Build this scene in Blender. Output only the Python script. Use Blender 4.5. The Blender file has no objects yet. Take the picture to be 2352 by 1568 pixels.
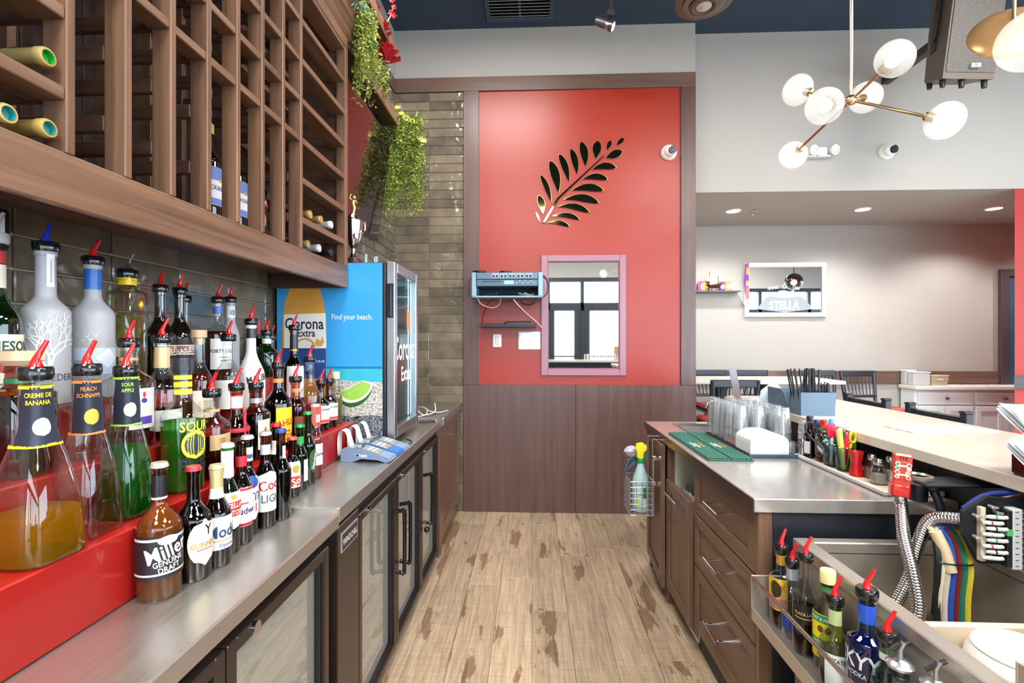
import bpy, math, random
from mathutils import Vector, Matrix
random.seed(7)
PI = math.pi
sc = bpy.context.scene
COL = sc.collection
# ------------------------------------------------------------------ camera, world, light, exposure
cam = bpy.data.cameras.new('camera')
cam.sensor_width = 36.0
cam.lens = 36.0 * 1110 / 2352
cam.clip_start = 0.02
cam.clip_end = 100
cam_ob = bpy.data.objects.new('camera', cam)
COL.objects.link(cam_ob)
cam_ob.location = (0, 0, 1.36)
cam_ob.rotation_euler = (PI / 2, 0, math.atan(46 / 1110))
sc.camera = cam_ob
sc.view_settings.view_transform = 'Standard'
sc.view_settings.look = 'None'
sc.view_settings.gamma = 1
sc.view_settings.exposure = 0.55
sc.view_settings.use_curve_mapping = False
sc.cycles.max_bounces = 10
sc.cycles.diffuse_bounces = 4
sc.cycles.glossy_bounces = 5
sc.cycles.transmission_bounces = 8
sc.cycles.transparent_max_bounces = 40
sc.cycles.caustics_reflective = False
sc.cycles.caustics_refractive = False
sc.cycles.sample_clamp_indirect = 4.0
sc.cycles.use_denoising = True
world = bpy.data.worlds.new('overcast_sky')
sc.world = world
world.use_nodes = True
bg = world.node_tree.nodes['Background']
bg.inputs[0].default_value = (0.86, 0.94, 1.0, 1)
bg.inputs[1].default_value = 9.0

def light(name, kind, loc, power, color=(1, 1, 1), size=None, rot=None, **kw):
    l = bpy.data.lights.new(name, kind)
    l.energy = power
    l.color = color
    if kind == 'AREA':
        l.shape = 'RECTANGLE'
        l.size, l.size_y = size
    elif size is not None:
        l.shadow_soft_size = size
    for k, v in kw.items():
        if k == 'portal':
            l.cycles.is_portal = v
        else:
            setattr(l, k, v)
    o = bpy.data.objects.new(name, l)
    COL.objects.link(o)
    o.location = loc
    if rot:
        o.rotation_euler = rot
    return o

# daylight enters by the shop front behind the camera (Y=-4) and by the side windows (X=9.5)
light('shopfront_portal', 'AREA', (4.4, -3.9, 1.5), 1, size=(10.2, 2.8), rot=(PI / 2, 0, 0), portal=True)
light('side_portal', 'AREA', (9.4, 0.2, 1.6), 1, size=(2.6, 7.0), rot=(0, PI / 2, 0), portal=True)
# unseen fill lights added under the ceiling to even out the brightness
for i, (x, y, p) in enumerate([(0.0, -1.6, 100), (-.55, -.6, 45), (1.9, 0.4, 60), (3.2, -1.2, 90), (5.4, -2.2, 170), (3.2, 1.8, 50), (-.25, 2.3, 45)]):
    light('added_fill_light', 'AREA', (x, y, 3.80), p, (1.0, 0.95, 0.90), size=(0.9, 0.9))

# ------------------------------------------------------------------ helpers
def lin(c):
    if isinstance(c, str):
        c = tuple(int(c[i:i + 2], 16) / 255 for i in (0, 2, 4))
    return tuple(x / 12.92 if x <= 0.04045 else ((x + 0.055) / 1.055) ** 2.4 for x in c) + (1.0,)

MC = {}
def new_mat(name):
    m = bpy.data.materials.new(name)
    m.use_nodes = True
    nt = m.node_tree
    nt.nodes.clear()
    out = nt.nodes.new('ShaderNodeOutputMaterial')
    return m, nt, out

def N(nt, kind, **kw):
    n = nt.nodes.new('ShaderNode' + kind)
    for k, v in kw.items():
        if k.startswith('i_'):
            n.inputs[k[2:].replace('_', ' ')].default_value = v
        elif k.startswith('n'):
            if k[1:].isdigit():
                n.inputs[int(k[1:])].default_value = v
            else:
                setattr(n, k, v)
        else:
            setattr(n, k, v)
    return n

def P(hexc, rough=0.5, metal=0.0, spec=0.5, emit=0.0, var=0.06, vscale=9.0, coat=0.0, bump=0.0, name=None):
    """painted or plain surface: colour with a little noise of its own, optional fine bump"""
    key = ('P', hexc, rough, metal, spec, emit, var, vscale, coat, bump)
    if key in MC:
        return MC[key]
    m, nt, out = new_mat(name or 'plain_' + str(hexc))
    b = N(nt, 'BsdfPrincipled')
    b.inputs['Roughness'].default_value = rough
    b.inputs['Metallic'].default_value = metal
    b.inputs['Specular IOR Level'].default_value = spec
    b.inputs['Coat Weight'].default_value = coat
    c = lin(hexc)
    tc = N(nt, 'TexCoord')
    nz = N(nt, 'TexNoise')
    nz.inputs['Scale'].default_value = vscale
    nz.inputs['Detail'].default_value = 3
    nt.links.new(tc.outputs['Object'], nz.inputs['Vector'])
    mx = N(nt, 'Mix', data_type='RGBA')
    mx.inputs[6].default_value = tuple(x * (1 - var) for x in c[:3]) + (1,)
    mx.inputs[7].default_value = tuple(min(1, x * (1 + var)) for x in c[:3]) + (1,)
    nt.links.new(nz.outputs[0], mx.inputs[0])
    nt.links.new(mx.outputs[2], b.inputs['Base Color'])
    if emit:
        b.inputs['Emission Color'].default_value = c
        b.inputs['Emission Strength'].default_value = emit
    if bump:
        bp = N(nt, 'Bump')
        bp.inputs['Strength'].default_value = bump
        bp.inputs['Distance'].default_value = 0.002
        nt.links.new(nz.outputs[0], bp.inputs['Height'])
        nt.links.new(bp.outputs[0], b.inputs['Normal'])
    nt.links.new(b.outputs[0], out.inputs[0])
    MC[key] = m
    return m

def wood(name, dark, light_, rough=0.4, axis='Y', scale=1.0, spec=0.5):
    key = ('W', name)
    if key in MC:
        return MC[key]
    m, nt, out = new_mat(name)
    b = N(nt, 'BsdfPrincipled')
    b.inputs['Roughness'].default_value = rough
    b.inputs['Specular IOR Level'].default_value = spec
    tc = N(nt, 'TexCoord')
    oi = N(nt, 'ObjectInfo')
    mp = N(nt, 'Mapping')
    s = {'X': (1.2, 26, 26), 'Y': (26, 1.2, 26), 'Z': (26, 26, 1.2)}[axis]
    mp.inputs['Scale'].default_value = tuple(x * scale for x in s)
    ad = N(nt, 'VectorMath', operation='ADD')
    ml = N(nt, 'Math', operation='MULTIPLY')
    ml.inputs[1].default_value = 37.0
    nt.links.new(oi.outputs['Random'], ml.inputs[0])
    nt.links.new(tc.outputs['Object'], mp.inputs[0])
    nt.links.new(mp.outputs[0], ad.inputs[0])
    nt.links.new(ml.outputs[0], ad.inputs[1])
    n1 = N(nt, 'TexNoise')
    n1.inputs['Scale'].default_value = 1.6
    n1.inputs['Detail'].default_value = 6
    n1.inputs['Distortion'].default_value = 0.6
    nt.links.new(ad.outputs[0], n1.inputs['Vector'])
    cr = N(nt, 'ValToRGB')
    cr.color_ramp.elements[0].position = 0.3
    cr.color_ramp.elements[0].color = lin(dark)
    cr.color_ramp.elements[1].position = 0.72
    cr.color_ramp.elements[1].color = lin(light_)
    nt.links.new(n1.outputs[0], cr.inputs[0])
    nt.links.new(cr.outputs[0], b.inputs['Base Color'])
    bp = N(nt, 'Bump')
    bp.inputs['Strength'].default_value = 0.08
    bp.inputs['Distance'].default_value = 0.002
    nt.links.new(n1.outputs[0], bp.inputs['Height'])
    nt.links.new(bp.outputs[0], b.inputs['Normal'])
    nt.links.new(b.outputs[0], out.inputs[0])
    MC[key] = m
    return m

def steel(name, hexc, rough=0.28, axis='X', brush=60, metal=1.0):
    key = ('S', name)
    if key in MC:
        return MC[key]
    m, nt, out = new_mat(name)
    b = N(nt, 'BsdfPrincipled')
    b.inputs['Metallic'].default_value = metal
    tc = N(nt, 'TexCoord')
    mp = N(nt, 'Mapping')
    mp.inputs['Scale'].default_value = {'X': (2, brush, brush), 'Y': (brush, 2, brush), 'Z': (brush, brush, 2)}[axis]
    n1 = N(nt, 'TexNoise')
    n1.inputs['Scale'].default_value = 3
    n1.inputs['Detail'].default_value = 4
    n2 = N(nt, 'TexNoise')
    n2.inputs['Scale'].default_value = 5
    n2.inputs['Detail'].default_value = 5
    nt.links.new(tc.outputs['Object'], mp.inputs[0])
    nt.links.new(mp.outputs[0], n1.inputs['Vector'])
    nt.links.new(tc.outputs['Object'], n2.inputs['Vector'])
    mx = N(nt, 'Mix', data_type='RGBA')
    c = lin(hexc)
    mx.inputs[6].default_value = tuple(x * 0.86 for x in c[:3]) + (1,)
    mx.inputs[7].default_value = c
    nt.links.new(n2.outputs[0], mx.inputs[0])
    nt.links.new(mx.outputs[2], b.inputs['Base Color'])
    mr = N(nt, 'MapRange')
    mr.inputs[3].default_value = rough * 0.7
    mr.inputs[4].default_value = rough * 1.35
    nt.links.new(n1.outputs[0], mr.inputs[0])
    nt.links.new(mr.outputs[0], b.inputs['Roughness'])
    bp = N(nt, 'Bump')
    bp.inputs['Strength'].default_value = 0.06
    bp.inputs['Distance'].default_value = 0.001
    nt.links.new(n1.outputs[0], bp.inputs['Height'])
    nt.links.new(bp.outputs[0], b.inputs['Normal'])
    nt.links.new(b.outputs[0], out.inputs[0])
    MC[key] = m
    return m

def glass(hexc='FFFFFF', k=1.0, rough=0.02, boost=1.0):
    """thin-walled glass: tinted see-through plus a Fresnel mirror layer"""
    key = ('G', hexc, k, rough, boost)
    if key in MC:
        return MC[key]
    m, nt, out = new_mat('glass_' + hexc)
    tr = N(nt, 'BsdfTransparent')
    tr.inputs[0].default_value = tuple(x ** k for x in lin(hexc)[:3]) + (1,)
    gl = N(nt, 'BsdfGlossy')
    gl.inputs['Roughness'].default_value = rough
    gl.inputs[0].default_value = (0.95, 0.95, 0.95, 1)
    lw = N(nt, 'LayerWeight')
    lw.inputs[0].default_value = 0.5
    mr = N(nt, 'MapRange')
    mr.inputs[1].default_value = 0.0
    mr.inputs[2].default_value = 1.0
    mr.inputs[3].default_value = 0.045 * boost
    mr.inputs[4].default_value = min(1, 0.62 * boost)
    pw = N(nt, 'Math', operation='POWER')
    pw.inputs[1].default_value = 2.6
    nt.links.new(lw.outputs['Facing'], pw.inputs[0])
    nt.links.new(pw.outputs[0], mr.inputs[0])
    mix = N(nt, 'MixShader')
    nt.links.new(mr.outputs[0], mix.inputs[0])
    nt.links.new(tr.outputs[0], mix.inputs[1])
    nt.links.new(gl.outputs[0], mix.inputs[2])
    nt.links.new(mix.outputs[0], out.inputs[0])
    MC[key] = m
    return m

def liquid_mat(hexc, dens=1.0, body=0.10):
    """coloured drink: refracting body with a little scatter of its own colour"""
    key = ('L', hexc, dens, body)
    if key in MC:
        return MC[key]
    m, nt, out = new_mat('liquid_' + hexc)
    c = tuple(x ** (dens * .8) for x in lin(hexc)[:3]) + (1,)
    rf = N(nt, 'BsdfRefraction')
    rf.inputs[0].default_value = c
    rf.inputs['IOR'].default_value = 1.08
    rf.inputs['Roughness'].default_value = 0.0
    df = N(nt, 'BsdfDiffuse')
    df.inputs[0].default_value = lin(hexc)
    mix = N(nt, 'MixShader')
    mix.inputs[0].default_value = body
    tl = N(nt, 'BsdfTranslucent')
    tl.inputs[0].default_value = lin(hexc)
    m2 = N(nt, 'MixShader')
    m2.inputs[0].default_value = .38
    nt.links.new(rf.outputs[0], m2.inputs[1])
    nt.links.new(tl.outputs[0], m2.inputs[2])
    nt.links.new(m2.outputs[0], mix.inputs[1])
    nt.links.new(df.outputs[0], mix.inputs[2])
    nt.links.new(mix.outputs[0], out.inputs[0])
    MC[key] = m
    return m

def frosted(hexc, clear=0.45):
    key = ('F', hexc, clear)
    if key in MC:
        return MC[key]
    m, nt, out = new_mat('frosted_' + hexc)
    b = N(nt, 'BsdfPrincipled')
    b.inputs['Base Color'].default_value = lin(hexc)
    b.inputs['Roughness'].default_value = 0.35
    tr = N(nt, 'BsdfTransparent')
    tr.inputs[0].default_value = (0.92, 0.94, 0.97, 1)
    mix = N(nt, 'MixShader')
    mix.inputs[0].default_value = clear
    nt.links.new(b.outputs[0], mix.inputs[1])
    nt.links.new(tr.outputs[0], mix.inputs[2])
    nt.links.new(mix.outputs[0], out.inputs[0])
    MC[key] = m
    return m

def emission(hexc, s):
    key = ('E', hexc, s)
    if key in MC:
        return MC[key]
    m, nt, out = new_mat('glow_' + hexc)
    e = N(nt, 'Emission')
    e.inputs[0].default_value = lin(hexc)
    e.inputs[1].default_value = s
    nt.links.new(e.outputs[0], out.inputs[0])
    MC[key] = m
    return m

class M:
    """collects geometry for one mesh"""
    def __init__(self):
        self.v = []
        self.f = []
    def add(self, v, f):
        b = len(self.v)
        self.v += [tuple(p) for p in v]
        self.f += [tuple(i + b for i in q) for q in f]
        return self
    def box(self, x0, x1, y0, y1, z0, z1):
        v = [(x, y, z) for x in (x0, x1) for y in (y0, y1) for z in (z0, z1)]
        return self.add(v, [(0, 1, 3, 2), (4, 6, 7, 5), (0, 4, 5, 1), (2, 3, 7, 6), (0, 2, 6, 4), (1, 5, 7, 3)])
    def rbox(self, x0, x1, y0, y1, z0, z1, c=0.004):
        """box with chamfered edges"""
        X, Y, Z = (x0, x1), (y0, y1), (z0, z1)
        c = min(c, (x1 - x0) * .49, (y1 - y0) * .49, (z1 - z0) * .49)
        v = []
        idx = {}
        for i in (0, 1):
            for j in (0, 1):
                for k in (0, 1):
                    sx, sy, sz = 1 - 2 * i, 1 - 2 * j, 1 - 2 * k
                    for a, p in enumerate(((X[i], Y[j] + sy * c, Z[k] + sz * c), (X[i] + sx * c, Y[j], Z[k] + sz * c), (X[i] + sx * c, Y[j] + sy * c, Z[k]))):
                        idx[i, j, k, a] = len(v)
                        v.append(p)
        I = lambda *a: idx[a]
        f = []
        for i in (0, 1):
            q = [I(i, 0, 0, 0), I(i, 0, 1, 0), I(i, 1, 1, 0), I(i, 1, 0, 0)]
            f.append(q if i == 0 else q[::-1])
            q = [I(0, i, 0, 1), I(1, i, 0, 1), I(1, i, 1, 1), I(0, i, 1, 1)]
            f.append(q if i == 0 else q[::-1])
            q = [I(0, 0, i, 2), I(0, 1, i, 2), I(1, 1, i, 2), I(1, 0, i, 2)]
            f.append(q if i == 0 else q[::-1])
        for j in (0, 1):
            for k in (0, 1):
                f.append((I(0, j, k, 1), I(1, j, k, 1), I(1, j, k, 2), I(0, j, k, 2)))
                f.append((I(j, 0, k, 0), I(j, 1, k, 0), I(j, 1, k, 2), I(j, 0, k, 2)))
                f.append((I(j, k, 0, 0), I(j, k, 1, 0), I(j, k, 1, 1), I(j, k, 0, 1)))
        for i in (0, 1):
            for j in (0, 1):
                for k in (0, 1):
                    f.append((I(i, j, k, 0), I(i, j, k, 1), I(i, j, k, 2)))
        return self.add(v, f)
    def lathe(self, prof, n=24, c=(0, 0, 0), sq=2.0, axis='Z'):
        """revolve (r, z) points; sq > 2 squares the section"""
        b = []
        for r, z in prof:
            for i in range(n):
                t = 2 * PI * i / n + PI / n
                ct, st = math.cos(t), math.sin(t)
                k = 1.0 if sq == 2 else (abs(ct) ** sq + abs(st) ** sq) ** (-1.0 / sq)
                p = (r * k * ct, r * k * st, z)
                if axis == 'X':
                    p = (p[2], p[0], p[1])
                elif axis == 'Y':
                    p = (p[1], p[2], p[0])
                b.append((p[0] + c[0], p[1] + c[1], p[2] + c[2]))
        f = []
        for j in range(len(prof) - 1):
            for i in range(n):
                f.append((j * n + i, j * n + (i + 1) % n, (j + 1) * n + (i + 1) % n, (j + 1) * n + i))
        return self.add(b, f)
    def cyl(self, p0, p1, r0, r1=None, n=12, cap=True):
        return self.tube([p0, p1], [r0, r0 if r1 is None else r1], n, cap)
    def tube(self, pts, r, n=8, cap=True):
        pts = [Vector(p) for p in pts]
        rs = r if isinstance(r, (list, tuple)) else [r] * len(pts)
        v = []
        up = None
        for i, p in enumerate(pts):
            d = (pts[min(i + 1, len(pts) - 1)] - pts[max(i - 1, 0)]).normalized()
            if up is None:
                up = Vector((0, 0, 1)) if abs(d.z) < 0.9 else Vector((1, 0, 0))
            a = d.cross(up)
            if a.length < 1e-6:
                a = d.orthogonal()
            a.normalize()
            up = a.cross(d).normalized()
            for k in range(n):
                t = 2 * PI * k / n
                v.append(p + (a * math.cos(t) + up * math.sin(t)) * rs[i])
        f = []
        for i in range(len(pts) - 1):
            for k in range(n):
                f.append((i * n + k, i * n + (k + 1) % n, (i + 1) * n + (k + 1) % n, (i + 1) * n + k))
        if cap:
            f.append(tuple(range(n))[::-1])
            f.append(tuple((len(pts) - 1) * n + k for k in range(n)))
        return self.add(v, f)
    def ball(self, c, rx, ry=None, rz=None, n=16, m=10):
        ry = rx if ry is None else ry
        rz = rx if rz is None else rz
        v = [(c[0], c[1], c[2] - rz)]
        for j in range(1, m):
            t = -PI / 2 + PI * j / m
            for i in range(n):
                a = 2 * PI * i / n
                v.append((c[0] + rx * math.cos(t) * math.cos(a), c[1] + ry * math.cos(t) * math.sin(a), c[2] + rz * math.sin(t)))
        v.append((c[0], c[1], c[2] + rz))
        f = [(0, 1 + (i + 1) % n, 1 + i) for i in range(n)]
        for j in range(m - 2):
            for i in range(n):
                a, b = 1 + j * n + i, 1 + j * n + (i + 1) % n
                f.append((a, b, b + n, a + n))
        t = len(v) - 1
        f += [(t, t - n + i, t - n + (i + 1) % n) for i in range(n)]
        return self.add(v, f)
    def prism(self, poly, a0, a1, axis='Y'):
        """extrude a 2-D outline along an axis"""
        n = len(poly)
        def p(u, w, a):
            return {'X': (a, u, w), 'Y': (u, a, w), 'Z': (u, w, a)}[axis]
        v = [p(u, w, a0) for u, w in poly] + [p(u, w, a1) for u, w in poly]
        f = [tuple(range(n)), tuple(range(2 * n - 1, n - 1, -1))]
        f += [(i, i + n, (i + 1) % n + n, (i + 1) % n) for i in range(n)]
        return self.add(v, f)
    def frame(self, x0, x1, z0, z1, w, y0, y1):
        """four bars round an opening in the XZ plane"""
        self.rbox(x0, x0 + w, y0, y1, z0, z1, .003)
        self.rbox(x1 - w, x1, y0, y1, z0, z1, .003)
        self.rbox(x0 + w, x1 - w, y0, y1, z0, z0 + w, .003)
        self.rbox(x0 + w, x1 - w, y0, y1, z1 - w, z1, .003)
        return self
    def frameX(self, y0, y1, z0, z1, w, x0, x1):
        self.rbox(x0, x1, y0, y0 + w, z0, z1, .003)
        self.rbox(x0, x1, y1 - w, y1, z0, z1, .003)
        self.rbox(x0, x1, y0 + w, y1 - w, z0, z0 + w, .003)
        self.rbox(x0, x1, y0 + w, y1 - w, z1 - w, z1, .003)
        return self
    def rot(self, ang, axis='Z', c=(0, 0, 0)):
        R = Matrix.Rotation(ang, 4, axis)
        c = Vector(c)
        self.v = [tuple(R @ (Vector(p) - c) + c) for p in self.v]
        return self
    def move(self, x, y, z):
        self.v = [(a + x, b + y, c + z) for a, b, c in self.v]
        return self
    def mesh(self, name, mat, smooth=False):
        me = bpy.data.meshes.new(name)
        me.from_pydata(self.v, [], self.f)
        if smooth:
            me.polygons.foreach_set('use_smooth', [True] * len(me.polygons))
            try:
                me.set_sharp_from_angle(angle=0.7)
            except Exception:
                pass
        if mat is not None:
            me.materials.append(mat)
        me.update()
        return me

def tag(o, label=None, cat=None, group=None, kind=None):
    if label: o['label'] = label
    if cat: o['category'] = cat
    if group: o['group'] = group
    if kind: o['kind'] = kind
    return o

def obj(name, mb, mat, parent=None, smooth=False, label=None, local=False):
    """one mesh object; world-space geometry is shifted into the parent's space unless local"""
    if isinstance(mb, M):
        if parent is not None and not local:
            root, off = parent, Vector((0, 0, 0))
            while root is not None:
                off += root.location
                root = root.parent
            mb.v = [(a - off.x, b - off.y, c - off.z) for a, b, c in mb.v]
        mb = mb.mesh(name, mat, smooth)
    o = bpy.data.objects.new(name, mb)
    COL.objects.link(o)
    if parent is not None:
        o.parent = parent
    if label:
        o['label'] = label
    return o

def thing(name, label, cat, loc=(0, 0, 0), rz=0.0, group=None):
    o = bpy.data.objects.new(name, None)
    o.empty_display_size = 0.05
    COL.objects.link(o)
    o.location = loc
    o.rotation_euler = (0, 0, rz)
    return tag(o, label, cat, group)

def struct(name, mb, mat, label, cat='wall', smooth=False):
    o = obj(name, mb, mat, None, smooth)
    return tag(o, label, cat, kind='structure')

def dup(root, loc, rz=None, label=None, group=None):
    r = root.copy()
    COL.objects.link(r)
    r.location = loc
    if rz is not None:
        r.rotation_euler = (0, 0, rz)
    tag(r, label, None, group)
    for ch in list(root.children):
        c = ch.copy()
        COL.objects.link(c)
        c.parent = r
        for g in list(ch.children):
            d = g.copy()
            COL.objects.link(d)
            d.parent = c
    return r

def smooth_path(pts, n=6):
    """Catmull-Rom through the points"""
    P_ = [Vector(p) for p in pts]
    P_ = [P_[0] * 2 - P_[1]] + P_ + [P_[-1] * 2 - P_[-2]]
    out = []
    for i in range(1, len(P_) - 2):
        a, b, c, d = P_[i - 1:i + 3]
        for k in range(n):
            t = k / n
            out.append(0.5 * ((2 * b) + (c - a) * t + (2 * a - 5 * b + 4 * c - d) * t * t + (3 * b - a - 3 * c + d) * t ** 3))
    out.append(P_[-2])
    return out

TXT = {}
def text_verts(s, bold=False):
    """vertices and faces of flat lettering, centred, cap height 1"""
    key = (s, bold)
    if key not in TXT:
        cu = bpy.data.curves.new('t', 'FONT')
        cu.body = s
        cu.align_x = 'CENTER'
        cu.size = 1.0
        cu.resolution_u = 2
        cu.offset = 0.018 if bold else 0.0
        o = bpy.data.objects.new('t', cu)
        COL.objects.link(o)
        bpy.context.view_layer.update()
        me = bpy.data.meshes.new_from_object(o.evaluated_get(bpy.context.evaluated_depsgraph_get()))
        v = [(p.co.x / 0.73 * .8, p.co.y / 0.73) for p in me.vertices]
        f = [tuple(p.vertices) for p in me.polygons]
        bpy.data.objects.remove(o)
        bpy.data.curves.remove(cu)
        bpy.data.meshes.remove(me)
        ymid = 0.5
        TXT[key] = ([(x, y - ymid) for x, y in v], f)
    return TXT[key]

def letters(s, h, origin, right, up, bold=False, tilt=0.0):
    """flat lettering of cap height h placed in a plane"""
    v, f = text_verts(s, bold)
    r, u, o = Vector(right).normalized(), Vector(up).normalized(), Vector(origin)
    ct, st = math.cos(tilt), math.sin(tilt)
    mb = M()
    mb.add([o + r * (h * (x * ct - y * st)) + u * (h * (x * st + y * ct)) for x, y in v], f)
    return mb
# ------------------------------------------------------------------ materials of the place
WALL = P('ACA8A2', .85, var=.02)
NAVY = P('2F4054', .8, var=.05)
RED = P('9C2C1A', .34, var=.05, vscale=3)
TRIMW = wood('laminate', '523C37', '664C46', .32, 'Z', .6)
TRIMH = wood('laminate_long', '5E473D', '745A4E', .35, 'X', .6)
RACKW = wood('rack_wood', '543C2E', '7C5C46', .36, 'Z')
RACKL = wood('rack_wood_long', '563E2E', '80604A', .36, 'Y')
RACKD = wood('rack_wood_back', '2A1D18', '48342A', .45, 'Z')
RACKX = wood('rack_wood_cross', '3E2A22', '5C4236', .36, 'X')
CAB = wood('cabinet_wood', '5C4436', '7C604C', .33, 'Z')
CABL = wood('cabinet_wood_long', '5C4436', '7C604C', .33, 'Y')
GROUT = P('B09C86', .85)
STEEL = steel('worktop_steel', 'CCC6BE', .30, 'Y', metal=.86)
STEELX = steel('worktop_steel_cross', 'DCD8D2', .20, 'X', metal=.74)
BINST = steel('bin_steel', 'CEC6BC', .34, 'Y', 30, metal=.78)
CHROME = steel('chrome', 'D8D8D8', .08, 'X', 4)
BRASS = steel('brass', 'CDB68E', .25, 'Z', 10)
BLACK = P('14151A', .4)
BLACKG = P('0E0F12', .12, spec=.6)
WHITE = P('EDEDEA', .45, var=.02)
WHITEP = P('F2F2F0', .7, var=.02)
SILVER = steel('silver_paint', 'C4C8CC', .32, 'Z', 10)

def tile_mat():
    m, nt, out = new_mat('glazed_tile')
    b = N(nt, 'BsdfPrincipled')
    b.inputs['Roughness'].default_value = 0.12
    b.inputs['Specular IOR Level'].default_value = 0.75
    tc = N(nt, 'TexCoord')
    oi = N(nt, 'ObjectInfo')
    ge = N(nt, 'NewGeometry')
    n1 = N(nt, 'TexNoise')
    n1.inputs['Scale'].default_value = 9
    n1.inputs['Detail'].default_value = 3
    nt.links.new(ge.outputs['Position'], n1.inputs['Vector'])
    add = N(nt, 'Math', operation='ADD')
    nt.links.new(n1.outputs[0], add.inputs[0])
    ml = N(nt, 'Math', operation='MULTIPLY_ADD')
    ml.inputs[1].default_value = .5
    ml.inputs[2].default_value = -.25
    nt.links.new(oi.outputs['Random'], ml.inputs[0])
    nt.links.new(ml.outputs[0], add.inputs[1])
    cr = N(nt, 'ValToRGB')
    cr.color_ramp.elements[0].position = .2
    cr.color_ramp.elements[0].color = lin('5C5448')
    cr.color_ramp.elements[1].position = .85
    cr.color_ramp.elements[1].color = lin('887A66')
    nt.links.new(add.outputs[0], cr.inputs[0])
    nt.links.new(cr.outputs[0], b.inputs['Base Color'])
    n2 = N(nt, 'TexNoise')
    n2.inputs['Scale'].default_value = 16
    n2.inputs['Detail'].default_value = 1
    nt.links.new(ge.outputs['Position'], n2.inputs['Vector'])
    bp = N(nt, 'Bump')
    bp.inputs['Strength'].default_value = .9
    bp.inputs['Distance'].default_value = .006
    nt.links.new(n2.outputs[0], bp.inputs['Height'])
    nt.links.new(bp.outputs[0], b.inputs['Normal'])
    nt.links.new(b.outputs[0], out.inputs[0])
    return m
TILE = tile_mat()

def plank_mat():
    m, nt, out = new_mat('weathered_plank')
    b = N(nt, 'BsdfPrincipled')
    b.inputs['Roughness'].default_value = 0.48
    tc = N(nt, 'TexCoord')
    oi = N(nt, 'ObjectInfo')
    ml = N(nt, 'Math', operation='MULTIPLY')
    ml.inputs[1].default_value = 53
    nt.links.new(oi.outputs['Random'], ml.inputs[0])
    ad = N(nt, 'VectorMath', operation='ADD')
    nt.links.new(tc.outputs['Object'], ad.inputs[0])
    nt.links.new(ml.outputs[0], ad.inputs[1])
    mp = N(nt, 'Mapping')
    mp.inputs['Scale'].default_value = (38, 2.2, 1)
    nt.links.new(ad.outputs[0], mp.inputs[0])
    g = N(nt, 'TexNoise')
    g.inputs['Scale'].default_value = 1.8
    g.inputs['Detail'].default_value = 7
    g.inputs['Distortion'].default_value = .8
    nt.links.new(mp.outputs[0], g.inputs['Vector'])
    cr = N(nt, 'ValToRGB')
    cr.color_ramp.elements[0].position = .3
    cr.color_ramp.elements[0].color = lin('9C866E')
    cr.color_ramp.elements[1].position = .7
    cr.color_ramp.elements[1].color = lin('C6B094')
    nt.links.new(g.outputs[0], cr.inputs[0])
    # worn bare patches with ragged outlines
    mp2 = N(nt, 'Mapping')
    mp2.inputs['Scale'].default_value = (7.5, 1.9, 1)
    nt.links.new(ad.outputs[0], mp2.inputs[0])
    p = N(nt, 'TexNoise')
    p.inputs['Scale'].default_value = 1.0
    p.inputs['Detail'].default_value = 5
    p.inputs['Roughness'].default_value = .58
    nt.links.new(mp2.outputs[0], p.inputs['Vector'])
    st = N(nt, 'ValToRGB')
    st.color_ramp.elements[0].position = .585
    st.color_ramp.elements[0].color = (0, 0, 0, 1)
    st.color_ramp.elements[1].position = .605
    st.color_ramp.elements[1].color = (1, 1, 1, 1)
    nt.links.new(p.outputs[0], st.inputs[0])
    dk = N(nt, 'ValToRGB')
    dk.color_ramp.elements[0].position = .3
    dk.color_ramp.elements[0].color = lin('725A46')
    dk.color_ramp.elements[1].position = .75
    dk.color_ramp.elements[1].color = lin('A08264')
    nt.links.new(g.outputs[0], dk.inputs[0])
    mx = N(nt, 'Mix', data_type='RGBA')
    nt.links.new(st.outputs[0], mx.inputs[0])
    nt.links.new(cr.outputs[0], mx.inputs[6])
    nt.links.new(dk.outputs[0], mx.inputs[7])
    # cross saw marks
    mp3 = N(nt, 'Mapping')
    mp3.inputs['Scale'].default_value = (5, 110, 1)
    nt.links.new(ad.outputs[0], mp3.inputs[0])
    q = N(nt, 'TexNoise')
    q.inputs['Scale'].default_value = 1.5
    q.inputs['Detail'].default_value = 3
    nt.links.new(mp3.outputs[0], q.inputs['Vector'])
    qr = N(nt, 'MapRange')
    qr.inputs[1].default_value = .3
    qr.inputs[2].default_value = .55
    qr.inputs[3].default_value = .86
    qr.inputs[4].default_value = 1.04
    nt.links.new(q.outputs[0], qr.inputs[0])
    # each board a little lighter or darker
    br = N(nt, 'MapRange')
    br.inputs[3].default_value = .84
    br.inputs[4].default_value = 1.1
    nt.links.new(oi.outputs['Random'], br.inputs[0])
    mu = N(nt, 'Math', operation='MULTIPLY')
    nt.links.new(qr.outputs[0], mu.inputs[0])
    nt.links.new(br.outputs[0], mu.inputs[1])
    hs = N(nt, 'HueSaturation')
    nt.links.new(mx.outputs[2], hs.inputs['Color'])
    nt.links.new(mu.outputs[0], hs.inputs['Value'])
    nt.links.new(hs.outputs[0], b.inputs['Base Color'])
    bp = N(nt, 'Bump')
    bp.inputs['Strength'].default_value = .12
    bp.inputs['Distance'].default_value = .002
    nt.links.new(g.outputs[0], bp.inputs['Height'])
    nt.links.new(bp.outputs[0], b.inputs['Normal'])
    nt.links.new(b.outputs[0], out.inputs[0])
    return m
PLANK = plank_mat()

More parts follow.
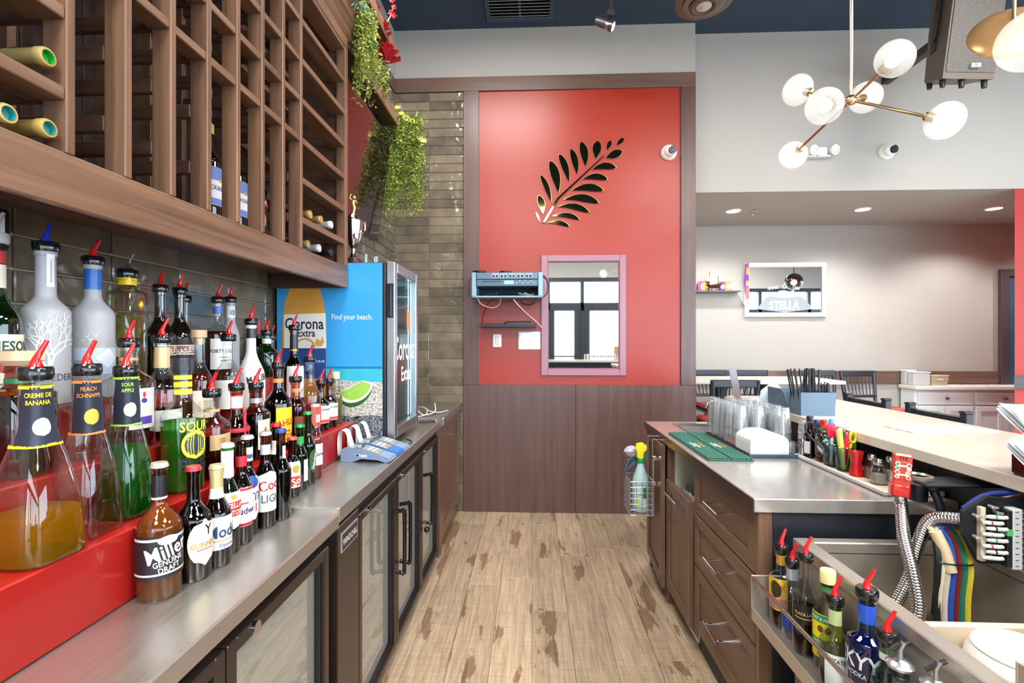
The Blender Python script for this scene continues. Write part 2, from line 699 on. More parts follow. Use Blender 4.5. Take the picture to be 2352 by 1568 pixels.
# ------------------------------------------------------------------ floor
floor = struct('floor', M().box(-1.4, 9.7, -4.2, 5.4, -.08, -.009), P('B4ACA2', .6), 'weathered wood plank floor of the bar', 'floor')  # base paled so the unseen dining floor bounces light onto the soffit
rnd = random.Random(4)
for i in range(-5, 7):
    y = -.6 - rnd.random() * 1.0
    while y < 3.86:
        y1 = min(y + 1.15, 3.86)
        obj('plank', M().rbox(i * .178 + .0008, (i + 1) * .178 - .0008, y + .0008, y1 - .0008, -.009, 0, .0012), PLANK, floor)
        y = y1
# ------------------------------------------------------------------ walls and ceiling
ceiling = struct('ceiling', M().box(-1.4, 9.7, -4.2, 4.02, 3.866, 3.98), NAVY, 'dark navy painted ceiling', 'ceiling')
wl = struct('wall_left', M().box(-1.4, -1.221, -4.2, 2.42, 0, 3.866), GROUT, 'left wall behind the bottles, tiled under the wine rack')
obj('plaster', M().box(-1.221, -1.214, -4.2, 2.42, 2.8, 3.866).box(-1.221, -1.214, -4.2, .28, 0, 2.8), WALL, wl)
for r in range(11):
    z1 = 1.6105 + .0805 * (1 - r)
    for c in range(8):
        y1 = 2.417 - .267 * c
        obj('tile', M().rbox(-1.222, -1.213 + rnd.uniform(-.0008, .0008), y1 - .2645, y1 - .0015, z1 - .078, z1 - .0015, .003), TILE, wl)
wf = struct('wall_left', M().box(-1.4, -1.119, 2.42, 4.1, 0, 3.866), GROUT, 'left wall beyond the display fridge, tiled up to a brown band')
obj('plaster', M().box(-1.119, -1.111, 2.42, 3.86, 3.47, 3.866), WALL, wf)
obj('band', M().rbox(-1.119, -1.100, 2.42, 3.86, 3.362, 3.472, .003), TRIMH, wf, label='brown laminate band along the top of the tiles')
for r in range(28):
    z1 = 3.3605 - .0715 * r
    for c in range(6):
        y0 = 2.42 + .2425 * c if c else 2.421
        obj('tile', M().rbox(-1.12, -1.110 + rnd.uniform(-.0008, .0008), y0 + .0015, min(2.42 + .2425 * (c + 1), 3.859) - .0015, z1 - .069, z1 - .0015, .003), TILE, wf)
wb = struct('wall_back', M().box(-1.4, 1.284, 3.869, 5.35, 0, 3.866), GROUT, 'end wall of the bar aisle with red panel, wood trim and tiles')
obj('plaster', M().box(-1.11, 1.284, 3.86, 3.869, 3.475, 3.866), WALL, wb)
obj('red_panel', M().box(-.43, 1.175, 3.862, 3.869, 1.01, 3.37), RED, wb, label='bright red painted panel')
for x0, x1, z0, z1, mt in ((-.548, -.425, 1.017, 3.362, TRIMW), (1.169, 1.284, 1.017, 3.362, TRIMW), (-1.10, 1.284, 3.362, 3.475, TRIMH)):
    obj('trim_board', M().rbox(x0, x1, 3.846, 3.869, z0, z1, .002), mt, wb)
for x0, x1 in ((-.548, .345), (.3465, 1.284)):
    obj('wainscot_panel', M().rbox(x0, x1, 3.846, 3.869, 0, 1.016, .002), TRIMW, wb)
for r in range(48):
    z1 = 3.3605 - .0715 * r
    for x0, x1 in ((-1.109, -.8305), (-.8285, -.5495)):
        if x0 < -1 and z1 < .8:
            continue
        obj('tile', M().rbox(x0, x1, 3.86 + rnd.uniform(-.0008, .0008), 3.87, max(z1 - .069, .001), z1 - .0015, .003), TILE, wb)
wu = struct('wall_upper', M().box(1.284, 9.7, 4.0, 5.35, 2.574, 3.866), WALL, 'white bulkhead over the dining area with a low soffit', 'wall')
wr = struct('wall_far', M().box(1.284, 9.7, 5.18, 5.35, 0, 2.574), WALL, 'pale far wall of the dining area')
struct('trim_1', M().rbox(1.284, 4.79, 5.155, 5.18, .924, 1.055, .003), TRIMH, 'brown chair rail along the pale far wall', 'trim')
wred = struct('wall_right', M().prism([(3.83, 4.0), (9.7, 4.0), (9.7, 4.16), (4.0, 4.16)], 0, 2.573, 'Z'), P('A02616', .55), 'red wall end under the bulkhead')
struct('trim_2', M().prism([(3.80, 3.972), (9.7, 3.972), (9.7, 4.0), (3.83, 4.0)], .987, 1.087, 'Z'), P('3A2A28', .4), 'dark brown band across the red wall end', 'trim')
dr = struct('door_1', M().box(4.87, 5.7, 5.150, 5.18, 0, 2.02), P('35506A', .5), 'dark blue door in the far wall beside the red wall', 'door')
obj('frame', M().rbox(4.79, 4.87, 5.135, 5.18, 0, 2.10, .004).rbox(4.87, 5.78, 5.135, 5.18, 2.02, 2.10, .004), P('4E4448', .4), dr)
# the street front behind the camera: glazing seen in the two mirrors
wfr = struct('wall_front', M().box(-1.4, 9.7, -4.2, -4.0, 2.9, 3.866).box(-1.4, -.7, -4.2, -4.0, 0, 2.9), WALL, 'front wall over the shop window behind the camera')
FR = P('23282E', .4)
win = struct('window_1', M().rbox(-.7, 9.7, -4.16, -4.02, 2.80, 2.9, .004).rbox(-.7, 9.7, -4.16, -4.02, 0, .12, .004), FR, 'dark framed shop front behind the camera', 'window')
obj('transom', M().rbox(-.7, 9.7, -4.15, -4.03, 2.10, 2.30, .004), FR, win)
xs = [-.7, .35, 1.17, 2.25, 3.3, 4.4, 5.5, 6.6, 8.0, 9.61]
for x in xs:
    obj('mullion', M().rbox(x, x + .09, -4.15, -4.03, .12, 2.8, .004), FR, win)
obj('door_stile', M().rbox(.44, .55, -4.14, -4.04, .12, 2.1, .004).rbox(1.02, 1.17, -4.14, -4.04, .12, 2.1, .004).rbox(1.26, 1.40, -4.14, -4.04, .12, 2.1, .004).rbox(2.11, 2.25, -4.14, -4.04, .12, 2.1, .004), FR, win)
obj('push_bar', M().rbox(.55, 1.02, -4.04, -4.01, .98, 1.02, .004).rbox(1.40, 2.11, -4.04, -4.01, .98, 1.02, .004), FR, win)
PANE = glass('F4FAFF', boost=.8)
for a, b in zip(xs[:-1], xs[1:]):
    obj('pane', M().box(a + .09, b, -4.10, -4.09, .12, 2.1), PANE, win)
    obj('pane', M().box(a + .09, b, -4.10, -4.09, 2.3, 2.8), PANE, win)
wrr = struct('wall_side', M().box(9.5, 9.7, -4.2, 5.35, 2.9, 3.866).box(9.5, 9.7, -4.2, 5.35, 0, .3).box(9.5, 9.7, 3.7, 5.35, .3, 2.9).box(9.5, 9.7, -4.2, -3.3, .3, 2.9), WALL, 'side wall of the dining room with a long window')
w2 = struct('window_2', M().rbox(9.54, 9.66, -3.3, 3.7, .3, .38, .004).rbox(9.54, 9.66, -3.3, 3.7, 2.82, 2.9, .004), FR, 'long side window of the dining room', 'window')
for k in range(6):
    y = -3.3 + k * 1.384
    obj('mullion', M().rbox(9.55, 9.65, y, y + .08, .38, 2.82, .004), FR, w2)
    if k < 5:
        obj('pane', M().box(9.59, 9.60, y + .08, y + 1.384, .38, 2.82), PANE, w2)
struct('street', M().box(-30, 40, -40, -4.25, -.2, -.1).box(9.8, 40, -4.25, 30, -.2, -.1), P('B9BABC', .9), 'pale paved ground outside the windows', 'ground')

# ------------------------------------------------------------------ red panel: mirror, leaf art, rack of audio gear, plates
t = thing('wall_mirror', 'upright rectangular mirror in a red frame tinted with its mauve reflection on the red panel', 'mirror', (.4065, 3.862, 1.5675))
RED_SHEEN = P('A0707F', .3, var=.03)  # frame's red paint with its purple reflection put into the colour
obj('frame', M().frame(.073, .74, 1.091, 2.044, .050, 3.838, 3.862), RED_SHEEN, t)
obj('inner_bead', M().frame(.119, .694, 1.137, 1.998, .013, 3.848, 3.862), P('8A5263', .35), t)
obj('glass', M().box(.128, .686, 3.853, 3.861, 1.146, 1.989), P('E8F0F2', .015, 1.0, var=0), t)

t = thing('leaf_wall_art', 'gold mirrored fern leaf on the red panel above the mauve mirror', 'wall art', (.35, 3.862, 2.6))
LEAFM = P('55533A', .05, 1.0, var=.04)
GOLDE = P('D8B46A', .2, .8)
leaves = [(.031, 2.391, .065, 2.307, .015), (.052, 2.526, .088, 2.375, .058), (.062, 2.689, .155, 2.467, .045), (.14, 2.8, .212, 2.539, .076), (.212, 2.851, .295, 2.627, .056), (.306, 2.891, .357, 2.685, .056), (.388, 2.947, .424, 2.746, .066), (.522, 2.95, .502, 2.807, .072), (.625, 2.95, .591, 2.876, .034), (.727, 2.967, .666, 2.911, .034), (.717, 2.864, .579, 2.812, .064), (.671, 2.735, .471, 2.723, .055), (.604, 2.643, .398, 2.648, .05), (.574, 2.554, .309, 2.559, .06), (.538, 2.456, .247, 2.487, .06), (.46, 2.383, .202, 2.43, .05), (.383, 2.327, .155, 2.355, .04), (.302, 2.272, .119, 2.303, .036)]
for i, (tx, tz, bx_, bz, w) in enumerate(leaves):
    L_, R_ = [], []
    dx, dz = tx - bx_, tz - bz
    ln = math.hypot(dx, dz)
    nx, nz = -dz / ln, dx / ln
    arch = 0.0 if i < 11 else 0.10 * ln
    if 1 <= i < 7:
        arch = -.05 * ln
    K = 14
    for k in range(K + 1):
        s = k / K
        wd = w * .5 * (math.sin(PI * s ** 1.35) ** .62 if 0 < s < 1 else 0)
        o_ = arch * 4 * s * (1 - s)
        cx, cz = bx_ + dx * s + nx * o_, bz + dz * s + nz * o_
        L_.append((cx + nx * wd, cz + nz * wd))
        R_.append((cx - nx * wd, cz - nz * wd))
    poly = L_ + R_[::-1][1:-1]
    lf = obj('leaflet', M().prism(poly, 3.852, 3.8595), GOLDE, t)
    q = [((x - bx_ - dx / 2) * .93 + bx_ + dx / 2, (z - bz - dz / 2) * .97 + bz + dz / 2) for x, z in poly]
    obj('mirror_face', M().prism(q, 3.8512, 3.8522), LEAFM, lf)
obj('stem', M().add([(.100, 3.851, 2.298), (.082, 3.851, 2.304), (.200, 3.851, 2.50), (.566, 3.851, 2.832), (.570, 3.851, 2.828), (.212, 3.851, 2.492),
                     (.100, 3.860, 2.298), (.082, 3.860, 2.304), (.200, 3.860, 2.50), (.566, 3.860, 2.832), (.570, 3.860, 2.828), (.212, 3.860, 2.492)],
                    [(0, 1, 2, 5), (5, 2, 3, 4), (7, 1, 0, 6), (8, 2, 1, 7), (9, 3, 2, 8), (10, 4, 3, 9), (11, 5, 4, 10), (6, 0, 5, 11)]), LEAFM, t)

AMP = P('8AA4B4', .4, .3)
t = thing('audio_rack', 'open wall rack of blue-grey audio units with dangling cables on the red panel', 'audio rack', (-.185, 3.862, 1.78))
obj('case', M().rbox(-.45, -.415, 3.58, 3.862, 1.69, 1.875, .004).rbox(.045, .08, 3.58, 3.862, 1.69, 1.875, .004).rbox(-.45, .08, 3.58, 3.862, 1.686, 1.700, .003), AMP, t)
mxu = obj('mixer_unit', M().rbox(-.413, .043, 3.575, 3.85, 1.822, 1.872, .003), P('5C7284', .35, .3), t)
for k in range(5):
    for j in range(2):
        obj('knob', M().cyl((-.285 + k * .062 + j * .026, 3.575, 1.845), (-.285 + k * .062 + j * .026, 3.562, 1.845), .0085, .007, 10), BLACK, mxu)
    obj('knob_plate', M().rbox(-.300 + k * .062, -.244 + k * .062, 3.5735, 3.5755, 1.828, 1.868, .001), P('8FA6B6', .4), mxu)
cdu = obj('player_unit', M().rbox(-.413, .043, 3.575, 3.85, 1.770, 1.819, .003), P('4F6678', .35, .3), t)
obj('disc_slot', M().rbox(-.37, -.23, 3.5735, 3.5755, 1.802, 1.808, .001), BLACK, cdu)
obj('display', M().rbox(-.205, -.135, 3.5735, 3.5755, 1.785, 1.811, .001), P('8CC4EC', .2, emit=.35), cdu)
for k in range(7):
    obj('button', M().rbox(-.12 + k * .021, -.106 + k * .021, 3.572, 3.5755, 1.79 + .012 * (k % 2), 1.797 + .012 * (k % 2), .001), P('A9BAC6', .4), cdu)
obj('backing', M().box(-.41, .04, 3.83, 3.86, 1.70, 1.77), P('1D2A34', .6), t)
for k, (x, c) in enumerate([(-.36, '1A2026'), (-.30, '2C5E80'), (-.22, '1A2026'), (-.14, '16181C'), (-.07, 'C9CED2'), (-.02, 'B9C4CC')]):
    pts = [(x + .04 * math.sin(j * 1.7 + k), 3.64 + .03 * j, 1.708 + .02 * abs(math.sin(j * 1.3 + k))) for j in range(6)]
    obj('cable', M().tube(smooth_path(pts, 4), .004, 6), P(c, .5), t)
for pts, c, r in [([(-.41, 3.60, 1.69), (-.38, 3.62, 1.64), (-.30, 3.66, 1.615), (-.25, 3.66, 1.64), (-.23, 3.62, 1.69)], 'E0A898', .0035),
                  ([(-.26, 3.62, 1.69), (-.33, 3.66, 1.655), (-.385, 3.80, 1.57), (-.40, 3.84, 1.50)], '6E2A20', .004),
                  ([(-.23, 3.62, 1.69), (-.20, 3.64, 1.66), (-.16, 3.64, 1.665), (-.14, 3.6, 1.69)], '3A2A2A', .004),
                  ([(-.15, 3.62, 1.69), (-.10, 3.66, 1.63), (-.02, 3.80, 1.56), (.03, 3.84, 1.52), (.075, 3.83, 1.47)], 'E4C4B8', .005),
                  ([(.06, 3.66, 1.86), (.11, 3.68, 1.83), (.12, 3.68, 1.75), (.09, 3.66, 1.70), (.03, 3.62, 1.68)], '26323C', .006),
                  ([(.06, 3.70, 1.87), (.10, 3.7, 1.85), (.125, 3.7, 1.78), (.10, 3.7, 1.71), (.05, 3.64, 1.685)], '1C242C', .006),
                  ([(-.45, 3.62, 1.85), (-.472, 3.62, 1.80), (-.470, 3.62, 1.70), (-.43, 3.62, 1.68)], '26323C', .003)]:
    obj('cable', M().tube(smooth_path(pts, 6), r, 6), P(c, .5), t)
coil = M()
for k in range(6):
    pts = [(-.03 + .055 * math.cos(a) , 3.68 + k * .012, 1.672 - .03 * abs(math.sin(a)) - .006 * k * 0) for a in [PI * j / 10 for j in range(11)]]
    coil.tube(pts, .005, 6)
obj('cable_coil', coil, P('222C36', .5), t)
for nm, lb, x, w, h in (('speaker_puck', 'flat black round puck on the audio rack, by its corner', -.40, .055, .022), ('speaker_puck', 'black round puck standing over the middle of the audio rack', -.20, .05, .018)):
    t2 = thing(nm, lb, 'puck', (x, 3.66, 1.873))
    obj('body', M().lathe([(0, 0), (w * .9, 0), (w, h * .3), (w, h * .8), (w * .85, h), (0, h)], 20), BLACK, t2, True, local=True)
t = thing('wall_shelf', 'narrow black tray shelf under the audio rack on the red panel', 'shelf', (-.18, 3.862, 1.47))
obj('board', M().rbox(-.401, .035, 3.70, 3.862, 1.470, 1.482, .003), BLACK, t)
obj('lip', M().rbox(-.401, .035, 3.695, 3.703, 1.470, 1.496, .002), BLACK, t)
t = thing('media_box', 'low black set-top box lying on the narrow black shelf', 'electronics', (-.1, 3.76, 1.482))
obj('body', M().rbox(-.21, .0, 3.715, 3.84, 1.482, 1.515, .008), P('1B1D28', .3), t)
obj('front_strip', M().rbox(-.19, -.02, 3.712, 3.716, 1.490, 1.502, .001), P('402038', .2), t)
t = thing('light_switch', 'white switch plate on the red panel beside the wood trim', 'switch', (-.2785, 3.862, 1.367))
obj('plate', M().rbox(-.313, -.244, 3.855, 3.862, 1.315, 1.419, .003), WHITE, t)
obj('rocker', M().rbox(-.295, -.262, 3.850, 3.857, 1.335, 1.40, .003), P('DCD6D2', .4), t)
t = thing('wall_tablet', 'white wall tablet control screen left of the mauve mirror', 'tablet', (-.02, 3.862, 1.367))
obj('case', M().rbox(-.112, .068, 3.846, 3.862, 1.294, 1.440, .008), WHITE, t)
obj('screen', M().rbox(-.094, .060, 3.844, 3.8465, 1.322, 1.430, .001), P('DCD9E0', .15, emit=.15), t)
obj('button', M().rbox(-.034, -.006, 3.844, 3.8465, 1.299, 1.306, .002), P('C8C6CC', .3), t)

def dome_camera(name, label, x, y, z, az):
    t = thing(name, label, 'camera', (x, y, z))
    obj('base', M().lathe([(0, 0), (.062, 0), (.062, -.012), (.05, -.028), (0, -.028)], 28, axis='Y'), WHITE, t, True, local=True)
    d = Vector((math.sin(az) * .75, -1, -.12)).normalized()
    c = Vector((0, -.038, 0))
    obj('housing', M().ball(c, .046, n=22, m=14), WHITE, t, True, local=True)
    ring = obj('lens_ring', M().tube([c + d * .030, c + d * .052], .030, 20), P('202226', .25), t, True, local=True)
    obj('lens', M().tube([c + d * .050, c + d * .056], [.016, .012], 16), P('40444A', .05, .3), ring, local=True)
    return t
dome_camera('security_camera', 'white dome camera at the edge of the red panel', 1.077, 3.861, 2.847, .25)
dome_camera('security_camera', 'white dome camera on the white bulkhead under the chandelier', 2.835, 3.999, 2.877, .3)

# ceiling: vent, track light, pendants
VENT = P('1E2A38', .6)
t = thing('ceiling_vent', 'navy louvred grille in the dark ceiling', 'vent', (-.09, 3.5, 3.866))
obj('flange', M().rbox(-.352, .165, 3.722, 3.762, 3.848, 3.866, .003).rbox(-.352, -.32, 3.1, 3.722, 3.848, 3.866, .003).rbox(.133, .165, 3.1, 3.722, 3.848, 3.866, .003).rbox(-.352, .165, 3.06, 3.1, 3.848, 3.866, .003), P('33445A', .5), t)
obj('recess', M().box(-.32, .133, 3.1, 3.722, 3.862, 3.866), BLACK, t)
obj('divider', M().rbox(-.10, -.085, 3.1, 3.722, 3.850, 3.863, .002), P('33445A', .5), t)
for k in range(18):
    y = 3.12 + k * .034
    obj('louvre', M().box(-.32, .133, 0, .022, 0, .003).rot(.6, 'X').move(0, y, 3.847), P('8A8C86', .4, .4), t)
t = thing('track_spotlight', 'grey cylinder spotlight on a stem hanging under the dark ceiling', 'spotlight', (.53, 3.32, 3.866))
obj('stem', M().cyl((.56, 3.32, 3.866), (.535, 3.32, 3.60), .010, .012, 10).rbox(.51, .56, 3.30, 3.34, 3.58, 3.615, .004), P('4A4C50', .4, .5), t)
hd = obj('head', M().tube([(.435, 3.315, 3.545), (.47, 3.31, 3.53), (.50, 3.306, 3.515)], [.026, .030, .030], 18), P('5A5C60', .35, .6), t, True)
obj('collar', M().tube([(.500, 3.306, 3.515), (.525, 3.302, 3.503)], .026, 18), SILVER, t, True)
obj('bezel', M().tube([(.525, 3.302, 3.503), (.548, 3.299, 3.492)], [.034, .036], 18), P('6A6C70', .3, .8), t, True)
obj('lamp', M().tube([(.546, 3.299, 3.493), (.550, 3.298, 3.491)], .028, 18), emission('FFF2DC', 3), t)
obj('bracket', M().tube([(.535, 3.32, 3.60), (.53, 3.315, 3.55), (.52, 3.305, 3.51)], .006, 8).tube(smooth_path([(.52, 3.33, 3.60), (.45, 3.33, 3.595), (.455, 3.325, 3.55)], 5), .002, 6), BLACK, t)
t = thing('pendant_lamp', 'round tiered metal pendant lamp at the top edge over the white strip of wall', 'pendant lamp', (1.05, 3.0, 3.866))
for k, (r, z) in enumerate(((.17, 3.44), (.125, 3.425), (.085, 3.41))):
    obj('tier', M().lathe([(r * .55, z), (r * .8, z - .012), (r, z - .006), (r * .97, z + .02), (r * .6, z + .05)], 36, (1.05, 3.0, 0)), P(('6A6058', '787068', '5C544C')[k], .45, .3), t, True)
obj('lamp', M().lathe([(0, 3.40), (.045, 3.404), (.05, 3.425)], 24, (1.05, 3.0, 0)), P('C9C4BC', .2, .4), t, True)
obj('rod', M().cyl((1.05, 3.0, 3.44), (1.05, 3.0, 3.866), .012, n=10), P('4A4038', .4, .6), t)
obj('cap', M().lathe([(0, 3.50), (.09, 3.49), (.10, 3.46)], 24, (1.05, 3.0, 0)), P('6A5C4C', .35, .6), t, True)

GLOBE = frosted('F4F2EE', .80)
def chandelier(name, label, hub, tips, ztop):
    t = thing(name, label, 'chandelier', hub)
    h = Vector(hub)
    obj('stem', M().cyl(h, (h.x, h.y, ztop), .008, n=12), BRASS, t, True)
    obj('hub', M().ball(h, .026, n=18, m=12), BRASS, t, True)
    obj('canopy', M().lathe([(0, ztop - .03), (.06, ztop - .025), (.065, ztop)], 24, (h.x, h.y, 0)), BRASS, t, True)
    for p, r in tips:
        p = Vector(p)
        d = (p - h).normalized()
        e = p - d * r * .85
        arm = obj('arm', M().cyl(h, e, .007, n=10), BRASS, t, True)
        soc = obj('socket', M().tube([e - d * .012, e + d * .004, e + d * .05], [.020, .022, .012], 14), BRASS, t, True)
        R = d.to_track_quat('Z', 'Y').to_matrix()
        g = M().ball((0, 0, 0), r, r, r * .9, 28, 18)
        g.v = [tuple(R @ Vector(q) + p) for q in g.v]
        gl = obj('globe', g, GLOBE, t, True)
        b = M().ball((0, 0, 0), r * .36, r * .36, r * .42, 16, 10)
        b.v = [tuple(R @ Vector(q) + p - d * .01) for q in b.v]
        obj('bulb', b, emission('FFF3E0', 9), gl, True)
        light('bulb_light', 'POINT', tuple(p), 1.2, (1, .93, .84), size=.03)
    return t
chandelier('globe_chandelier', 'brass chandelier with six clear glass globes over the pale bar top', (1.584, 2.468, 2.558),
           [((1.59, 2.188, 2.60), .078), ((1.428, 2.661, 2.712), .079), ((1.341, 2.277, 2.44), .080), ((1.793, 2.677, 2.672), .079), ((1.809, 2.197, 2.328), .079), ((1.55, 2.937, 2.467), .079)], 3.866)
t = thing('dome_pendant', 'round brass wall bowl lamp at the upper edge beside the black loudspeaker', 'pendant lamp', (2.20, 2.25, 2.80))
obj('bowl', M().lathe([(0, .02), (.10, .015), (.155, -.01), (.16, -.02), (.155, -.03), (.09, -.005), (0, 0)], 36).rot(1.1, 'X').rot(-.5, 'Z').move(2.20, 2.30, 2.79), P('B08A5A', .3, .5), t, True)
obj('rod', M().cyl((2.20, 2.30, 2.80), (2.20, 2.30, 3.866), .008, n=10), BRASS, t)
t = thing('globe_pendant', 'large lit glass globe pendant cut by the frame edge, in front of the brass bowl', 'pendant lamp', (1.972, 1.99, 2.548))
obj('globe', M().ball((1.972, 1.99, 2.548), .112, n=32, m=20), GLOBE, t, True)
obj('bulb', M().ball((1.972, 1.99, 2.548), .05, n=16, m=10), emission('FFF3E0', 9), t, True)
obj('stem', M().cyl((1.972, 1.99, 2.64), (1.972, 1.99, 3.866), .007, n=10), BRASS, t)
light('bulb_light', 'POINT', (1.972, 1.99, 2.548), 2, (1, .9, .76), size=.03)

# loudspeaker on the bulkhead
SPK = P('685E55', .5)
t = thing('loudspeaker', 'large dark loudspeaker hung on the white bulkhead beside the chandelier', 'loudspeaker', (2.8, 3.35, 3.3))
mb = M()
lo = [(2.631, 3.212, 3.047), (2.961, 3.225, 3.041), (2.955, 3.44, 3.12), (2.735, 3.47, 3.14), (2.665, 3.40, 3.12)]
hi = [(2.640, 3.12, 3.66), (2.975, 3.135, 3.66), (2.97, 3.40, 3.70), (2.75, 3.43, 3.72), (2.68, 3.35, 3.70)]
n = 5
mb.add(lo + hi, [tuple(range(n))[::-1], tuple(range(n, 2 * n))] + [(i, (i + 1) % n, (i + 1) % n + n, i + n) for i in range(n)])
obj('cabinet', mb, SPK, t)
def grille_mat():
    m, nt, out = new_mat('perforated_grille')
    b = N(nt, 'BsdfPrincipled')
    b.inputs['Roughness'].default_value = .5
    tc = N(nt, 'TexCoord')
    v = N(nt, 'TexVoronoi')
    v.inputs['Scale'].default_value = 230
    nt.links.new(tc.outputs['Object'], v.inputs['Vector'])
    cr = N(nt, 'ValToRGB')
    cr.color_ramp.elements[0].position = .25
    cr.color_ramp.elements[0].color = lin('2C2A2A')
    cr.color_ramp.elements[1].position = .45
    cr.color_ramp.elements[1].color = lin('66605A')
    nt.links.new(v.outputs['Distance'], cr.inputs[0])
    nt.links.new(cr.outputs[0], b.inputs['Base Color'])
    nt.links.new(b.outputs[0], out.inputs[0])
    return m
g = M().add([(2.645, 3.203, 3.085), (2.953, 3.215, 3.080), (2.966, 3.130, 3.65), (2.652, 3.116, 3.65)], [(0, 1, 2, 3)])
obj('grille', g, grille_mat(), t)
bd = obj('badge', M().rbox(2.790, 2.850, 3.186, 3.206, 3.103, 3.130, .003), P('C8CED4', .3, .4), t)
obj('lettering', letters('FBT', .016, (2.820, 3.1855, 3.1165), (1, .04, 0), (0, 0, 1), True), P('303438', .4), bd)
obj('handle_recess', M().add([(2.648, 3.285, 3.27), (2.664, 3.345, 3.27), (2.668, 3.335, 3.42), (2.652, 3.265, 3.42)], [(0, 1, 2, 3)]).move(-.006, 0, 0), BLACK, t)
for x, y, z in ((2.67, 3.26, 3.06), (2.78, 3.25, 3.05), (2.93, 3.26, 3.05), (2.70, 3.40, 3.12)):
    obj('foot', M().cyl((x, y, z - .045), (x, y, z + .02), .014, .019, 12), BLACK, t)
obj('strap', M().add([(2.640, 3.26, 3.34), (2.660, 3.33, 3.34), (2.672, 3.29, 3.62), (2.648, 3.21, 3.62)], [(0, 1, 2, 3)]).move(-.012, 0, 0), P('3E3834', .5), t)
obj('mount_arm', M().rbox(2.80, 2.86, 3.40, 4.0, 3.42, 3.48, .004), P('3E3834', .5), t)
t = thing('emergency_light', 'white twin head emergency light on the bulkhead behind the lowest globe', 'emergency light', (2.3, 3.999, 2.889))
obj('body', M().rbox(2.19, 2.36, 3.95, 4.0, 2.845, 2.915, .012), WHITE, t)
obj('base', M().rbox(2.20, 2.38, 3.945, 4.0, 2.832, 2.848, .006), P('D4D4D4', .5), t)
obj('indicator', M().ball((2.27, 3.944, 2.84), .005), emission('FF2A10', 2), t)
for x in (2.225, 2.39):
    hd = obj('lamp_head', M().tube([(x, 3.96, 2.885), (x + .01, 3.925, 2.878)], [.030, .040], 18), WHITE, t, True)
    for a in range(6):
        obj('led', M().ball((x + .01 + .022 * math.cos(a * PI / 3), 3.922, 2.878 + .022 * math.sin(a * PI / 3)), .007, n=8, m=6), P('D8DCE4', .1), hd)
for k, (x, y, lb) in enumerate(((1.868, 4.573, 'recessed downlight in the soffit next to the sprinkler'), (3.032, 4.565, 'recessed downlight in the soffit above the white framed mirror side of the wall'), (4.206, 4.582, 'recessed downlight in the soffit next to the red wall end'), (5.4, 4.59, 'extra downlight added unseen behind the red wall end to brighten the far wall'))):  # last one is added, unseen, to brighten the far wall's right end
    t = thing('downlight', lb, 'downlight', (x, y, 2.574), group='soffit downlights')
    obj('trim_ring', M().lathe([(.055, -.001), (.058, -.008), (.068, -.006), (.070, 0)], 28), WHITE, t, True, local=True)
    obj('lens', M().lathe([(0, -.004), (.055, -.004)], 28), emission('FFF4E2', 12), t, local=True)
    light('downlight_lamp', 'SPOT', (x, y, 2.55), 45, (1, .98, .95), size=.05, spot_size=2.4, spot_blend=.6)
t = thing('sprinkler', 'small chrome sprinkler head under the soffit', 'sprinkler', (2.066, 4.58, 2.574))
obj('rose', M().lathe([(.03, 0), (.03, -.004), (.012, -.010), (0, -.010)], 18), CHROME, t, True, local=True)
obj('deflector', M().cyl((0, 0, -.01), (0, 0, -.035), .006, n=8).lathe([(0, -.036), (.018, -.036), (.018, -.039), (0, -.039)], 12), CHROME, t, local=True)
# ------------------------------------------------------------------ left back bar
t = thing('steel_worktop', 'long stainless steel back bar worktop under the row of bottles', 'worktop', (-.9, 1.8, .86))
obj('near_top', M().rbox(-1.212, -.562, -.6, 1.39, .815, .859, .004), STEEL, t)
obj('far_top', M().rbox(-1.212, -.562, 1.39, 3.06, .828, .874, .003), STEEL, t)
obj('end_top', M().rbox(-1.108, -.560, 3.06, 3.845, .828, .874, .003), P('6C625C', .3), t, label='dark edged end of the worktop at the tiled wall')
obj('seam_cap', M().rbox(-.566, -.554, 3.045, 3.075, .826, .877, .002), CHROME, t)
obj('step_edge', M().rbox(-1.205, -.565, 1.385, 1.392, .857, .8745, .002), STEELX, t)

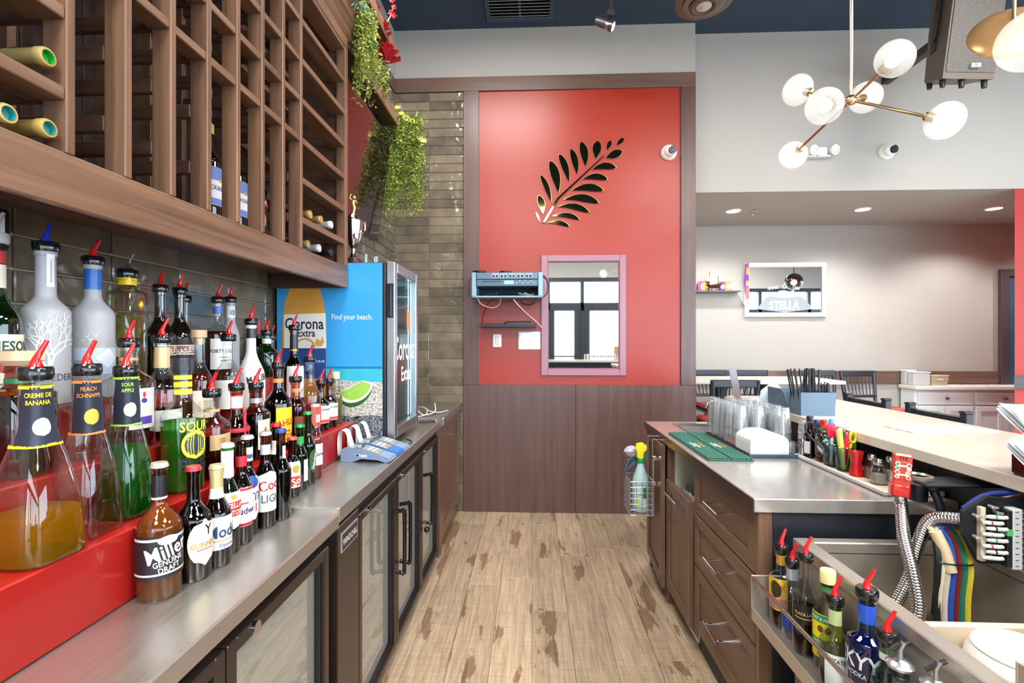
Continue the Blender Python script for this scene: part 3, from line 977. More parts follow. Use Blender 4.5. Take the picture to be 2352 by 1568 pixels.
COOLB = P('3A2E28', .3, .4, var=.03)
INNER = P('D2D0C8', .5)
DGL = glass('D4DCDA', boost=2.6).copy()
def add_milky_sheen(m_, hexc, f):
    """misted cold glass: a thin pale film over the pane"""
    nt = m_.node_tree
    out = [n for n in nt.nodes if n.type == 'OUTPUT_MATERIAL'][0]
    src = out.inputs[0].links[0].from_socket
    df = N(nt, 'BsdfDiffuse')
    df.inputs[0].default_value = lin(hexc)
    mx = N(nt, 'MixShader')
    mx.inputs[0].default_value = f
    nt.links.new(src, mx.inputs[1])
    nt.links.new(df.outputs[0], mx.inputs[2])
    nt.links.new(mx.outputs[0], out.inputs[0])
add_milky_sheen(DGL, 'C4C4BC', .32)  # even pale colour stands in for the reflection on the cooler doors
def cooler(name, label, y0, y1, doors, panel=None):
    t = thing(name, label, 'cooler', (-.85, (y0 + y1) / 2, 0))
    z0, z1 = .03, .81
    obj('body', M().box(-1.15, -1.12, y0, y1, z0, z1).box(-1.15, -.64, y0, y0 + .02, z0, z1).box(-1.15, -.64, y1 - .02, y1, z0, z1).box(-1.15, -.64, y0, y1, z0, z0 + .04).box(-1.15, -.64, y0, y1, z1 - .05, z1), INNER, t)
    obj('top_grille', M().rbox(-.66, -.60, y0, y1, .775, .812, .003), BLACK, t)
    for a, b, hy in doors:
        d = obj('door', M().frameX(a + .003, b - .003, .05, .775, .030, -.640, -.582), COOLB, t)
        obj('gasket', M().frameX(a + .033, b - .033, .08, .745, .010, -.632, -.592), BLACK, d)
        obj('pane', M().box(-.612, -.608, a + .042, b - .042, .088, .737), DGL, d)
        if hy is not None:
            hp = [(-.584, hy, .64), (-.548, hy, .645), (-.538, hy, .63), (-.538, hy, .40), (-.548, hy, .385), (-.584, hy, .39)]
            obj('handle', M().tube(smooth_path(hp, 4), .0085, 10), BLACKG, d, True)
        lk = M().tube([(-.584, a + .09, .762), (-.574, a + .09, .762)], .013, 14)
        obj('lock', lk, CHROME, d, True)
    for z in (.30, .52):
        obj('wire_shelf', M().box(-1.11, -.66, y0 + .03, y1 - .03, z, z + .004), P('A8A8A4', .4, .4), t)
    obj('kick_plate', M().box(-.66, -.63, y0, y1, .0, .05), BLACK, t)
    if panel:
        obj('side_panel', M().rbox(-.64, -.582, panel[0], panel[1], .05, .80, .003), COOLB, t)
        bd = obj('badge', M().rbox(-.583, -.578, panel[0] + .02, panel[1] - .02, .715, .775, .001), P('B8BCC0', .3, .6), t)
        obj('badge_face', M().rbox(-.579, -.5775, panel[0] + .025, panel[1] - .025, .720, .770, .0005), P('2C2A2C', .3), bd)
        obj('lettering', letters('WINDCHILL', .020, (-.5768, (panel[0] + panel[1]) / 2, .745), (0, 1, 0), (0, 0, 1), True), P('D8DCE0', .3), bd)
    return t
cooler('bar_cooler', 'near low glass door back bar cooler under the closest worktop', -.1, 1.37, [(-.08, .42, None), (.42, .90, .86), (.90, 1.368, None)])
cooler('bar_cooler', 'far three door glass back bar cooler with a maker badge panel', 1.425, 2.985, [(1.605, 2.06, 2.02), (2.06, 2.525, 2.115), (2.525, 2.975, 2.58)], (1.427, 1.603))
kr = thing('key_bunch', 'bunch of keys hanging from the lock of the farthest cooler door', 'keys', (-.575, 2.56, .40))
obj('fob', M().ball((-.562, 2.565, .355), .016, .02, .016), BLACK, kr, True)
obj('key', M().rbox(-.566, -.562, 2.545, 2.553, .29, .34, .001).rbox(-.560, -.556, 2.57, 2.578, .30, .34, .001).cyl((-.575, 2.56, .395), (-.562, 2.565, .36), .003, n=6), CHROME, kr)
for y, lb in ((1.02, 'pale labelled bottle inside the near cooler, second from its door frame'), (1.09, 'pale labelled bottle inside the near cooler, closest to its far corner')):
    t = thing('cooler_bottle', lb, 'bottle', (-.70, y, .5245), group='bottles inside the near cooler')
    obj('body', M().lathe([(0, 0), (.028, .004), (.028, .12), (.013, .17), (.012, .20), (0, .202)], 18), P('3A2A20', .15), t, True, local=True)
    lb_ = obj('label', M().lathe([(.0285, .03), (.0287, .035), (.0287, .10), (.0285, .105)], 18), WHITEP, t, True, local=True)
    obj('lettering', letters('ULTRA', .012, (.0292, 0, .07), (0, 1, 0), (0, 0, 1)), P('3A4A70', .5), lb_, local=True)
t = thing('end_cabinet', 'brown wooden end cabinet between the cooler and the tiled wall', 'cabinet', (-.85, 3.43, 0))
obj('carcass', M().box(-1.10, -.60, 3.02, 3.84, .0, .827), CAB, t)
obj('face_frame', M().rbox(-.605, -.575, 3.01, 3.06, .02, .826, .002), CAB, t)
d = obj('door', M().frameX(3.062, 3.838, .09, .822, .07, -.602, -.578), CAB, t)
obj('panel', M().rbox(-.602, -.590, 3.13, 3.77, .155, .755, .006), CAB, d)
obj('handle', M().cyl((-.545, 3.72, .62), (-.545, 3.72, .80), .006, n=10).cyl((-.578, 3.72, .64), (-.545, 3.72, .64), .004, n=8).cyl((-.578, 3.72, .78), (-.545, 3.72, .78), .004, n=8), CHROME, d, True)
obj('kick_board', M().box(-.63, -.615, 3.02, 3.84, 0, .09), CAB, t)

REDR = P('9E1A16', .3, var=.03, coat=.3)
t = thing('bottle_riser', 'glossy red three step riser carrying the liquor bottles', 'bottle riser', (-1.0, 1.2, .86))
obj('front_step', M().rbox(-.902, -.775, -.1, 1.02, .860, .999, .003).rbox(-.902, -.800, 1.02, 2.15, .875, .999, .003), REDR, t)
obj('middle_step', M().rbox(-1.032, -.902, -.1, 2.15, .875, 1.109, .003), REDR, t)
obj('back_step', M().rbox(-1.205, -1.032, -.1, 2.15, .875, 1.219, .003), REDR, t)

# ------------------------------------------------------------------ wine rack
t = thing('wine_rack', 'dark stained wooden lattice wine rack hung over the bottles', 'wine rack', (-1.0, 1.35, 1.65))
rack = t
Y0, Y1 = .45, 2.195
obj('front_rail', M().rbox(-.868, -.848, Y0, Y1, 1.606, 1.704, .003), RACKL, t)
obj('end_rail', M().rbox(-1.205, -.868, Y1 - .02, Y1, 1.606, 1.70, .003), RACKX, t)
obj('bottom_board', M().rbox(-1.205, -.868, Y0, Y1 - .02, 1.672, 1.695, .002), RACKL, t)
obj('light_strip', M().rbox(-.895, -.872, Y0, Y1 - .02, 1.655, 1.668, .002), P('6E5A54', .4), t)
for k in range(11):
    y = Y0 + k * .1585
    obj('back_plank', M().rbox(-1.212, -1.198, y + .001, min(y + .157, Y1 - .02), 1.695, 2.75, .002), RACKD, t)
LV = [1.800 + .1475 * k for k in range(7)]
DIV = [.856 + .1275 * k for k in range(8)]
for k, y in enumerate(DIV):
    obj('stile', M().rbox(-.895, -.848, y - .009, y + .009, 1.704, 2.70, .002), RACKW, t)
    obj('stile', M().rbox(-1.15, -1.105, y - .009, y + .009, 1.695, 2.70, .002), RACKW, t)
    for q, z in enumerate(LV):
        if k in (4, 5, 6) and q < 2:
            continue
        obj('rung', M().rbox(-1.105, -.895, y - .008, y + .008, z, z + .036, .003), RACKX, t)
def slat(y0, y1, z):
    obj('slat', M().rbox(-.925, -.851, y0, y1, z, z + .024, .002), RACKL, t)
    obj('slat', M().rbox(-1.15, -1.09, y0, y1, z, z + .024, .002), RACKL, t)
for k, z in enumerate(LV):
    slat(Y0 + .02, DIV[0] - .009, z)
    slat(DIV[-1] + .009, Y1 - .02, z)
    if k >= 2:
        for a, b in zip(DIV[:-1], DIV[1:]):
            obj('slat', M().rbox(-.90, -.851, a + .009, b - .009, z, z + .022, .002), RACKL, t)
for a, b in ((Y1 - .018, Y1), (Y0, Y0 + .018)):
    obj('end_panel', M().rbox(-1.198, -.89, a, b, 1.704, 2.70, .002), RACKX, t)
for a, b in ((Y1 - .032, Y1), (Y0, Y0 + .032)):
    obj('end_stile', M().rbox(-.89, -.848, a, b, 1.704, 2.70, .002), RACKW, t)
obj('top_board', M().rbox(-1.205, -.848, Y0, Y1, 2.70, 2.752, .002), RACKL, t)
obj('crown_moulding', M().prism([(-1.2, 2.752), (-.848, 2.752), (-.838, 2.77), (-.838, 2.80), (-.818, 2.83), (-.818, 2.86), (-.785, 2.905), (-.785, 2.935), (-1.2, 2.935)], Y0, Y1 + .03, 'Y'), RACKL, t)

# shelves past the rack
SHW = wood('shelf_wood', '3A2620', '57402F', .35, 'Y')
def shelf(label, z):
    t = thing('wall_shelf', label, 'shelf', (-.98, 2.65, z))
    obj('board', M().rbox(-1.108, -.866, 2.235, 3.05, z, z + .075, .003), SHW, t)
    obj('front_edge', M().rbox(-.866, -.856, 2.235, 3.05, z - .002, z + .077, .003), RACKL, t)
    return t
s1 = shelf('lower brown wall shelf end beyond the wine rack, vine hanging from it', 2.737)
s2 = shelf('upper brown wall shelf end beyond the wine rack, under the navy ceiling', 3.150)
s2_rod = obj('hanger_rod', M().cyl((-.945, 2.98, 2.814), (-.945, 2.98, 3.15), .005, n=8), CHROME, s2)
t = thing('shelf_bracket', 'black swivel bracket under the end of the lower brown shelf', 'bracket', (-.985, 2.96, 2.737))
obj('plate', M().rbox(-1.03, -.93, 2.91, 3.01, 2.727, 2.736, .002), BLACK, t)
obj('arm', M().tube([(-.98, 2.96, 2.73), (-.98, 2.96, 2.68), (-.93, 2.95, 2.63)], .016, 12), BLACKG, t, True)
t = thing('television', 'large black television on the left wall behind the wine rack, tilted down', 'television', (-.95, 2.62, 2.3))
A, B_ = Vector((-.883, 0, 2.622)), Vector((-.962, 0, 1.985))
n_ = Vector((.637, 0, -.079)).normalized()
def tvq(o0, o1, y0, y1, inset):
    a = A + (B_ - A) * inset
    b = B_ + (A - B_) * inset
    v = []
    for y in (y0, y1):
        for p in (a, b):
            for o_ in (o0, o1):
                q = p + n_ * o_
                v.append((q.x, y, q.z))
    return M().add(v, [(0, 1, 3, 2), (4, 6, 7, 5), (0, 4, 5, 1), (2, 3, 7, 6), (0, 2, 6, 4), (1, 5, 7, 3)])
obj('bezel', tvq(-.045, 0, 2.23, 2.985, 0), P('1A1B1E', .3), t)
obj('screen', tvq(-.001, .0012, 2.24, 2.975, .016), P('17090C', .06, spec=.9, coat=.5), t)
obj('mount', M().rbox(-1.11, -1.0, 2.55, 2.75, 2.2, 2.4, .004), BLACK, t)

# ------------------------------------------------------------------ display fridge
t = thing('display_fridge', 'blue countertop beer display fridge with a beach picture on its side', 'fridge', (-.9, 2.45, .875))
fx0, fx1, fy0, fy1, fz0, fz1 = -1.195, -.687, 2.207, 2.688, .916, 1.727
obj('cabinet', M().rbox(fx0, fx1, fy0, fy1, fz0, fz1, .006), P('14161A', .35), t)
for x in (-1.15, -.72):
    for y in (2.25, 2.65):
        obj('foot', M().cyl((x, y, .875), (x, y, .918), .016, .018, 12), BLACK, t)
def fp(a, b):
    return (fx0 + (a - 630) / 250 * (fx1 - fx0), fz1 - (b - 602) / 403 * (fz1 - fz0))
def flat(poly, y):
    m_ = M()
    q = [fp(*p) for p in poly]
    m_.prism(q, y - .0004, y, 'Y')
    return m_
yy = fy0 - .0002
sky = obj('side_picture', flat([(633, 604), (879, 604), (879, 846), (633, 846)], yy), P('3C9FDC', .18, var=.06, vscale=3), t, label='sky blue beach picture on the side')
obj('sea', flat([(633, 843), (879, 843), (879, 878), (633, 878)], yy - .0004), P('3FB4CC', .2, var=.12, vscale=20), sky)
obj('horizon', flat([(633, 842), (879, 842), (879, 847), (633, 847)], yy - .0008), P('1F78A8', .3), sky)
def sand_mat(a, b, sc_):
    m, nt, out = new_mat('printed_sand')
    bs = N(nt, 'BsdfPrincipled')
    bs.inputs['Roughness'].default_value = .3
    tc = N(nt, 'TexCoord')
    nz = N(nt, 'TexNoise')
    nz.inputs['Scale'].default_value = sc_
    nz.inputs['Detail'].default_value = 8
    nt.links.new(tc.outputs['Object'], nz.inputs[0])
    cr = N(nt, 'ValToRGB')
    cr.color_ramp.elements[0].position = .38
    cr.color_ramp.elements[0].color = lin(a)
    cr.color_ramp.elements[1].position = .6
    cr.color_ramp.elements[1].color = lin(b)
    nt.links.new(nz.outputs[0], cr.inputs[0])
    nt.links.new(cr.outputs[0], bs.inputs['Base Color'])
    nt.links.new(bs.outputs[0], out.inputs[0])
    return m
obj('sand', flat([(633, 874), (700, 872), (780, 874), (879, 878), (879, 958), (820, 956), (800, 962), (633, 962)], yy - .0008), sand_mat('8C8A84', 'D8D4CC', 90), sky)
obj('wet_sand', flat([(633, 958), (800, 955), (815, 962), (845, 953), (879, 955), (879, 1003), (633, 1003)], yy - .0011), sand_mat('15161C', '8A8E96', 110), sky)
bot = [(680, 604), (676, 636), (664, 660), (653, 690), (648, 720), (646, 760), (645, 1000), (749, 1000), (748, 760), (746, 720), (742, 694), (734, 664), (722, 636), (718, 604)]
bp_ = obj('printed_bottle', flat(bot, yy - .0014), P('D8983C', .2, var=.25, vscale=14), sky)
obj('printed_label', flat([(650, 722), (747, 719), (749, 800), (650, 802)], yy - .0018), P('EDE9DF', .4), bp_)
obj('printed_label', flat([(646, 800), (748, 800), (748, 870), (646, 870)], yy - .0018), P('2A4C8C', .4, var=.1, vscale=30), bp_)
def gold_arc():
    m_ = M()
    pts = [fp(700 + 24 * math.cos(a), 802 + 24 * math.sin(a)) for a in [PI * k / 16 + PI for k in range(17)]]
    m_.tube([(x, yy - .0022, z) for x, z in pts], .0035, 6)
    return m_
obj('gold_crest', gold_arc(), P('C8963C', .4), bp_)
obj('gold_griffin', flat([(722, 790), (728, 776), (735, 784), (740, 772), (744, 786), (738, 795), (728, 796)], yy - .0022), P('D8A458', .4), bp_)
x, z = fp(697, 742)
obj('lettering', letters('Corona', .054, (x, yy - .0024, z), (1, 0, 0), (0, 0, 1), True), P('222A44', .5), bp_)
x, z = fp(702, 764)
obj('lettering', letters('Extra', .036, (x, yy - .0024, z), (1, 0, 0), (0, 0, 1), True), P('222A44', .5), bp_)
x, z = fp(735, 830)
obj('lettering', letters('12 FL.OZ.', .010, (x, yy - .0024, z), (1, 0, 0), (0, 0, 1), True), P('E4E8F0', .5), bp_)
x, z = fp(808, 727)
obj('lettering', letters('Find your beach.', .0265, (x, yy - .0006, z), (1, 0, 0), (0, 0, 1)), P('F4F8FA', .4), sky)
def lime(sx, sz, dx=0, dz=0):
    pts = []
    for k in range(25):
        a = PI + PI * k / 24
        pts.append((817 + dx + sx * math.cos(a), 892 + dz - sz * math.sin(a)))
    pts += [(817 + dx + sx * .4, 882 + dz - (sx * .06)), (817 + dx - sx * .4, 888 + dz)]
    pts = [(a, b - (a - 817) * .26) for a, b in pts]
    return pts
obj('lime_rind', flat(lime(41, 42, -1, 0), yy - .0012), P('35602A', .3), sky)
obj('lime_pith', flat(lime(40, 34, 0, -2), yy - .0016), P('E8F4D8', .3), sky)
obj('lime_flesh', flat(lime(33, 27, 1, -1), yy - .0020), P('9CCB5A', .3, var=.2, vscale=60), sky)
obj('side_trim', M().rbox(fx1 - .004, fx1 + .010, fy0 - .003, fy1, fz0, fz1, .003), BLACK, t)
d = obj('door', M().frameX(2.222, 2.686, .905, 1.731, .048, -.676, -.638), SILVER, t)
obj('gasket', M().frameX(2.23, 2.68, .913, 1.723, .02, -.686, -.675), BLACK, d)
obj('pane', M().box(-.660, -.654, 2.27, 2.638, .953, 1.683), glass('E8F6F6', boost=.7), d)
obj('led_strip', M().box(-.684, -.676, 2.612, 2.622, .96, 1.68), emission('D4F4F4', 7), t)
obj('handle_recess', M().rbox(-.677, -.642, 2.2185, 2.2225, 1.47, 1.63, .003).rbox(-.667, -.652, 2.214, 2.2185, 1.475, 1.625, .003), P('2C2C30', .15, .4), d)
obj('lettering', letters('Corona', .12, (-.6525, 2.455, 1.33), (0, 1, 0), (0, 0, 1), True), P('F2F4F4', .5), d)
obj('lettering', letters('Extra', .075, (-.6525, 2.475, 1.20), (0, 1, 0), (0, 0, 1), True), P('F2F4F4', .5), d)
obj('orange_sticker', M().rbox(-.6540, -.6525, 2.50, 2.57, 1.42, 1.52, .001), P('E88848', .4), d)
obj('liner', M().box(-.69, -.688, 2.27, 2.64, .95, 1.69), P('D4E8EA', .35), t)
for z in (1.12, 1.30, 1.48):
    obj('wire_shelf', M().box(-.688, -.678, 2.27, 2.64, z, z + .006), WHITE, t)

# trophy and glasses on the fridge
t = thing('trophy_cup', 'silver trophy cup with a figure on top, standing on the blue fridge', 'trophy', (-.862, 2.30, 1.727))
obj('base', M().lathe([(0, 0), (.035, 0), (.035, .03), (.028, .034), (0, .034)], 18, sq=4), P('3A241A', .3), t, local=True)
obj('cup', M().lathe([(0, .034), (.020, .036), (.012, .06), (.009, .08), (.022, .095), (.036, .13), (.045, .19), (.047, .215), (.040, .22), (.028, .235), (.010, .25), (.006, .26)], 24), CHROME, t, True, local=True)
obj('figure', M().tube(smooth_path([(0, 0, .255), (.004, 0, .28), (-.002, 0, .30), (.003, 0, .315)], 5), [.007] * 4 + [.009] * 6 + [.010] * 6, 10).ball((.004, 0, .328), .009).tube([(0, 0, .308), (-.018, 0, .325), (-.012, 0, .345)], .004, 8).tube([(.003, 0, .308), (.018, 0, .30), (.012, 0, .315)], .004, 8), P('D8B878', .25, .8), t, True, local=True)
obj('handle', M().tube(smooth_path([(.045, 0, .20), (.058, 0, .21), (.056, 0, .17), (.040, 0, .15)], 4), .003, 6).tube(smooth_path([(-.045, 0, .20), (-.058, 0, .21), (-.056, 0, .17), (-.040, 0, .15)], 4), .003, 6), CHROME, t, True, local=True)
CG = glass('F4F8FA')
for x, y, h, r, lb in ((-.80, 2.29, .05, .016, 'tiny clear glass beside the trophy cup on the fridge'), (-.765, 2.33, .045, .018, 'small clear shot glass on the fridge, farther from the trophy cup')):
    t = thing('shot_glass', lb, 'glass', (x, y, 1.7275))
    obj('body', M().lathe([(0, .006), (r * .8, .006), (r, h), (r * .93, h), (r * .72, .008), (0, .008)], 18), CG, t, True, local=True)
    obj('foot', M().lathe([(0, 0), (r * .82, 0), (r * .8, .006), (0, .006)], 18), P('6A8CA0', .1), t, True, local=True)

# ------------------------------------------------------------------ vines, flowers
def leaf_mat(name, a, b):
    m, nt, out = new_mat(name)
    bs = N(nt, 'BsdfPrincipled')
    bs.inputs['Roughness'].default_value = .5
    ge = N(nt, 'NewGeometry')
    nz = N(nt, 'TexNoise')
    nz.inputs['Scale'].default_value = 14
    nz.inputs['Detail'].default_value = 6
    nt.links.new(ge.outputs['Position'], nz.inputs[0])
    cr = N(nt, 'ValToRGB')
    cr.color_ramp.elements[0].position = .35
    cr.color_ramp.elements[0].color = lin(a)
    cr.color_ramp.elements[1].position = .65
    cr.color_ramp.elements[1].color = lin(b)
    nt.links.new(nz.outputs[0], cr.inputs[0])
    nt.links.new(cr.outputs[0], bs.inputs['Base Color'])
    nt.links.new(bs.outputs[0], out.inputs[0])
    return m
LF1 = leaf_mat('vine_leaf', '5E7424', 'AAB048')
LF2 = leaf_mat('vine_leaf_dark', '566E22', 'A4AE44')
def vine(name, label, root, strands, seed, mat, leafs=.0085, spread=.022):
    r = random.Random(seed)
    t = thing(name, label, 'hanging plant', root)
    st, lv = M(), M()
    for (x, y, z, ln) in strands:
        p = Vector((x, y, z))
        pts = [p.copy()]
        ph = r.random() * 6
        for k in range(int(ln / .03) + 1):
            p = p + Vector((r.uniform(-.006, .006) + .002 * math.sin(ph + k), r.uniform(-.006, .006), -.03))
            pts.append(p.copy())
        st.tube(pts, .0012, 3, False)
        for a, b in zip(pts[:-1], pts[1:]):
            for q in range(10):
                c = a.lerp(b, r.random()) + Vector((r.gauss(0, spread * .5), r.gauss(0, spread * .5), 0))
                u = Vector((r.uniform(-1, 1), r.uniform(-1, 1), r.uniform(-1.2, .4))).normalized()
                w = u.cross(Vector((r.uniform(-1, 1), r.uniform(-1, 1), r.uniform(-1, 1)))).normalized()
                s = leafs * r.uniform(.6, 1.3)
                lv.add([c, c + u * s + w * s * .45, c + u * s * 2, c + u * s - w * s * .45], [(0, 1, 2, 3)])
    obj('stems', st, P('5A6A28', .6), t)
    tag(obj('foliage', lv, mat, t), kind='stuff')
    return t
r = random.Random(3)
vine('hanging_vine', 'bright green vine trailing over the top corner of the wine rack', (-.84, 2.23, 2.94), [(-.80 + r.uniform(-.045, .04), 2.24 + r.uniform(-.03, .10), 2.93 + r.uniform(-.06, .06), r.uniform(.10, .40)) for _ in range(48)], 5, LF1)
long_vine = vine('hanging_vine', 'long dense green vine hanging from the end of the lower shelf over the tiles', (-.86, 3.05, 2.80), [(-.86 + r.uniform(-.16, .15), 3.06 + r.uniform(.0, .10), 2.82 + r.uniform(-.05, .03), r.uniform(.28, .64)) for _ in range(84)], 6, LF2, .009, .026)
vine('hanging_vine', 'short pale green trailing plant on the lower shelf under the red flowers', (-.87, 2.72, 2.86), [(-.852 + r.uniform(-.03, .02), 2.66 + r.uniform(-.12, .16), 2.93 + r.uniform(-.02, .03), r.uniform(.06, .17)) for _ in range(18)], 8, LF1)
# yellow leaves where the long vine starts
for k, (x, y, z) in enumerate([(-.86, 3.06, 2.86), (-.84, 3.08, 2.83), (-.80, 3.08, 2.79), (-.77, 3.08, 2.78), (-.745, 3.1, 2.74), (-.82, 3.08, 2.81), (-.73, 3.1, 2.68), (-.70, 3.1, 2.66)]):
    a = r.random() * 3
    pts = [(x + .022 * math.cos(a + q * PI / 4), y + .006 * math.sin(q), z + .015 * math.sin(a + q * PI / 4)) for q in range(8)]
    obj('leaf', M().add(pts, [tuple(range(8))]), P('C0C048', .5), long_vine, label='yellow-green round leaf')
ROSE = P('A80C1C', .5, var=.25, vscale=40)
def rose(name, label, c, s, seed):
    rr = random.Random(seed)
    t = thing(name, label, 'flower', c)
    for ring, (n, rad, up) in enumerate(((3, .25, .55), (5, .55, .25), (6, .85, -.1), (7, 1.05, -.5))):
        for k in range(n):
            a = 2 * PI * k / n + rr.random()
            m_ = M()
            pts = []
            for i in range(4):
                for j in range(5):
                    u, w = i / 3, (j - 2) / 2
                    rad_ = s * rad * (.25 + .75 * u) * (1 + .1 * math.sin(5 * w + k))
                    th = a + w * .62 * (1 - .35 * u * u)
                    pts.append((rad_ * math.cos(th), rad_ * math.sin(th), s * (up * (1 - u) + (up + .55) * u) * .9 + .06 * s * math.sin(3 * w + ring)))
            m_.add(pts, [(i * 5 + j, i * 5 + j + 1, i * 5 + j + 6, i * 5 + j + 5) for i in range(3) for j in range(4)])
            obj('petal', m_, ROSE, t, True, local=True)
    return t
rose('silk_rose', 'large dark red silk rose hanging lowest above the lower shelf', (-.870, 2.86, 3.07), .080, 1)
rose('silk_rose', 'red silk rose in the middle of the flower bunch above the shelf', (-.885, 2.80, 3.19), .062, 2)
rose('silk_rose', 'red silk flower highest on the bunch, next to the green ball of moss', (-.905, 2.66, 3.22), .056, 3)
t = thing('moss_ball', 'fuzzy green ball of moss beside the red silk roses', 'decoration', (-.87, 2.56, 3.045))
mb = M().ball((-.87, 2.56, 3.045), .040, n=18, m=12)
rr = random.Random(2)
mb.v = [tuple(Vector((-.87, 2.56, 3.045)) + (Vector(p) - Vector((-.87, 2.56, 3.045))) * rr.uniform(.82, 1.15)) for p in mb.v]
obj('moss', mb, leaf_mat('moss', '4A6A24', '8EA44A'), t)
t = thing('orchid_twig', 'pale twig with small red orchid blossoms rising from the flower bunch', 'flower', (-.88, 2.88, 3.2))
obj('stem', M().tube(smooth_path([(-.89, 2.84, 3.18), (-.87, 2.86, 3.26), (-.85, 2.88, 3.33), (-.84, 2.9, 3.40)], 5), .003, 6).tube(smooth_path([(-.88, 2.85, 3.22), (-.91, 2.85, 3.25), (-.90, 2.85, 3.29)], 5), .002, 6), P('C8B098', .6), t)
for k, (x, z) in enumerate([(-.84, 3.41), (-.83, 3.37), (-.85, 3.34), (-.83, 3.32), (-.90, 3.29), (-.91, 3.26), (-.85, 3.44)]):
    m_ = M()
    for q in range(4):
        a = q * PI / 2 + k
        c = Vector((x, 2.88, z))
        u = Vector((math.cos(a), -.3, math.sin(a))) * .020
        w = Vector((-math.sin(a), 0, math.cos(a))) * .008
        m_.add([c, c + u * .6 + w, c + u, c + u * .6 - w], [(0, 1, 2, 3)])
    obj('blossom', m_, P('B01820', .5), t)
t = thing('flower_vase', 'slim black vase under the red silk roses on the lower shelf', 'vase', (-.895, 2.85, 2.813))
obj('body', M().lathe([(0, 0), (.020, 0), (.024, .05), (.016, .16), (.018, .20), (.014, .20), (.012, .16), (0, .02)], 18), BLACKG, t, True, local=True)
obj('stem', M().tube([(0, 0, .05), (.01, 0, .22), (.015, .0, .25)], .003, 6).tube([(0, 0, .05), (0, -.02, .25), (-.005, -.03, .34)], .003, 6), P('3A5A24', .6), t, local=True)
def holly(label, c):
    t = thing('holly_sprig', label, 'decoration', c)
    m_ = M()
    rr = random.Random(c[2])
    for k in range(70):
        u = Vector((rr.uniform(-1, 1), rr.uniform(-1, 1), rr.uniform(-1, 1))).normalized()
        w = u.orthogonal().normalized() * .003
        b = u * rr.uniform(.01, .03)
        m_.add([b, b + u * .014 + w, b + u * .028, b + u * .014 - w], [(0, 1, 2, 3)])
    tag(obj('needles', m_, P('3E8C78', .5), t, local=True), kind='stuff')
    obj('berry', M().ball((.012, -.02, -.012), .011), P('C81420', .3), t, True, local=True)
holly('blue-green holly sprig with a red berry, lower on the rack moulding', (-.775, 2.13, 2.89))
holly('blue-green holly sprig with a red berry, higher on the rack moulding', (-.772, 2.02, 2.955))
# ------------------------------------------------------------------ bottles
def profile(R, H, hs, hn, rn, foot=.004, lip=.0016):
    """outline of a bottle from base to lip: body to hs, shoulder to hn, neck to H"""
    p = [(0, .003), (R * .80, 0), (R * .95, .001), (R, foot + .002)]
    p += [(R, hs * .5), (R, hs)]
    for k in range(1, 9):
        s = k / 8
        e = .5 - .5 * math.cos(PI * s)
        p.append((R + (rn - R) * e, hs + (hn - hs) * s))
    p += [(rn * .98, (hn + H) / 2), (rn * .96, H - .014), (rn + lip, H - .013), (rn + lip, H - .002), (rn * .9, H)]
    return p
def prof_r(p, z):
    for (r0, z0), (r1, z1) in zip(p[2:-1], p[3:]):
        if z0 <= z <= z1 and z1 > z0:
            return r0 + (r1 - r0) * (z - z0) / (z1 - z0)
    return p[-1][0]
def sqf(t, sq):
    return 1.0 if sq == 2 else (abs(math.cos(t)) ** sq + abs(math.sin(t)) ** sq) ** (-1 / sq)

def wrap_patch(p, z0, z1, az, half, off=.0007, sq=2.0, n=14, m=5, shape=None):
    """label skin following the bottle's outline"""
    v, f = [], []
    for j in range(m + 1):
        for i in range(n + 1):
            u = i / n * 2 - 1
            w = j / m
            hh = half
            zz = z0 + (z1 - z0) * w
            if shape == 'oval':
                hh = half * math.sqrt(max(0.0, 1 - (2 * w - 1) ** 2)) 
            elif shape == 'shield':
                hh = half * (1 if w > .35 else .35 + .65 * math.sqrt(w / .35))
            elif shape == 'point':
                zz = z0 + (z1 - z0) * w - (1 - w) * .012 * (1 - abs(u))
            elif shape == 'peak':
                zz = zz + w * .012 * (1 - abs(u))
            elif shape == 'dia':
                hh = half * (1 - abs(2 * w - 1))
            t = az + u * hh
            r = (prof_r(p, zz) + off) * sqf(t, sq)
            v.append((r * math.cos(t), r * math.sin(t), zz))
    for j in range(m):
        for i in range(n):
            a = j * (n + 1) + i
            f.append((a, a + 1, a + n + 2, a + n + 1))
    return M().add(v, f)
def wrap_text(p, s, h, z, az, bold=False, off=.0014, sq=2.0, tilt=0.0, arc=0.0):
    tv, tf = text_verts(s, bold)
    ct, st = math.cos(tilt), math.sin(tilt)
    R = prof_r(p, z) * sqf(az, sq)
    v = []
    for x, y in tv:
        x, y = h * (x * ct - y * st), h * (x * st + y * ct)
        y += arc * (1 - (x / (R * .9)) ** 2)
        t = az + x / R
        r = (prof_r(p, z + y) + off) * sqf(t, sq)
        v.append((r * math.cos(t), r * math.sin(t), z + y))
    return M().add(v, tf)

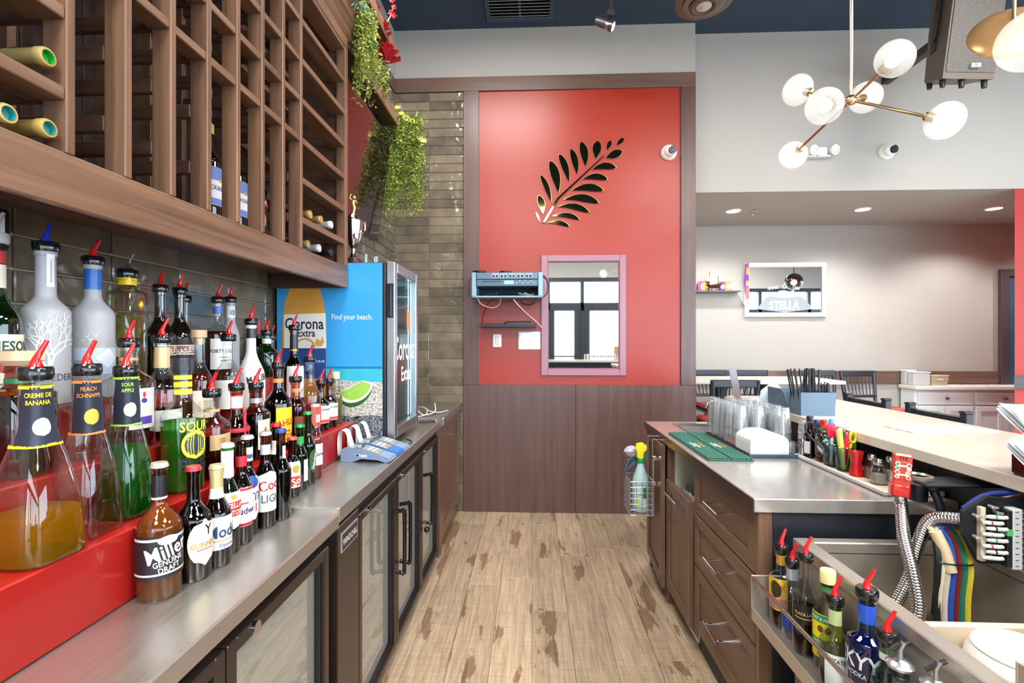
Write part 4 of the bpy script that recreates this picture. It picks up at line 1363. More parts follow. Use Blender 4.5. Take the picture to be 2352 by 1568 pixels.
SPOUT = {'red': P('D01818', .22, coat=.4), 'blue': P('1C34B8', .25, coat=.4), 'clear': glass('E8ECEC'), 'grey': P('A8A8A8', .35)}
COLLAR = P('101114', .18, spec=.7)
def pourer(t, z, rn, colour, az, lean=.42):
    c = obj('pourer', M().lathe([(0, -.004), (rn + .0045, -.004), (rn + .0062, .002), (rn + .0062, .015), (rn + .0035, .0185), (0, .0185)], 22).move(0, 0, z), COLLAR if colour != 'grey' else SPOUT['grey'], t, True, local=True)
    d = Vector((math.cos(az) * math.sin(lean), math.sin(az) * math.sin(lean), math.cos(lean)))
    b = Vector((0, 0, z + .017))
    k = b + Vector((0, 0, .014)) 
    obj('spout', M().tube([b, b + Vector((0, 0, .003)), k, k + d * .012, k + d * .034], [rn * .66, rn * .58, .0054, .0044, .0034], 12), SPOUT[colour], c, True, local=True)

BG = {'clear': ('F1F5F4', 1.0), 'green': ('4E9A48', .75), 'dkgreen': ('3A5A34', 1.0), 'brown': ('96582A', .9), 'amber': ('C88444', 1.0), 'blue': ('4A78D0', .5), 'pale': ('DDEBDF', 1.0), 'beige': ('E8E4D0', 1.0)}
def bottle(name, label, cat, x, y, z, R, H, hs, hn, rn, gl='clear', liq=None, top=None, labels=(), bands=(), sq=2.0, group=None, prof=None, decals=None, capz=None):
    t = thing(name, label, cat, (x, y, z), 0, group)
    p = prof or profile(R, H, hs, hn, rn)
    azc = math.atan2(-y, -x)
    if gl == 'frost':
        g = frosted('C9CACD', .30)
    elif gl == 'white':
        g = P('F0EFEC', .22, coat=.3)
    elif gl == 'black':
        g = P('120C0A', .08, spec=.7, coat=.4)
    else:
        g = glass(BG[gl][0], BG[gl][1], boost=1.15)
    obj('body', M().lathe(p, 32 if sq == 2 else 40, sq=sq), g, t, True, local=True)
    if liq:
        col, lev, dens = liq
        zl = p[2][1] + (H - .02) * lev
        q = [(0, .005)]
        for r_, z_ in p[1:]:
            if z_ < zl:
                q.append((max(.001, r_ - .0026), max(z_, .0045)))
        q += [(max(.001, prof_r(p, zl) - .0026), zl), (0, zl)]
        obj('liquid', M().lathe(q, 32 if sq == 2 else 40, sq=sq), liquid_mat(col, dens), t, True, local=True)
    for z0, z1, c in bands:
        obj('neck_band', wrap_patch(p, z0, z1, 0, PI, .0009, sq, 26, 2), c if not isinstance(c, str) else P(c, .35), t, True, local=True)
    for lb in labels:
        z0, z1, half, off, c = lb[:5]
        shape = lb[6] if len(lb) > 6 else None
        L_ = obj('label', wrap_patch(p, z0, z1, azc + math.radians(off), math.radians(half), .0008, sq, max(16, int(half / 2.5)), 8, shape), P(c, .5, var=.02) if isinstance(c, str) else c, t, True, local=True)
        for tx in lb[5]:
            s, h, tz, tc = tx[:4]
            to = tx[4] if len(tx) > 4 else 0
            tl = tx[5] if len(tx) > 5 else 0
            if s == '#rect':
                obj('print', wrap_patch(p, tz, tz + h, azc + math.radians(off + to), math.radians(tl), .0013, sq, max(8, int(tl / 2.5)), 3), P(tc, .5), L_, True, local=True)
            elif s == '#oval':
                obj('print', wrap_patch(p, tz, tz + h, azc + math.radians(off + to), math.radians(tl), .0013, sq, 10, 10, 'oval'), P(tc, .5), L_, True, local=True)
            elif s == '#dia':
                obj('print', wrap_patch(p, tz, tz + h, azc + math.radians(off + to), math.radians(tl), .0013, sq, 10, 10, 'dia'), P(tc, .5), L_, True, local=True)
            else:
                obj('lettering', wrap_text(p, s, h, tz, azc + math.radians(off + to), True, .0018, sq, math.radians(tl)), P(tc, .5), L_, local=True)
    if decals:
        decals(t, p, azc)
    if top:
        kind, c = top
        if kind == 'pourer':
            pourer(t, H, rn, c, random.uniform(-.6, 1.2) + azc + 1.4)
        elif kind == 'crown':
            m_ = M()
            n = 42
            for j, (rr, zz) in enumerate(((.0, .003), (rn + .0006, .003), (rn + .0022, .0005), (rn + .0030, -.006))):
                for i in range(n):
                    a = 2 * PI * i / n
                    k = rr * (1 + (.05 if i % 2 else 0) * (j == 3))
                    m_.v.append((k * math.cos(a), k * math.sin(a), H + zz))
            for j in range(3):
                for i in range(n):
                    m_.f.append((j * n + i, j * n + (i + 1) % n, (j + 1) * n + (i + 1) % n, (j + 1) * n + i))
            obj('crown_cap', m_, P(c, .25, .5), t, True, local=True)
        elif kind == 'cap':
            obj('cap', M().lathe([(rn + .002, -.030), (rn + .0025, -.002), (rn + .001, .0015), (0, .0015)], 26).move(0, 0, H), P(c, .35), t, True, local=True)
        elif kind == 'knob':
            obj('stopper', M().lathe([(rn, 0), (rn + .004, .004), (rn + .010, .010), (rn + .011, .024), (rn + .006, .028), (0, .028)], 22, sq=5 if c == 'E0CDA8' else 2).move(0, 0, H), P(c, .45), t, True, local=True)
        elif kind == 'cork':
            obj('stopper', M().lathe([(rn - .002, -.02), (rn - .001, 0), (rn + .006, 0), (rn + .006, .022), (0, .022)], 22).move(0, 0, H), wood('cork_top', 'B8906C', 'D8B894', .5, 'Z'), t, True, local=True)
        elif kind == 'oil':
            cc = obj('pourer', M().lathe([(0, 0), (rn + .010, 0), (rn + .012, .006), (rn + .006, .012), (.006, .016), (0, .016)], 20).move(0, 0, H), SILVER, t, True, local=True)
            obj('spout', M().tube([(0, 0, H + .014), (0, 0, H + .035), (.004, -.004, H + .050)], [.006, .005, .0045], 10), SILVER, cc, True, local=True)
            obj('flap', M().tube([(-.016, .004, H + .030), (0, 0, H + .044), (.016, -.004, H + .052)], [.004, .005, .004], 6), BLACK, cc, local=True)
            obj('bung', M().lathe([(rn + .0005, -.022), (rn + .0035, -.018), (rn + .0010, -.014), (rn + .0035, -.010), (rn + .001, -.005), (rn + .003, 0)], 18).move(0, 0, H), BLACK, cc, True, local=True)
    return t
LB = 'liquor_bottle'
# ---- flasks on the front step (square tapering bottles)
def flask_prof(R, H):
    return [(0, .004), (R * .86, 0), (R * .97, .003), (R, .010), (R * .93, .07), (R * .80, .12), (R * .62, .165), (R * .46, .195), (.0205, .225), (.0175, H - .012), (.0180, H - .010), (.0180, H - .002), (.016, H)]
def flask(label, x, y, R, H, liq, band, fruit, txt):
    p = flask_prof(R, H)
    return bottle(LB, label, 'bottle', x, y, 1.0, R, H, .01, .2, .0165, 'clear', liq, ('pourer', 'red'),
                  labels=[(.190, .285, 72, 8, '1B2436', [(txt[0], .0075, .272, band), (txt[1], .0075, .260, band), ('#oval', .030, .205, fruit, 12, 30)])],
                  bands=[(.282, .287, P(band, .4)), (.187, .192, P(band, .4))], sq=3.6, prof=p)
flask('tapered flask of yellow liqueur with a black and yellow neck label, nearest of three', -.826, .772, .056, .300, ('F2BC10', .27, .5), 'F0D820', 'E8E0B0', ('CREME DE', 'BANANA'))
flask('square tapered clear flask with an orange trimmed neck label, middle of the three', -.840, .879, .046, .300, None, 'F08840', 'F0B040', ('PEACH', 'SCHNAPPS'))
flask('square tapered flask of bright green liqueur with a lime trimmed neck label', -.845, .973, .044, .292, ('22A82C', .52, .6), '9CD83C', 'D8E8B0', ('SOUR', 'APPLE'))
bottle(LB, 'flask shaped bottle of lime green sour liqueur with yellow striped tape on its neck', 'bottle', -.852, 1.146, 1.0, .046, .318, .175, .225, .0185, 'clear', ('5CC83A', .56, .6), ('cap', '20242C'),
       labels=[(.045, .165, 50, 34, glass('F1F5F4'), [('#oval', .07, .078, 'E4E83C', 0, 38), ('#oval', .056, .085, '2A3440', 0, 30), ('SOUR', .024, .158, 'E4E83C'), ('PUSS', .030, .066, '20242C')])],
       bands=[(.232, .244, P('F0E840', .4)), (.250, .262, P('F0E840', .4)), (.268, .278, P('F0E840', .4)), (.282, .318, P('1C2028', .3))])
bottle(LB, 'square shouldered tequila bottle half full of dark red liquid with a paper label', 'bottle', -.858, 1.262, 1.0, .040, .215, .135, .165, .0165, 'clear', ('6A0C10', .50, 1.0), ('pourer', 'red'),
       labels=[(.075, .115, 42, 36, 'C8A878', [('#rect', .02, .085, 'A88858', 0, 12)])], bands=[(.172, .180, P('C8A070', .5))], sq=3.0)
bottle(LB, 'dark amber bottle with a white neck label and a red ribbon tied round it', 'bottle', -.866, 1.383, 1.0, .034, .220, .105, .150, .0155, 'amber', ('5A1408', .62, 1.0), ('pourer', 'red'),
       labels=[(.030, .085, 60, 30, '3A1010', [])], bands=[(.166, .200, P('E6E2DE', .45)), (.162, .167, P('C02020', .4)), (.200, .205, P('C02020', .4))],
       decals=lambda t, p, a: obj('ribbon', M().lathe([(.0352, .098), (.0358, .104), (.0352, .110)], 26).add([(.0355 * math.cos(a + .5 + q), .0355 * math.sin(a + .5 + q), zz) for q, zz in ((0, .16), (.3, .16), (.25, .1), (.7, .02), (.45, .02), (.05, .1))], [(0, 1, 2, 5), (5, 2, 3, 4)]), P('D03038', .5), t, local=True))
bottle(LB, 'dark square whiskey bottle with a cream side label beside the coffee liqueur', 'bottle', -.859, 1.470, 1.0, .037, .215, .135, .165, .016, 'brown', ('2A0E08', .66, 1.0), ('pourer', 'red'),
       labels=[(.030, .120, 34, 42, 'E4DCC8', [('#dia', .05, .05, 'B86A30', 0, 18)])], bands=[(.170, .185, P('B8BCC4', .3, .4))], sq=3.2)
bottle(LB, 'black-brown coffee liqueur bottle with a bright yellow label', 'bottle', -.857, 1.598, 1.0, .043, .272, .150, .205, .016, 'brown', ('1E0A06', .9, 1.0), ('pourer', 'red'),
       labels=[(.025, .140, 42, 34, 'F0C418', [('KAHLUA', .022, .092, 'B82018', 4, 8), ('#rect', .004, .06, 'B82018', 0, 24), ('LICOR DE CAFE', .007, .05, 'B82018')], 'shield')], bands=[(.222, .236, P('C88A3C', .4))])
bottle(LB, 'amber bottle with an orange neck band between the coffee liqueur and a clear bottle', 'bottle', -.866, 1.736, 1.0, .034, .215, .120, .165, .0155, 'amber', ('8A4410', .75, 1.0), ('pourer', 'red'),
       labels=[(.03, .09, 46, 40, '7A3A18', [])], bands=[(.175, .19, P('D88A50', .4))])
bottle(LB, 'round shouldered clear bottle with a coral label, third from the fridge', 'bottle', -.860, 1.838, 1.0, .040, .285, .150, .205, .0155, 'clear', None, ('pourer', 'red'),
       labels=[(.03, .12, 40, 46, 'D85850', [('#rect', .03, .05, 'E8DCD8', 0, 14)], 'shield')], bands=[(.232, .245, P('202228', .3))])
bottle(LB, 'short dark rum bottle with a white label, farther from the blue fridge', 'bottle', -.862, 1.940, 1.0, .033, .185, .105, .135, .0145, 'brown', ('2A0A08', .6, 1.0), ('pourer', 'red'),
       labels=[(.030, .100, 62, 30, 'ECE8E0', [('EL DORADO', .009, .085, '3A2A20'), ('#rect', .012, .032, 'D04040', 0, 58)])])
bottle(LB, 'short dark rum bottle with a white label, closest to the blue fridge', 'bottle', -.864, 2.025, 1.0, .035, .185, .105, .135, .0145, 'brown', ('2A0A08', .6, 1.0), ('pourer', 'red'),
       labels=[(.030, .100, 62, 34, 'EAE4DA', [('EL DORADO', .009, .085, '3A2A20'), ('#rect', .012, .032, 'D04040', 0, 58)])])
bottle(LB, 'clear bottle with a beige screw cap against the blue fridge', 'bottle', -.868, 2.105, 1.0, .028, .225, .125, .165, .0145, 'beige', ('E0D8B0', .6, 1.0), ('cap', 'D8C89C'))
# ---- middle step
bottle(LB, 'dark red almond liqueur bottle with a square cream stopper behind the yellow flask', 'bottle', -.965, .872, 1.1095, .046, .205, .150, .170, .018, 'amber', ('4A0A06', .78, 1.0), ('knob', 'E0CDA8'), bands=[(.172, .182, P('2E7A4C', .4))], sq=3.4)
bottle(LB, 'wide clear dimpled bottle behind the middle flask', 'bottle', -.970, 1.015, 1.1095, .047, .160, .110, .140, .018, 'clear', None, ('cap', 'D8D8D8'), sq=2.6)
bottle(LB, 'clear faceted whisky decanter with a small purple crest label', 'bottle', -.968, 1.122, 1.1095, .050, .240, .150, .190, .017, 'clear', ('B83040', .12, 1.0), ('pourer', 'red'),
       labels=[(.045, .14, 34, 34, 'D6D2CC', [('#oval', .012, .105, '3A3A8C', 0, 8), ('#rect', .018, .055, '5A3AA0', 0, 24), ('#oval', .014, .118, 'C83030', 0, 4)])], bands=[(.205, .212, P('C8A060', .4))], sq=2.5)
bottle(LB, 'clear bottle of dark red liqueur with a long gold foil neck', 'bottle', -.968, 1.226, 1.1095, .044, .250, .125, .180, .017, 'clear', ('3A0A0E', .32, 1.0), ('pourer', 'red'),
       labels=[(.022, .075, 60, 26, 'E8E4D8', [('#rect', .02, .03, 'B8B0A0', 0, 30)])], bands=[(.182, .236, P('D8BC88', .35, .2))])
bottle(LB, 'wooden topped bottle of orange-red liqueur with a cream label', 'bottle', -.972, 1.372, 1.1095, .036, .262, .135, .190, .015, 'clear', ('B83A10', .64, 1.0), ('cork', None),
       labels=[(.03, .11, 50, 26, 'E6D8C0', [('#rect', .03, .05, 'C8B8A0', 0, 30)])])
bottle(LB, 'tall clear bottle holding a little red liquid, in front of the amber whisky', 'bottle', -.968, 1.504, 1.1095, .043, .255, .140, .195, .0165, 'clear', ('C02428', .13, 1.0), ('pourer', 'red'),
       labels=[(.04, .13, 40, -20, 'DADAD8', []), (.05, .12, 28, 50, 'E0D8D4', [])])
bottle(LB, 'opaque white coconut rum bottle with a palm tree print', 'bottle', -.985, 1.657, 1.1095, .045, .312, .120, .225, .0155, 'white', None, ('pourer', 'red'),
       labels=[(.02, .13, 40, 34, 'F0EFEC', [('MALIBU', .022, .125, '30302E', 0, 10), ('#oval', .05, .03, 'E89050', 6, 14), ('#rect', .05, .055, '4A4A38', 0, 2), ('#oval', .014, .100, '3A4A30', -4, 12)])], bands=[(.262, .296, P('2A2A2C', .3))])
bottle(LB, 'dark bottle with a large white label and gold neck band, before the fridge', 'bottle', -.985, 1.962, 1.1095, .037, .300, .140, .200, .0150, 'brown', ('1A0A08', .92, 1.0), ('pourer', 'red'),
       labels=[(.02, .150, 70, 24, 'F0F0EE', [('Q', .02, .1, '6A6A70', 20)])], bands=[(.212, .218, P('D8A84C', .35, .4)), (.222, .28, P('1E2024', .3))])
# ---- back step
def crest(t, p, a):
    obj('crest', wrap_patch(p, .080, .112, a + .45, .30, .0014, n=8, m=4), P('A83A30', .5), t, local=True)
bottle(LB, 'green whiskey bottle with a big cream label, leftmost on the back step', 'bottle', -1.10, .945, 1.2195, .042, .345, .175, .245, .0165, 'green', ('3A8A20', .62, .8), ('pourer', 'grey'),
       labels=[(.025, .155, 74, 26, 'EAE4CC', [('JAMESON', .021, .132, '2A4A3A'), ('#rect', .034, .078, 'B04438', 0, 20), ('#rect', .004, .052, '8A8470', 0, 46), ('#rect', .004, .042, '8A8470', 0, 46)]), (.0, .022, 74, 26, '1E4A4A', [('WHISKEY', .01, .012, 'D8C070')])],
       bands=[(.250, .298, P('E8E2CE', .5)), (.300, .326, P('C02830', .4))])
def tree(t, p, a):
    m_ = M()
    rr = random.Random(11)
    def br(th, z, ang, ln, w):
        if ln < .008 or z > .215:
            return
        z2, t2 = z + ln * math.cos(ang), th + ln * math.sin(ang) / .042
        def q(tt, zz):
            r_ = prof_r(p, zz) + .0012
            return (r_ * math.cos(tt), r_ * math.sin(tt), zz)
        dx, dz = math.cos(ang) * w / .042, -math.sin(ang) * w
        m_.add([q(th - dx, z - dz), q(th + dx, z + dz), q(t2 + dx * .7, z2 + dz * .7), q(t2 - dx * .7, z2 - dz * .7)], [(0, 1, 2, 3)])
        for s in (-1, 1):
            br(t2, z2, ang + s * rr.uniform(.25, .62), ln * rr.uniform(.68, .86), w * .7)
    for s, a0 in ((-1, -.5), (1, .25), (0, 0)):
        br(a + .12, .075, a0 * .9, .034, .0030)
    obj('tree_print', m_, P('F4F6F8', .4, emit=.0), t, local=True)
    obj('lettering', wrap_text(p, 'BELVEDERE', .016, .062, a + .35, False), P('50545C', .5), t, local=True)
bottle(LB, 'frosted vodka bottle with a white bare tree print and blue spout', 'bottle', -1.09, 1.040, 1.2195, .043, .345, .205, .245, .0185, 'frost', None, ('pourer', 'blue'), decals=tree,
       labels=[(.262, .335, 22, 26, 'F0F0F0', [('#rect', .05, .272, 'A8A8AC', 0, 3)])])
def geese(t, p, a):
    for dt, z, s in ((-.25, .150, 1), (.12, .152, 1.2), (-.1, .142, .8), (-.42, .140, .8)):
        m_ = M()
        for sg in (-1, 1):
            m_.add([(prof_r(p, z) * 1.02 * math.cos(a + dt + q), prof_r(p, z) * 1.02 * math.sin(a + dt + q), z + w) for q, w in ((0, 0), (sg * .13 * s, .012 * s), (sg * .05, .001))], [(0, 1, 2)])
        obj('bird_print', m_, P('F4F6F8', .4), t, local=True)
bottle(LB, 'frosted vodka bottle with a blue neck foil and white flying birds', 'bottle', -1.10, 1.167, 1.2195, .044, .335, .205, .255, .0175, 'frost', None, ('pourer', 'red'), decals=geese,
       labels=[(.06, .125, 80, 10, 'C6D2E8', [('#rect', .03, .065, '8AA4D8', -40, 20), ('#dia', .05, .075, 'E8EEF6', 30, 34)])], bands=[(.270, .320, P('2468C0', .3))])
bottle(LB, 'tall straight clear tequila bottle with a yellow neck band', 'bottle', -1.10, 1.270, 1.2195, .040, .318, .270, .288, .0185, 'beige', ('E0D890', .70, .6), ('pourer', 'clear'),
       labels=[(.03, .075, 24, -46, 'DCD8A8', []), (.10, .135, 24, -46, 'DCD8A8', [])], bands=[(.293, .312, P('F0CC18', .4))], sq=3.0,
       decals=lambda t, p, a: obj('gold_seal', M().ball((.042 * math.cos(a + .75), .042 * math.sin(a + .75), .24), .007, .007, .013), P('D8A838', .3, .5), t, True, local=True))
for yy_, lb, off in ((1.387, 'nearer of two black cream liqueur bottles with a tilted red label', 46), (1.466, 'farther of two black cream liqueur bottles with a tilted red label', 30)):
    bottle(LB, lb, 'bottle', -1.10, yy_, 1.2195, .0385, .290, .150, .215, .0145, 'black', None, ('pourer', 'red'),
           labels=[(.03, .150, 56, off, '1E1612', [('#rect', .030, .100, 'E8DCC8', 0, 54), ('#rect', .024, .103, 'B0482C', 0, 54), ('BAILEYS', .016, .115, 'F0E8D8', 0, 12), ('#rect', .05, .04, '4A4A40', 10, 30)])])
bottle(LB, 'slim clear bottle with a red spout hidden behind the farther black cream liqueur', 'bottle', -1.165, 1.575, 1.2195, .028, .275, .150, .205, .0145, 'clear', None, ('pourer', 'red'))
bottle(LB, 'amber whisky bottle with a blue neck band and white lettered label', 'bottle', -1.10, 1.650, 1.2195, .042, .278, .165, .205, .0155, 'clear', ('8A3C10', .68, 1.0), ('pourer', 'red'),
       labels=[(.045, .150, 58, 26, 'ECEAE8', [('FORTY CREEK', .0125, .108, '34343C'), ('#rect', .003, .085, '8A8A90', 0, 20), ('WHISKY', .006, .075, '6A6A70')])], bands=[(.238, .262, P('4A6AB4', .35))])
bottle(LB, 'slim frosted bottle with a white swirl neck label against the tiles', 'bottle', -1.12, 1.752, 1.2195, .030, .288, .155, .225, .0150, 'frost', None, ('pourer', 'red'), bands=[(.228, .272, P('F0F0F0', .4))],
       labels=[(.23, .27, 40, 26, 'F0F0F0', [('@', .016, .25, '6A6E74')])])
bottle(LB, 'green gin bottle with a white neck band and red spout near the fridge', 'bottle', -1.075, 1.916, 1.2195, .042, .168, .095, .128, .0165, 'green', ('2C9A44', .6, .8), ('pourer', 'red'), bands=[(.132, .152, P('E0E8E0', .4))])
bottle(LB, 'dark wine bottle with a red foil cap in the back corner near the fridge', 'bottle', -1.155, 1.992, 1.2195, .035, .234, .115, .165, .0150, 'dkgreen', ('1A2014', .7, 1.0), ('cap', 'A02838'), bands=[(.17, .205, P('A02838', .4))])
bottle(LB, 'small clear bottle with a black banded neck closest to the fridge corner', 'bottle', -1.155, 2.095, 1.2195, .032, .150, .080, .112, .0145, 'clear', None, ('pourer', 'red'), bands=[(.115, .135, P('24262C', .3))])

# ---- beers along the worktop
BB = 'beer_bottle'
def beer(label, x, y, z, R, top, crown, gl, liq, labels=(), bands=(), hs=.52, hn=.72):
    H = top - .003
    return bottle(BB, label, 'bottle', x, y, z, R, H, H * hs, H * hn, .0125, gl, liq, ('crown', crown) if crown else None, labels, bands)
WT = .859
beer('nearest beer bottle, clear glass with golden beer and a black diagonal label', -.738, .928, WT, .0385, .262, 'D0C8B8', 'clear', ('E88C1C', .88, .5),
     [(.045, .128, 88, 10, '15141C', [('#rect', .005, .118, 'C8C4C0', 0, 86), ('#rect', .004, .052, 'D8C8C0', 0, 86), ('Miller', .030, .098, 'E8E8EA', 10, 14), ('GENUINE', .011, .076, 'E0E0E4', 12, 8), ('DRAFT', .011, .063, 'E0E0E4', 14, 8), ('#oval', .018, .108, 'D4D4D4', 12, 26)])],
     [(.195, .238, P('16171E', .35)), (.191, .196, P('D8D4CC', .4))])
beer('dark stout bottle with a red cap and a cream oval label', -.722, 1.002, WT, .0345, .236, 'C83848', 'brown', ('160A08', .9, 1.0),
     [(.030, .128, 56, 38, 'E6E2CC', [('GUINNESS', .011, .075, 'B89A60'), ('#rect', .003, .063, 'C87A70', 0, 30), ('Y', .022, .105, '2C2A24', 10)], 'oval')])
beer('brown beer bottle with gold foil neck and a white blue lettered label', -.712, 1.063, WT, .0300, .224, 'E0CC98', 'brown', ('5A1E08', .75, 1.0),
     [(.040, .112, 84, 26, 'EDEDEC', [('Modelo', .027, .080, '24406C', 24), ('#rect', .003, .058, 'C8A060', 0, 50), ('Especial', .009, .05, '5A78A8', 14)])],
     [(.150, .172, P('EAE6E0', .4)), (.172, .214, P('DCC48C', .3, .4))], .48, .74)
beer('green beer bottle wearing a white foil neck and a red banner label', -.728, 1.126, WT, .0275, .258, 'E6E6E4', 'green', ('5A6A10', .7, 1.0),
     [(.070, .145, 70, 30, 'F0EEEA', [('#rect', .034, .088, 'C02A24', 0, 60), ('STELLA', .012, .114, 'F4F2EE'), ('ARTOIS', .012, .097, 'F4F2EE'), ('#oval', .012, .128, 'C8A040', 0, 14)], 'point')],
     [(.178, .254, P('EEEEEC', .35))])
beer('brown beer bottle with a red bow neck label and white body label', -.728, 1.181, WT, .0255, .254, None, 'brown', ('4A1A0A', .72, 1.0),
     [(.045, .140, 76, 30, 'EDEBE8', [('#rect', .006, .133, 'C02430', 0, 74), ('#rect', .007, .046, 'C02430', 0, 74), ('Budweiser', .017, .084, '3A3A68', 26), ('#rect', .003, .10, 'B02030', -10, 20)])], [(.190, .216, P('C22834', .4))])
beer('dark beer bottle with a silver cap and a white oval light beer label', -.744, 1.234, WT, .0255, .256, 'C8CCD4', 'brown', ('3A120A', .72, 1.0),
     [(.040, .150, 66, 26, 'EDEFF2', [('ULTRA', .022, .100, '4A4E58', 22), ('#oval', .034, .12, '2C4E98', 0, 44), ('#rect', .022, .06, 'C83038', 24, 4)], 'shield')], [(.190, .226, P('DCE0E6', .4)), (.197, .208, P('2A50A0', .4))])
beer('brown light beer bottle with a silver cap and a white mountain peak label', -.726, 1.288, WT, .0260, .256, 'C8CCD0', 'brown', ('3A140C', .72, 1.0),
     [(.045, .140, 78, 30, 'E9EBEE', [('Coors', .028, .118, 'C02838', 20, 8), ('LIGHT', .022, .080, '5A6068', 22)], 'peak')], [(.195, .222, P('D0D4DA', .3, .3))])
beer('plain black-brown beer bottle with a blue cap by the worktop step', -.716, 1.350, WT, .0275, .252, '2A48A8', 'brown', ('14090A', .9, 1.0), [(.17, .205, 24, 44, 'D8D4CC', [])])
beer('brown beer bottle with a red cap standing behind the blue capped one', -.770, 1.425, .874, .0240, .240, 'C83028', 'brown', ('2A0E08', .8, 1.0), [(.15, .19, 50, -20, 'D8D4D0', [])])
beer('short brown beer bottle with a slanted red and white label', -.757, 1.495, .874, .0245, .186, 'D05A48', 'brown', ('4A1A0C', .7, 1.0),
     [(.030, .110, 56, 30, 'EEEAE0', [('#rect', .030, .035, 'D04030', 0, 50), ('Sol', .024, .052, 'F4F0E8', 6, 20), ('#oval', .026, .075, 'B8A848', 0, 26)])])
beer('bright green beer bottle, nearer of the two green ones at the far end', -.764, 1.560, .874, .0245, .214, '2A9A54', 'green', ('5A7A18', .6, .8), [(.03, .10, 30, 60, 'D8E4D0', []), (.150, .175, 60, 20, '2E9A4C', [])])
beer('green beer bottle, farther and taller of the two green ones at the far end', -.768, 1.626, .874, .0250, .246, '3A9A58', 'green', ('6A7A1C', .6, .8), [(.04, .12, 40, 50, '2C5A2C', [('Heineken', .013, .08, 'E8F0E4', 0, 80)], 'oval')])
beer('clear beer bottle with orange beer and a white cap, farthest of the row', -.772, 1.690, .874, .0250, .264, 'C8CCD0', 'clear', ('E0702C', .5, .6), [(.05, .125, 40, 44, 'E4E4EC', [('Corona', .014, .09, '2A3A70')])])

# ---- wine bottles in the rack
def lying(label, y, z, foil, gl='dkgreen', x0=-.855, R=.036, open_=None, liqc=None, cap=None):
    t = thing('wine_bottle', label, 'wine bottle', (x0, y, z), 0, 'wine bottles lying in the rack')
    L_ = .30
    p = profile(R, L_, .185, .225, .0135)
    q = [(r_, zz - L_) for r_, zz in p]
    obj('body', M().lathe(q, 26, axis='X'), P('17251A', .08, coat=.4) if gl == 'dkgreen' else glass(BG[gl][0]), t, True, local=True)
    if foil:
        obj('foil', M().lathe([(.0148, -.075), (.0150, -.018), (.0165, -.016), (.0165, -.004), (.0150, -.0005)] + ([(0, .0005)] if cap else [(.0115, 0)]), 24, axis='X'), P(foil, .3, .35), t, True, local=True)
    if open_:
        obj('mouth', M().lathe([(.0112, .0002), (.0108, -.012), (0, -.014)], 20, axis='X'), P(open_, .15), t, True, local=True)
    return t
lying('open gold foil wine bottle with a green glass mouth, above two others', .818, 1.862, 'B09C60', open_='1F9A2C', x0=-.852, R=.028)
lying('gold foil wine bottle on the rack bottom, left of its neighbour', .762, 1.736, 'C8AE68', open_='2C8A8A', x0=-.862, R=.028)
lying('gold foil wine bottle on the rack bottom, right of its neighbour against the post', .818, 1.736, 'BCA058', open_='2C8A8A', x0=-.850, R=.028)
lying('gold capped bottle on the upper level of the right bay, closest to the lattice', 1.880, 1.863, 'C8A868', cap=1, gl='pale', x0=-.875)
lying('bronze capped bottle on the upper level of the right bay, between gold and white caps', 1.962, 1.863, 'B89860', cap=1, gl='pale', x0=-.868)
lying('white capped bottle on the upper level of the right bay', 2.050, 1.863, 'E6E8EC', cap=1, gl='pale', x0=-.862)
lying('olive gold capped bottle at the bottom of the right bay', 1.872, 1.744, 'A8985C', cap=1, x0=-.880)
lying('white capped bottle at the bottom of the right bay', 1.955, 1.744, 'E2E4E8', cap=1, gl='pale', x0=-.872)
lying('black foil bottle with a dark red top at the bottom of the right bay', 2.045, 1.744, '1E2636', cap=1, x0=-.862)
for y, z0, lb in ((1.43, 1.705, 'standing wine bottle with a blue and white label and gold capsule, in the rack'), (1.56, 1.705, 'standing wine bottle with a blue and white label, beside the orange figure bottle')):
    bottle('wine_bottle', lb, 'wine bottle', -.985, y, z0, .038, .315, .195, .24, .0145, 'dkgreen', ('0E120E', .9, 1.0), ('cap', 'C8A860'),
           labels=[(.065, .180, 84, 30, 'F0F0F2', [('#rect', .040, .14, '7088C8', 0, 82), ('#rect', .02, .066, '7088C8', 0, 82), ('JACKSON', .013, .118, '4A5068', 6), ('#oval', .012, .135, 'D8A838', 26, 10)])], group='standing bottles in the rack')
bottle('wine_bottle', 'standing dark bottle with an orange figure on a black and red label, in the rack', 'wine bottle', -.985, 1.688, 1.705, .036, .300, .185, .23, .0145, 'dkgreen', ('0E0E0C', .9, 1.0), ('cap', '201818'),
       labels=[(.05, .155, 84, 26, '1A1412', [('#rect', .012, .135, 'B03028', 0, 80), ('#oval', .05, .06, 'D88A40', 10, 22), ('WINE', .012, .15, 'E8E0D8', 8)])], group='standing bottles in the rack')

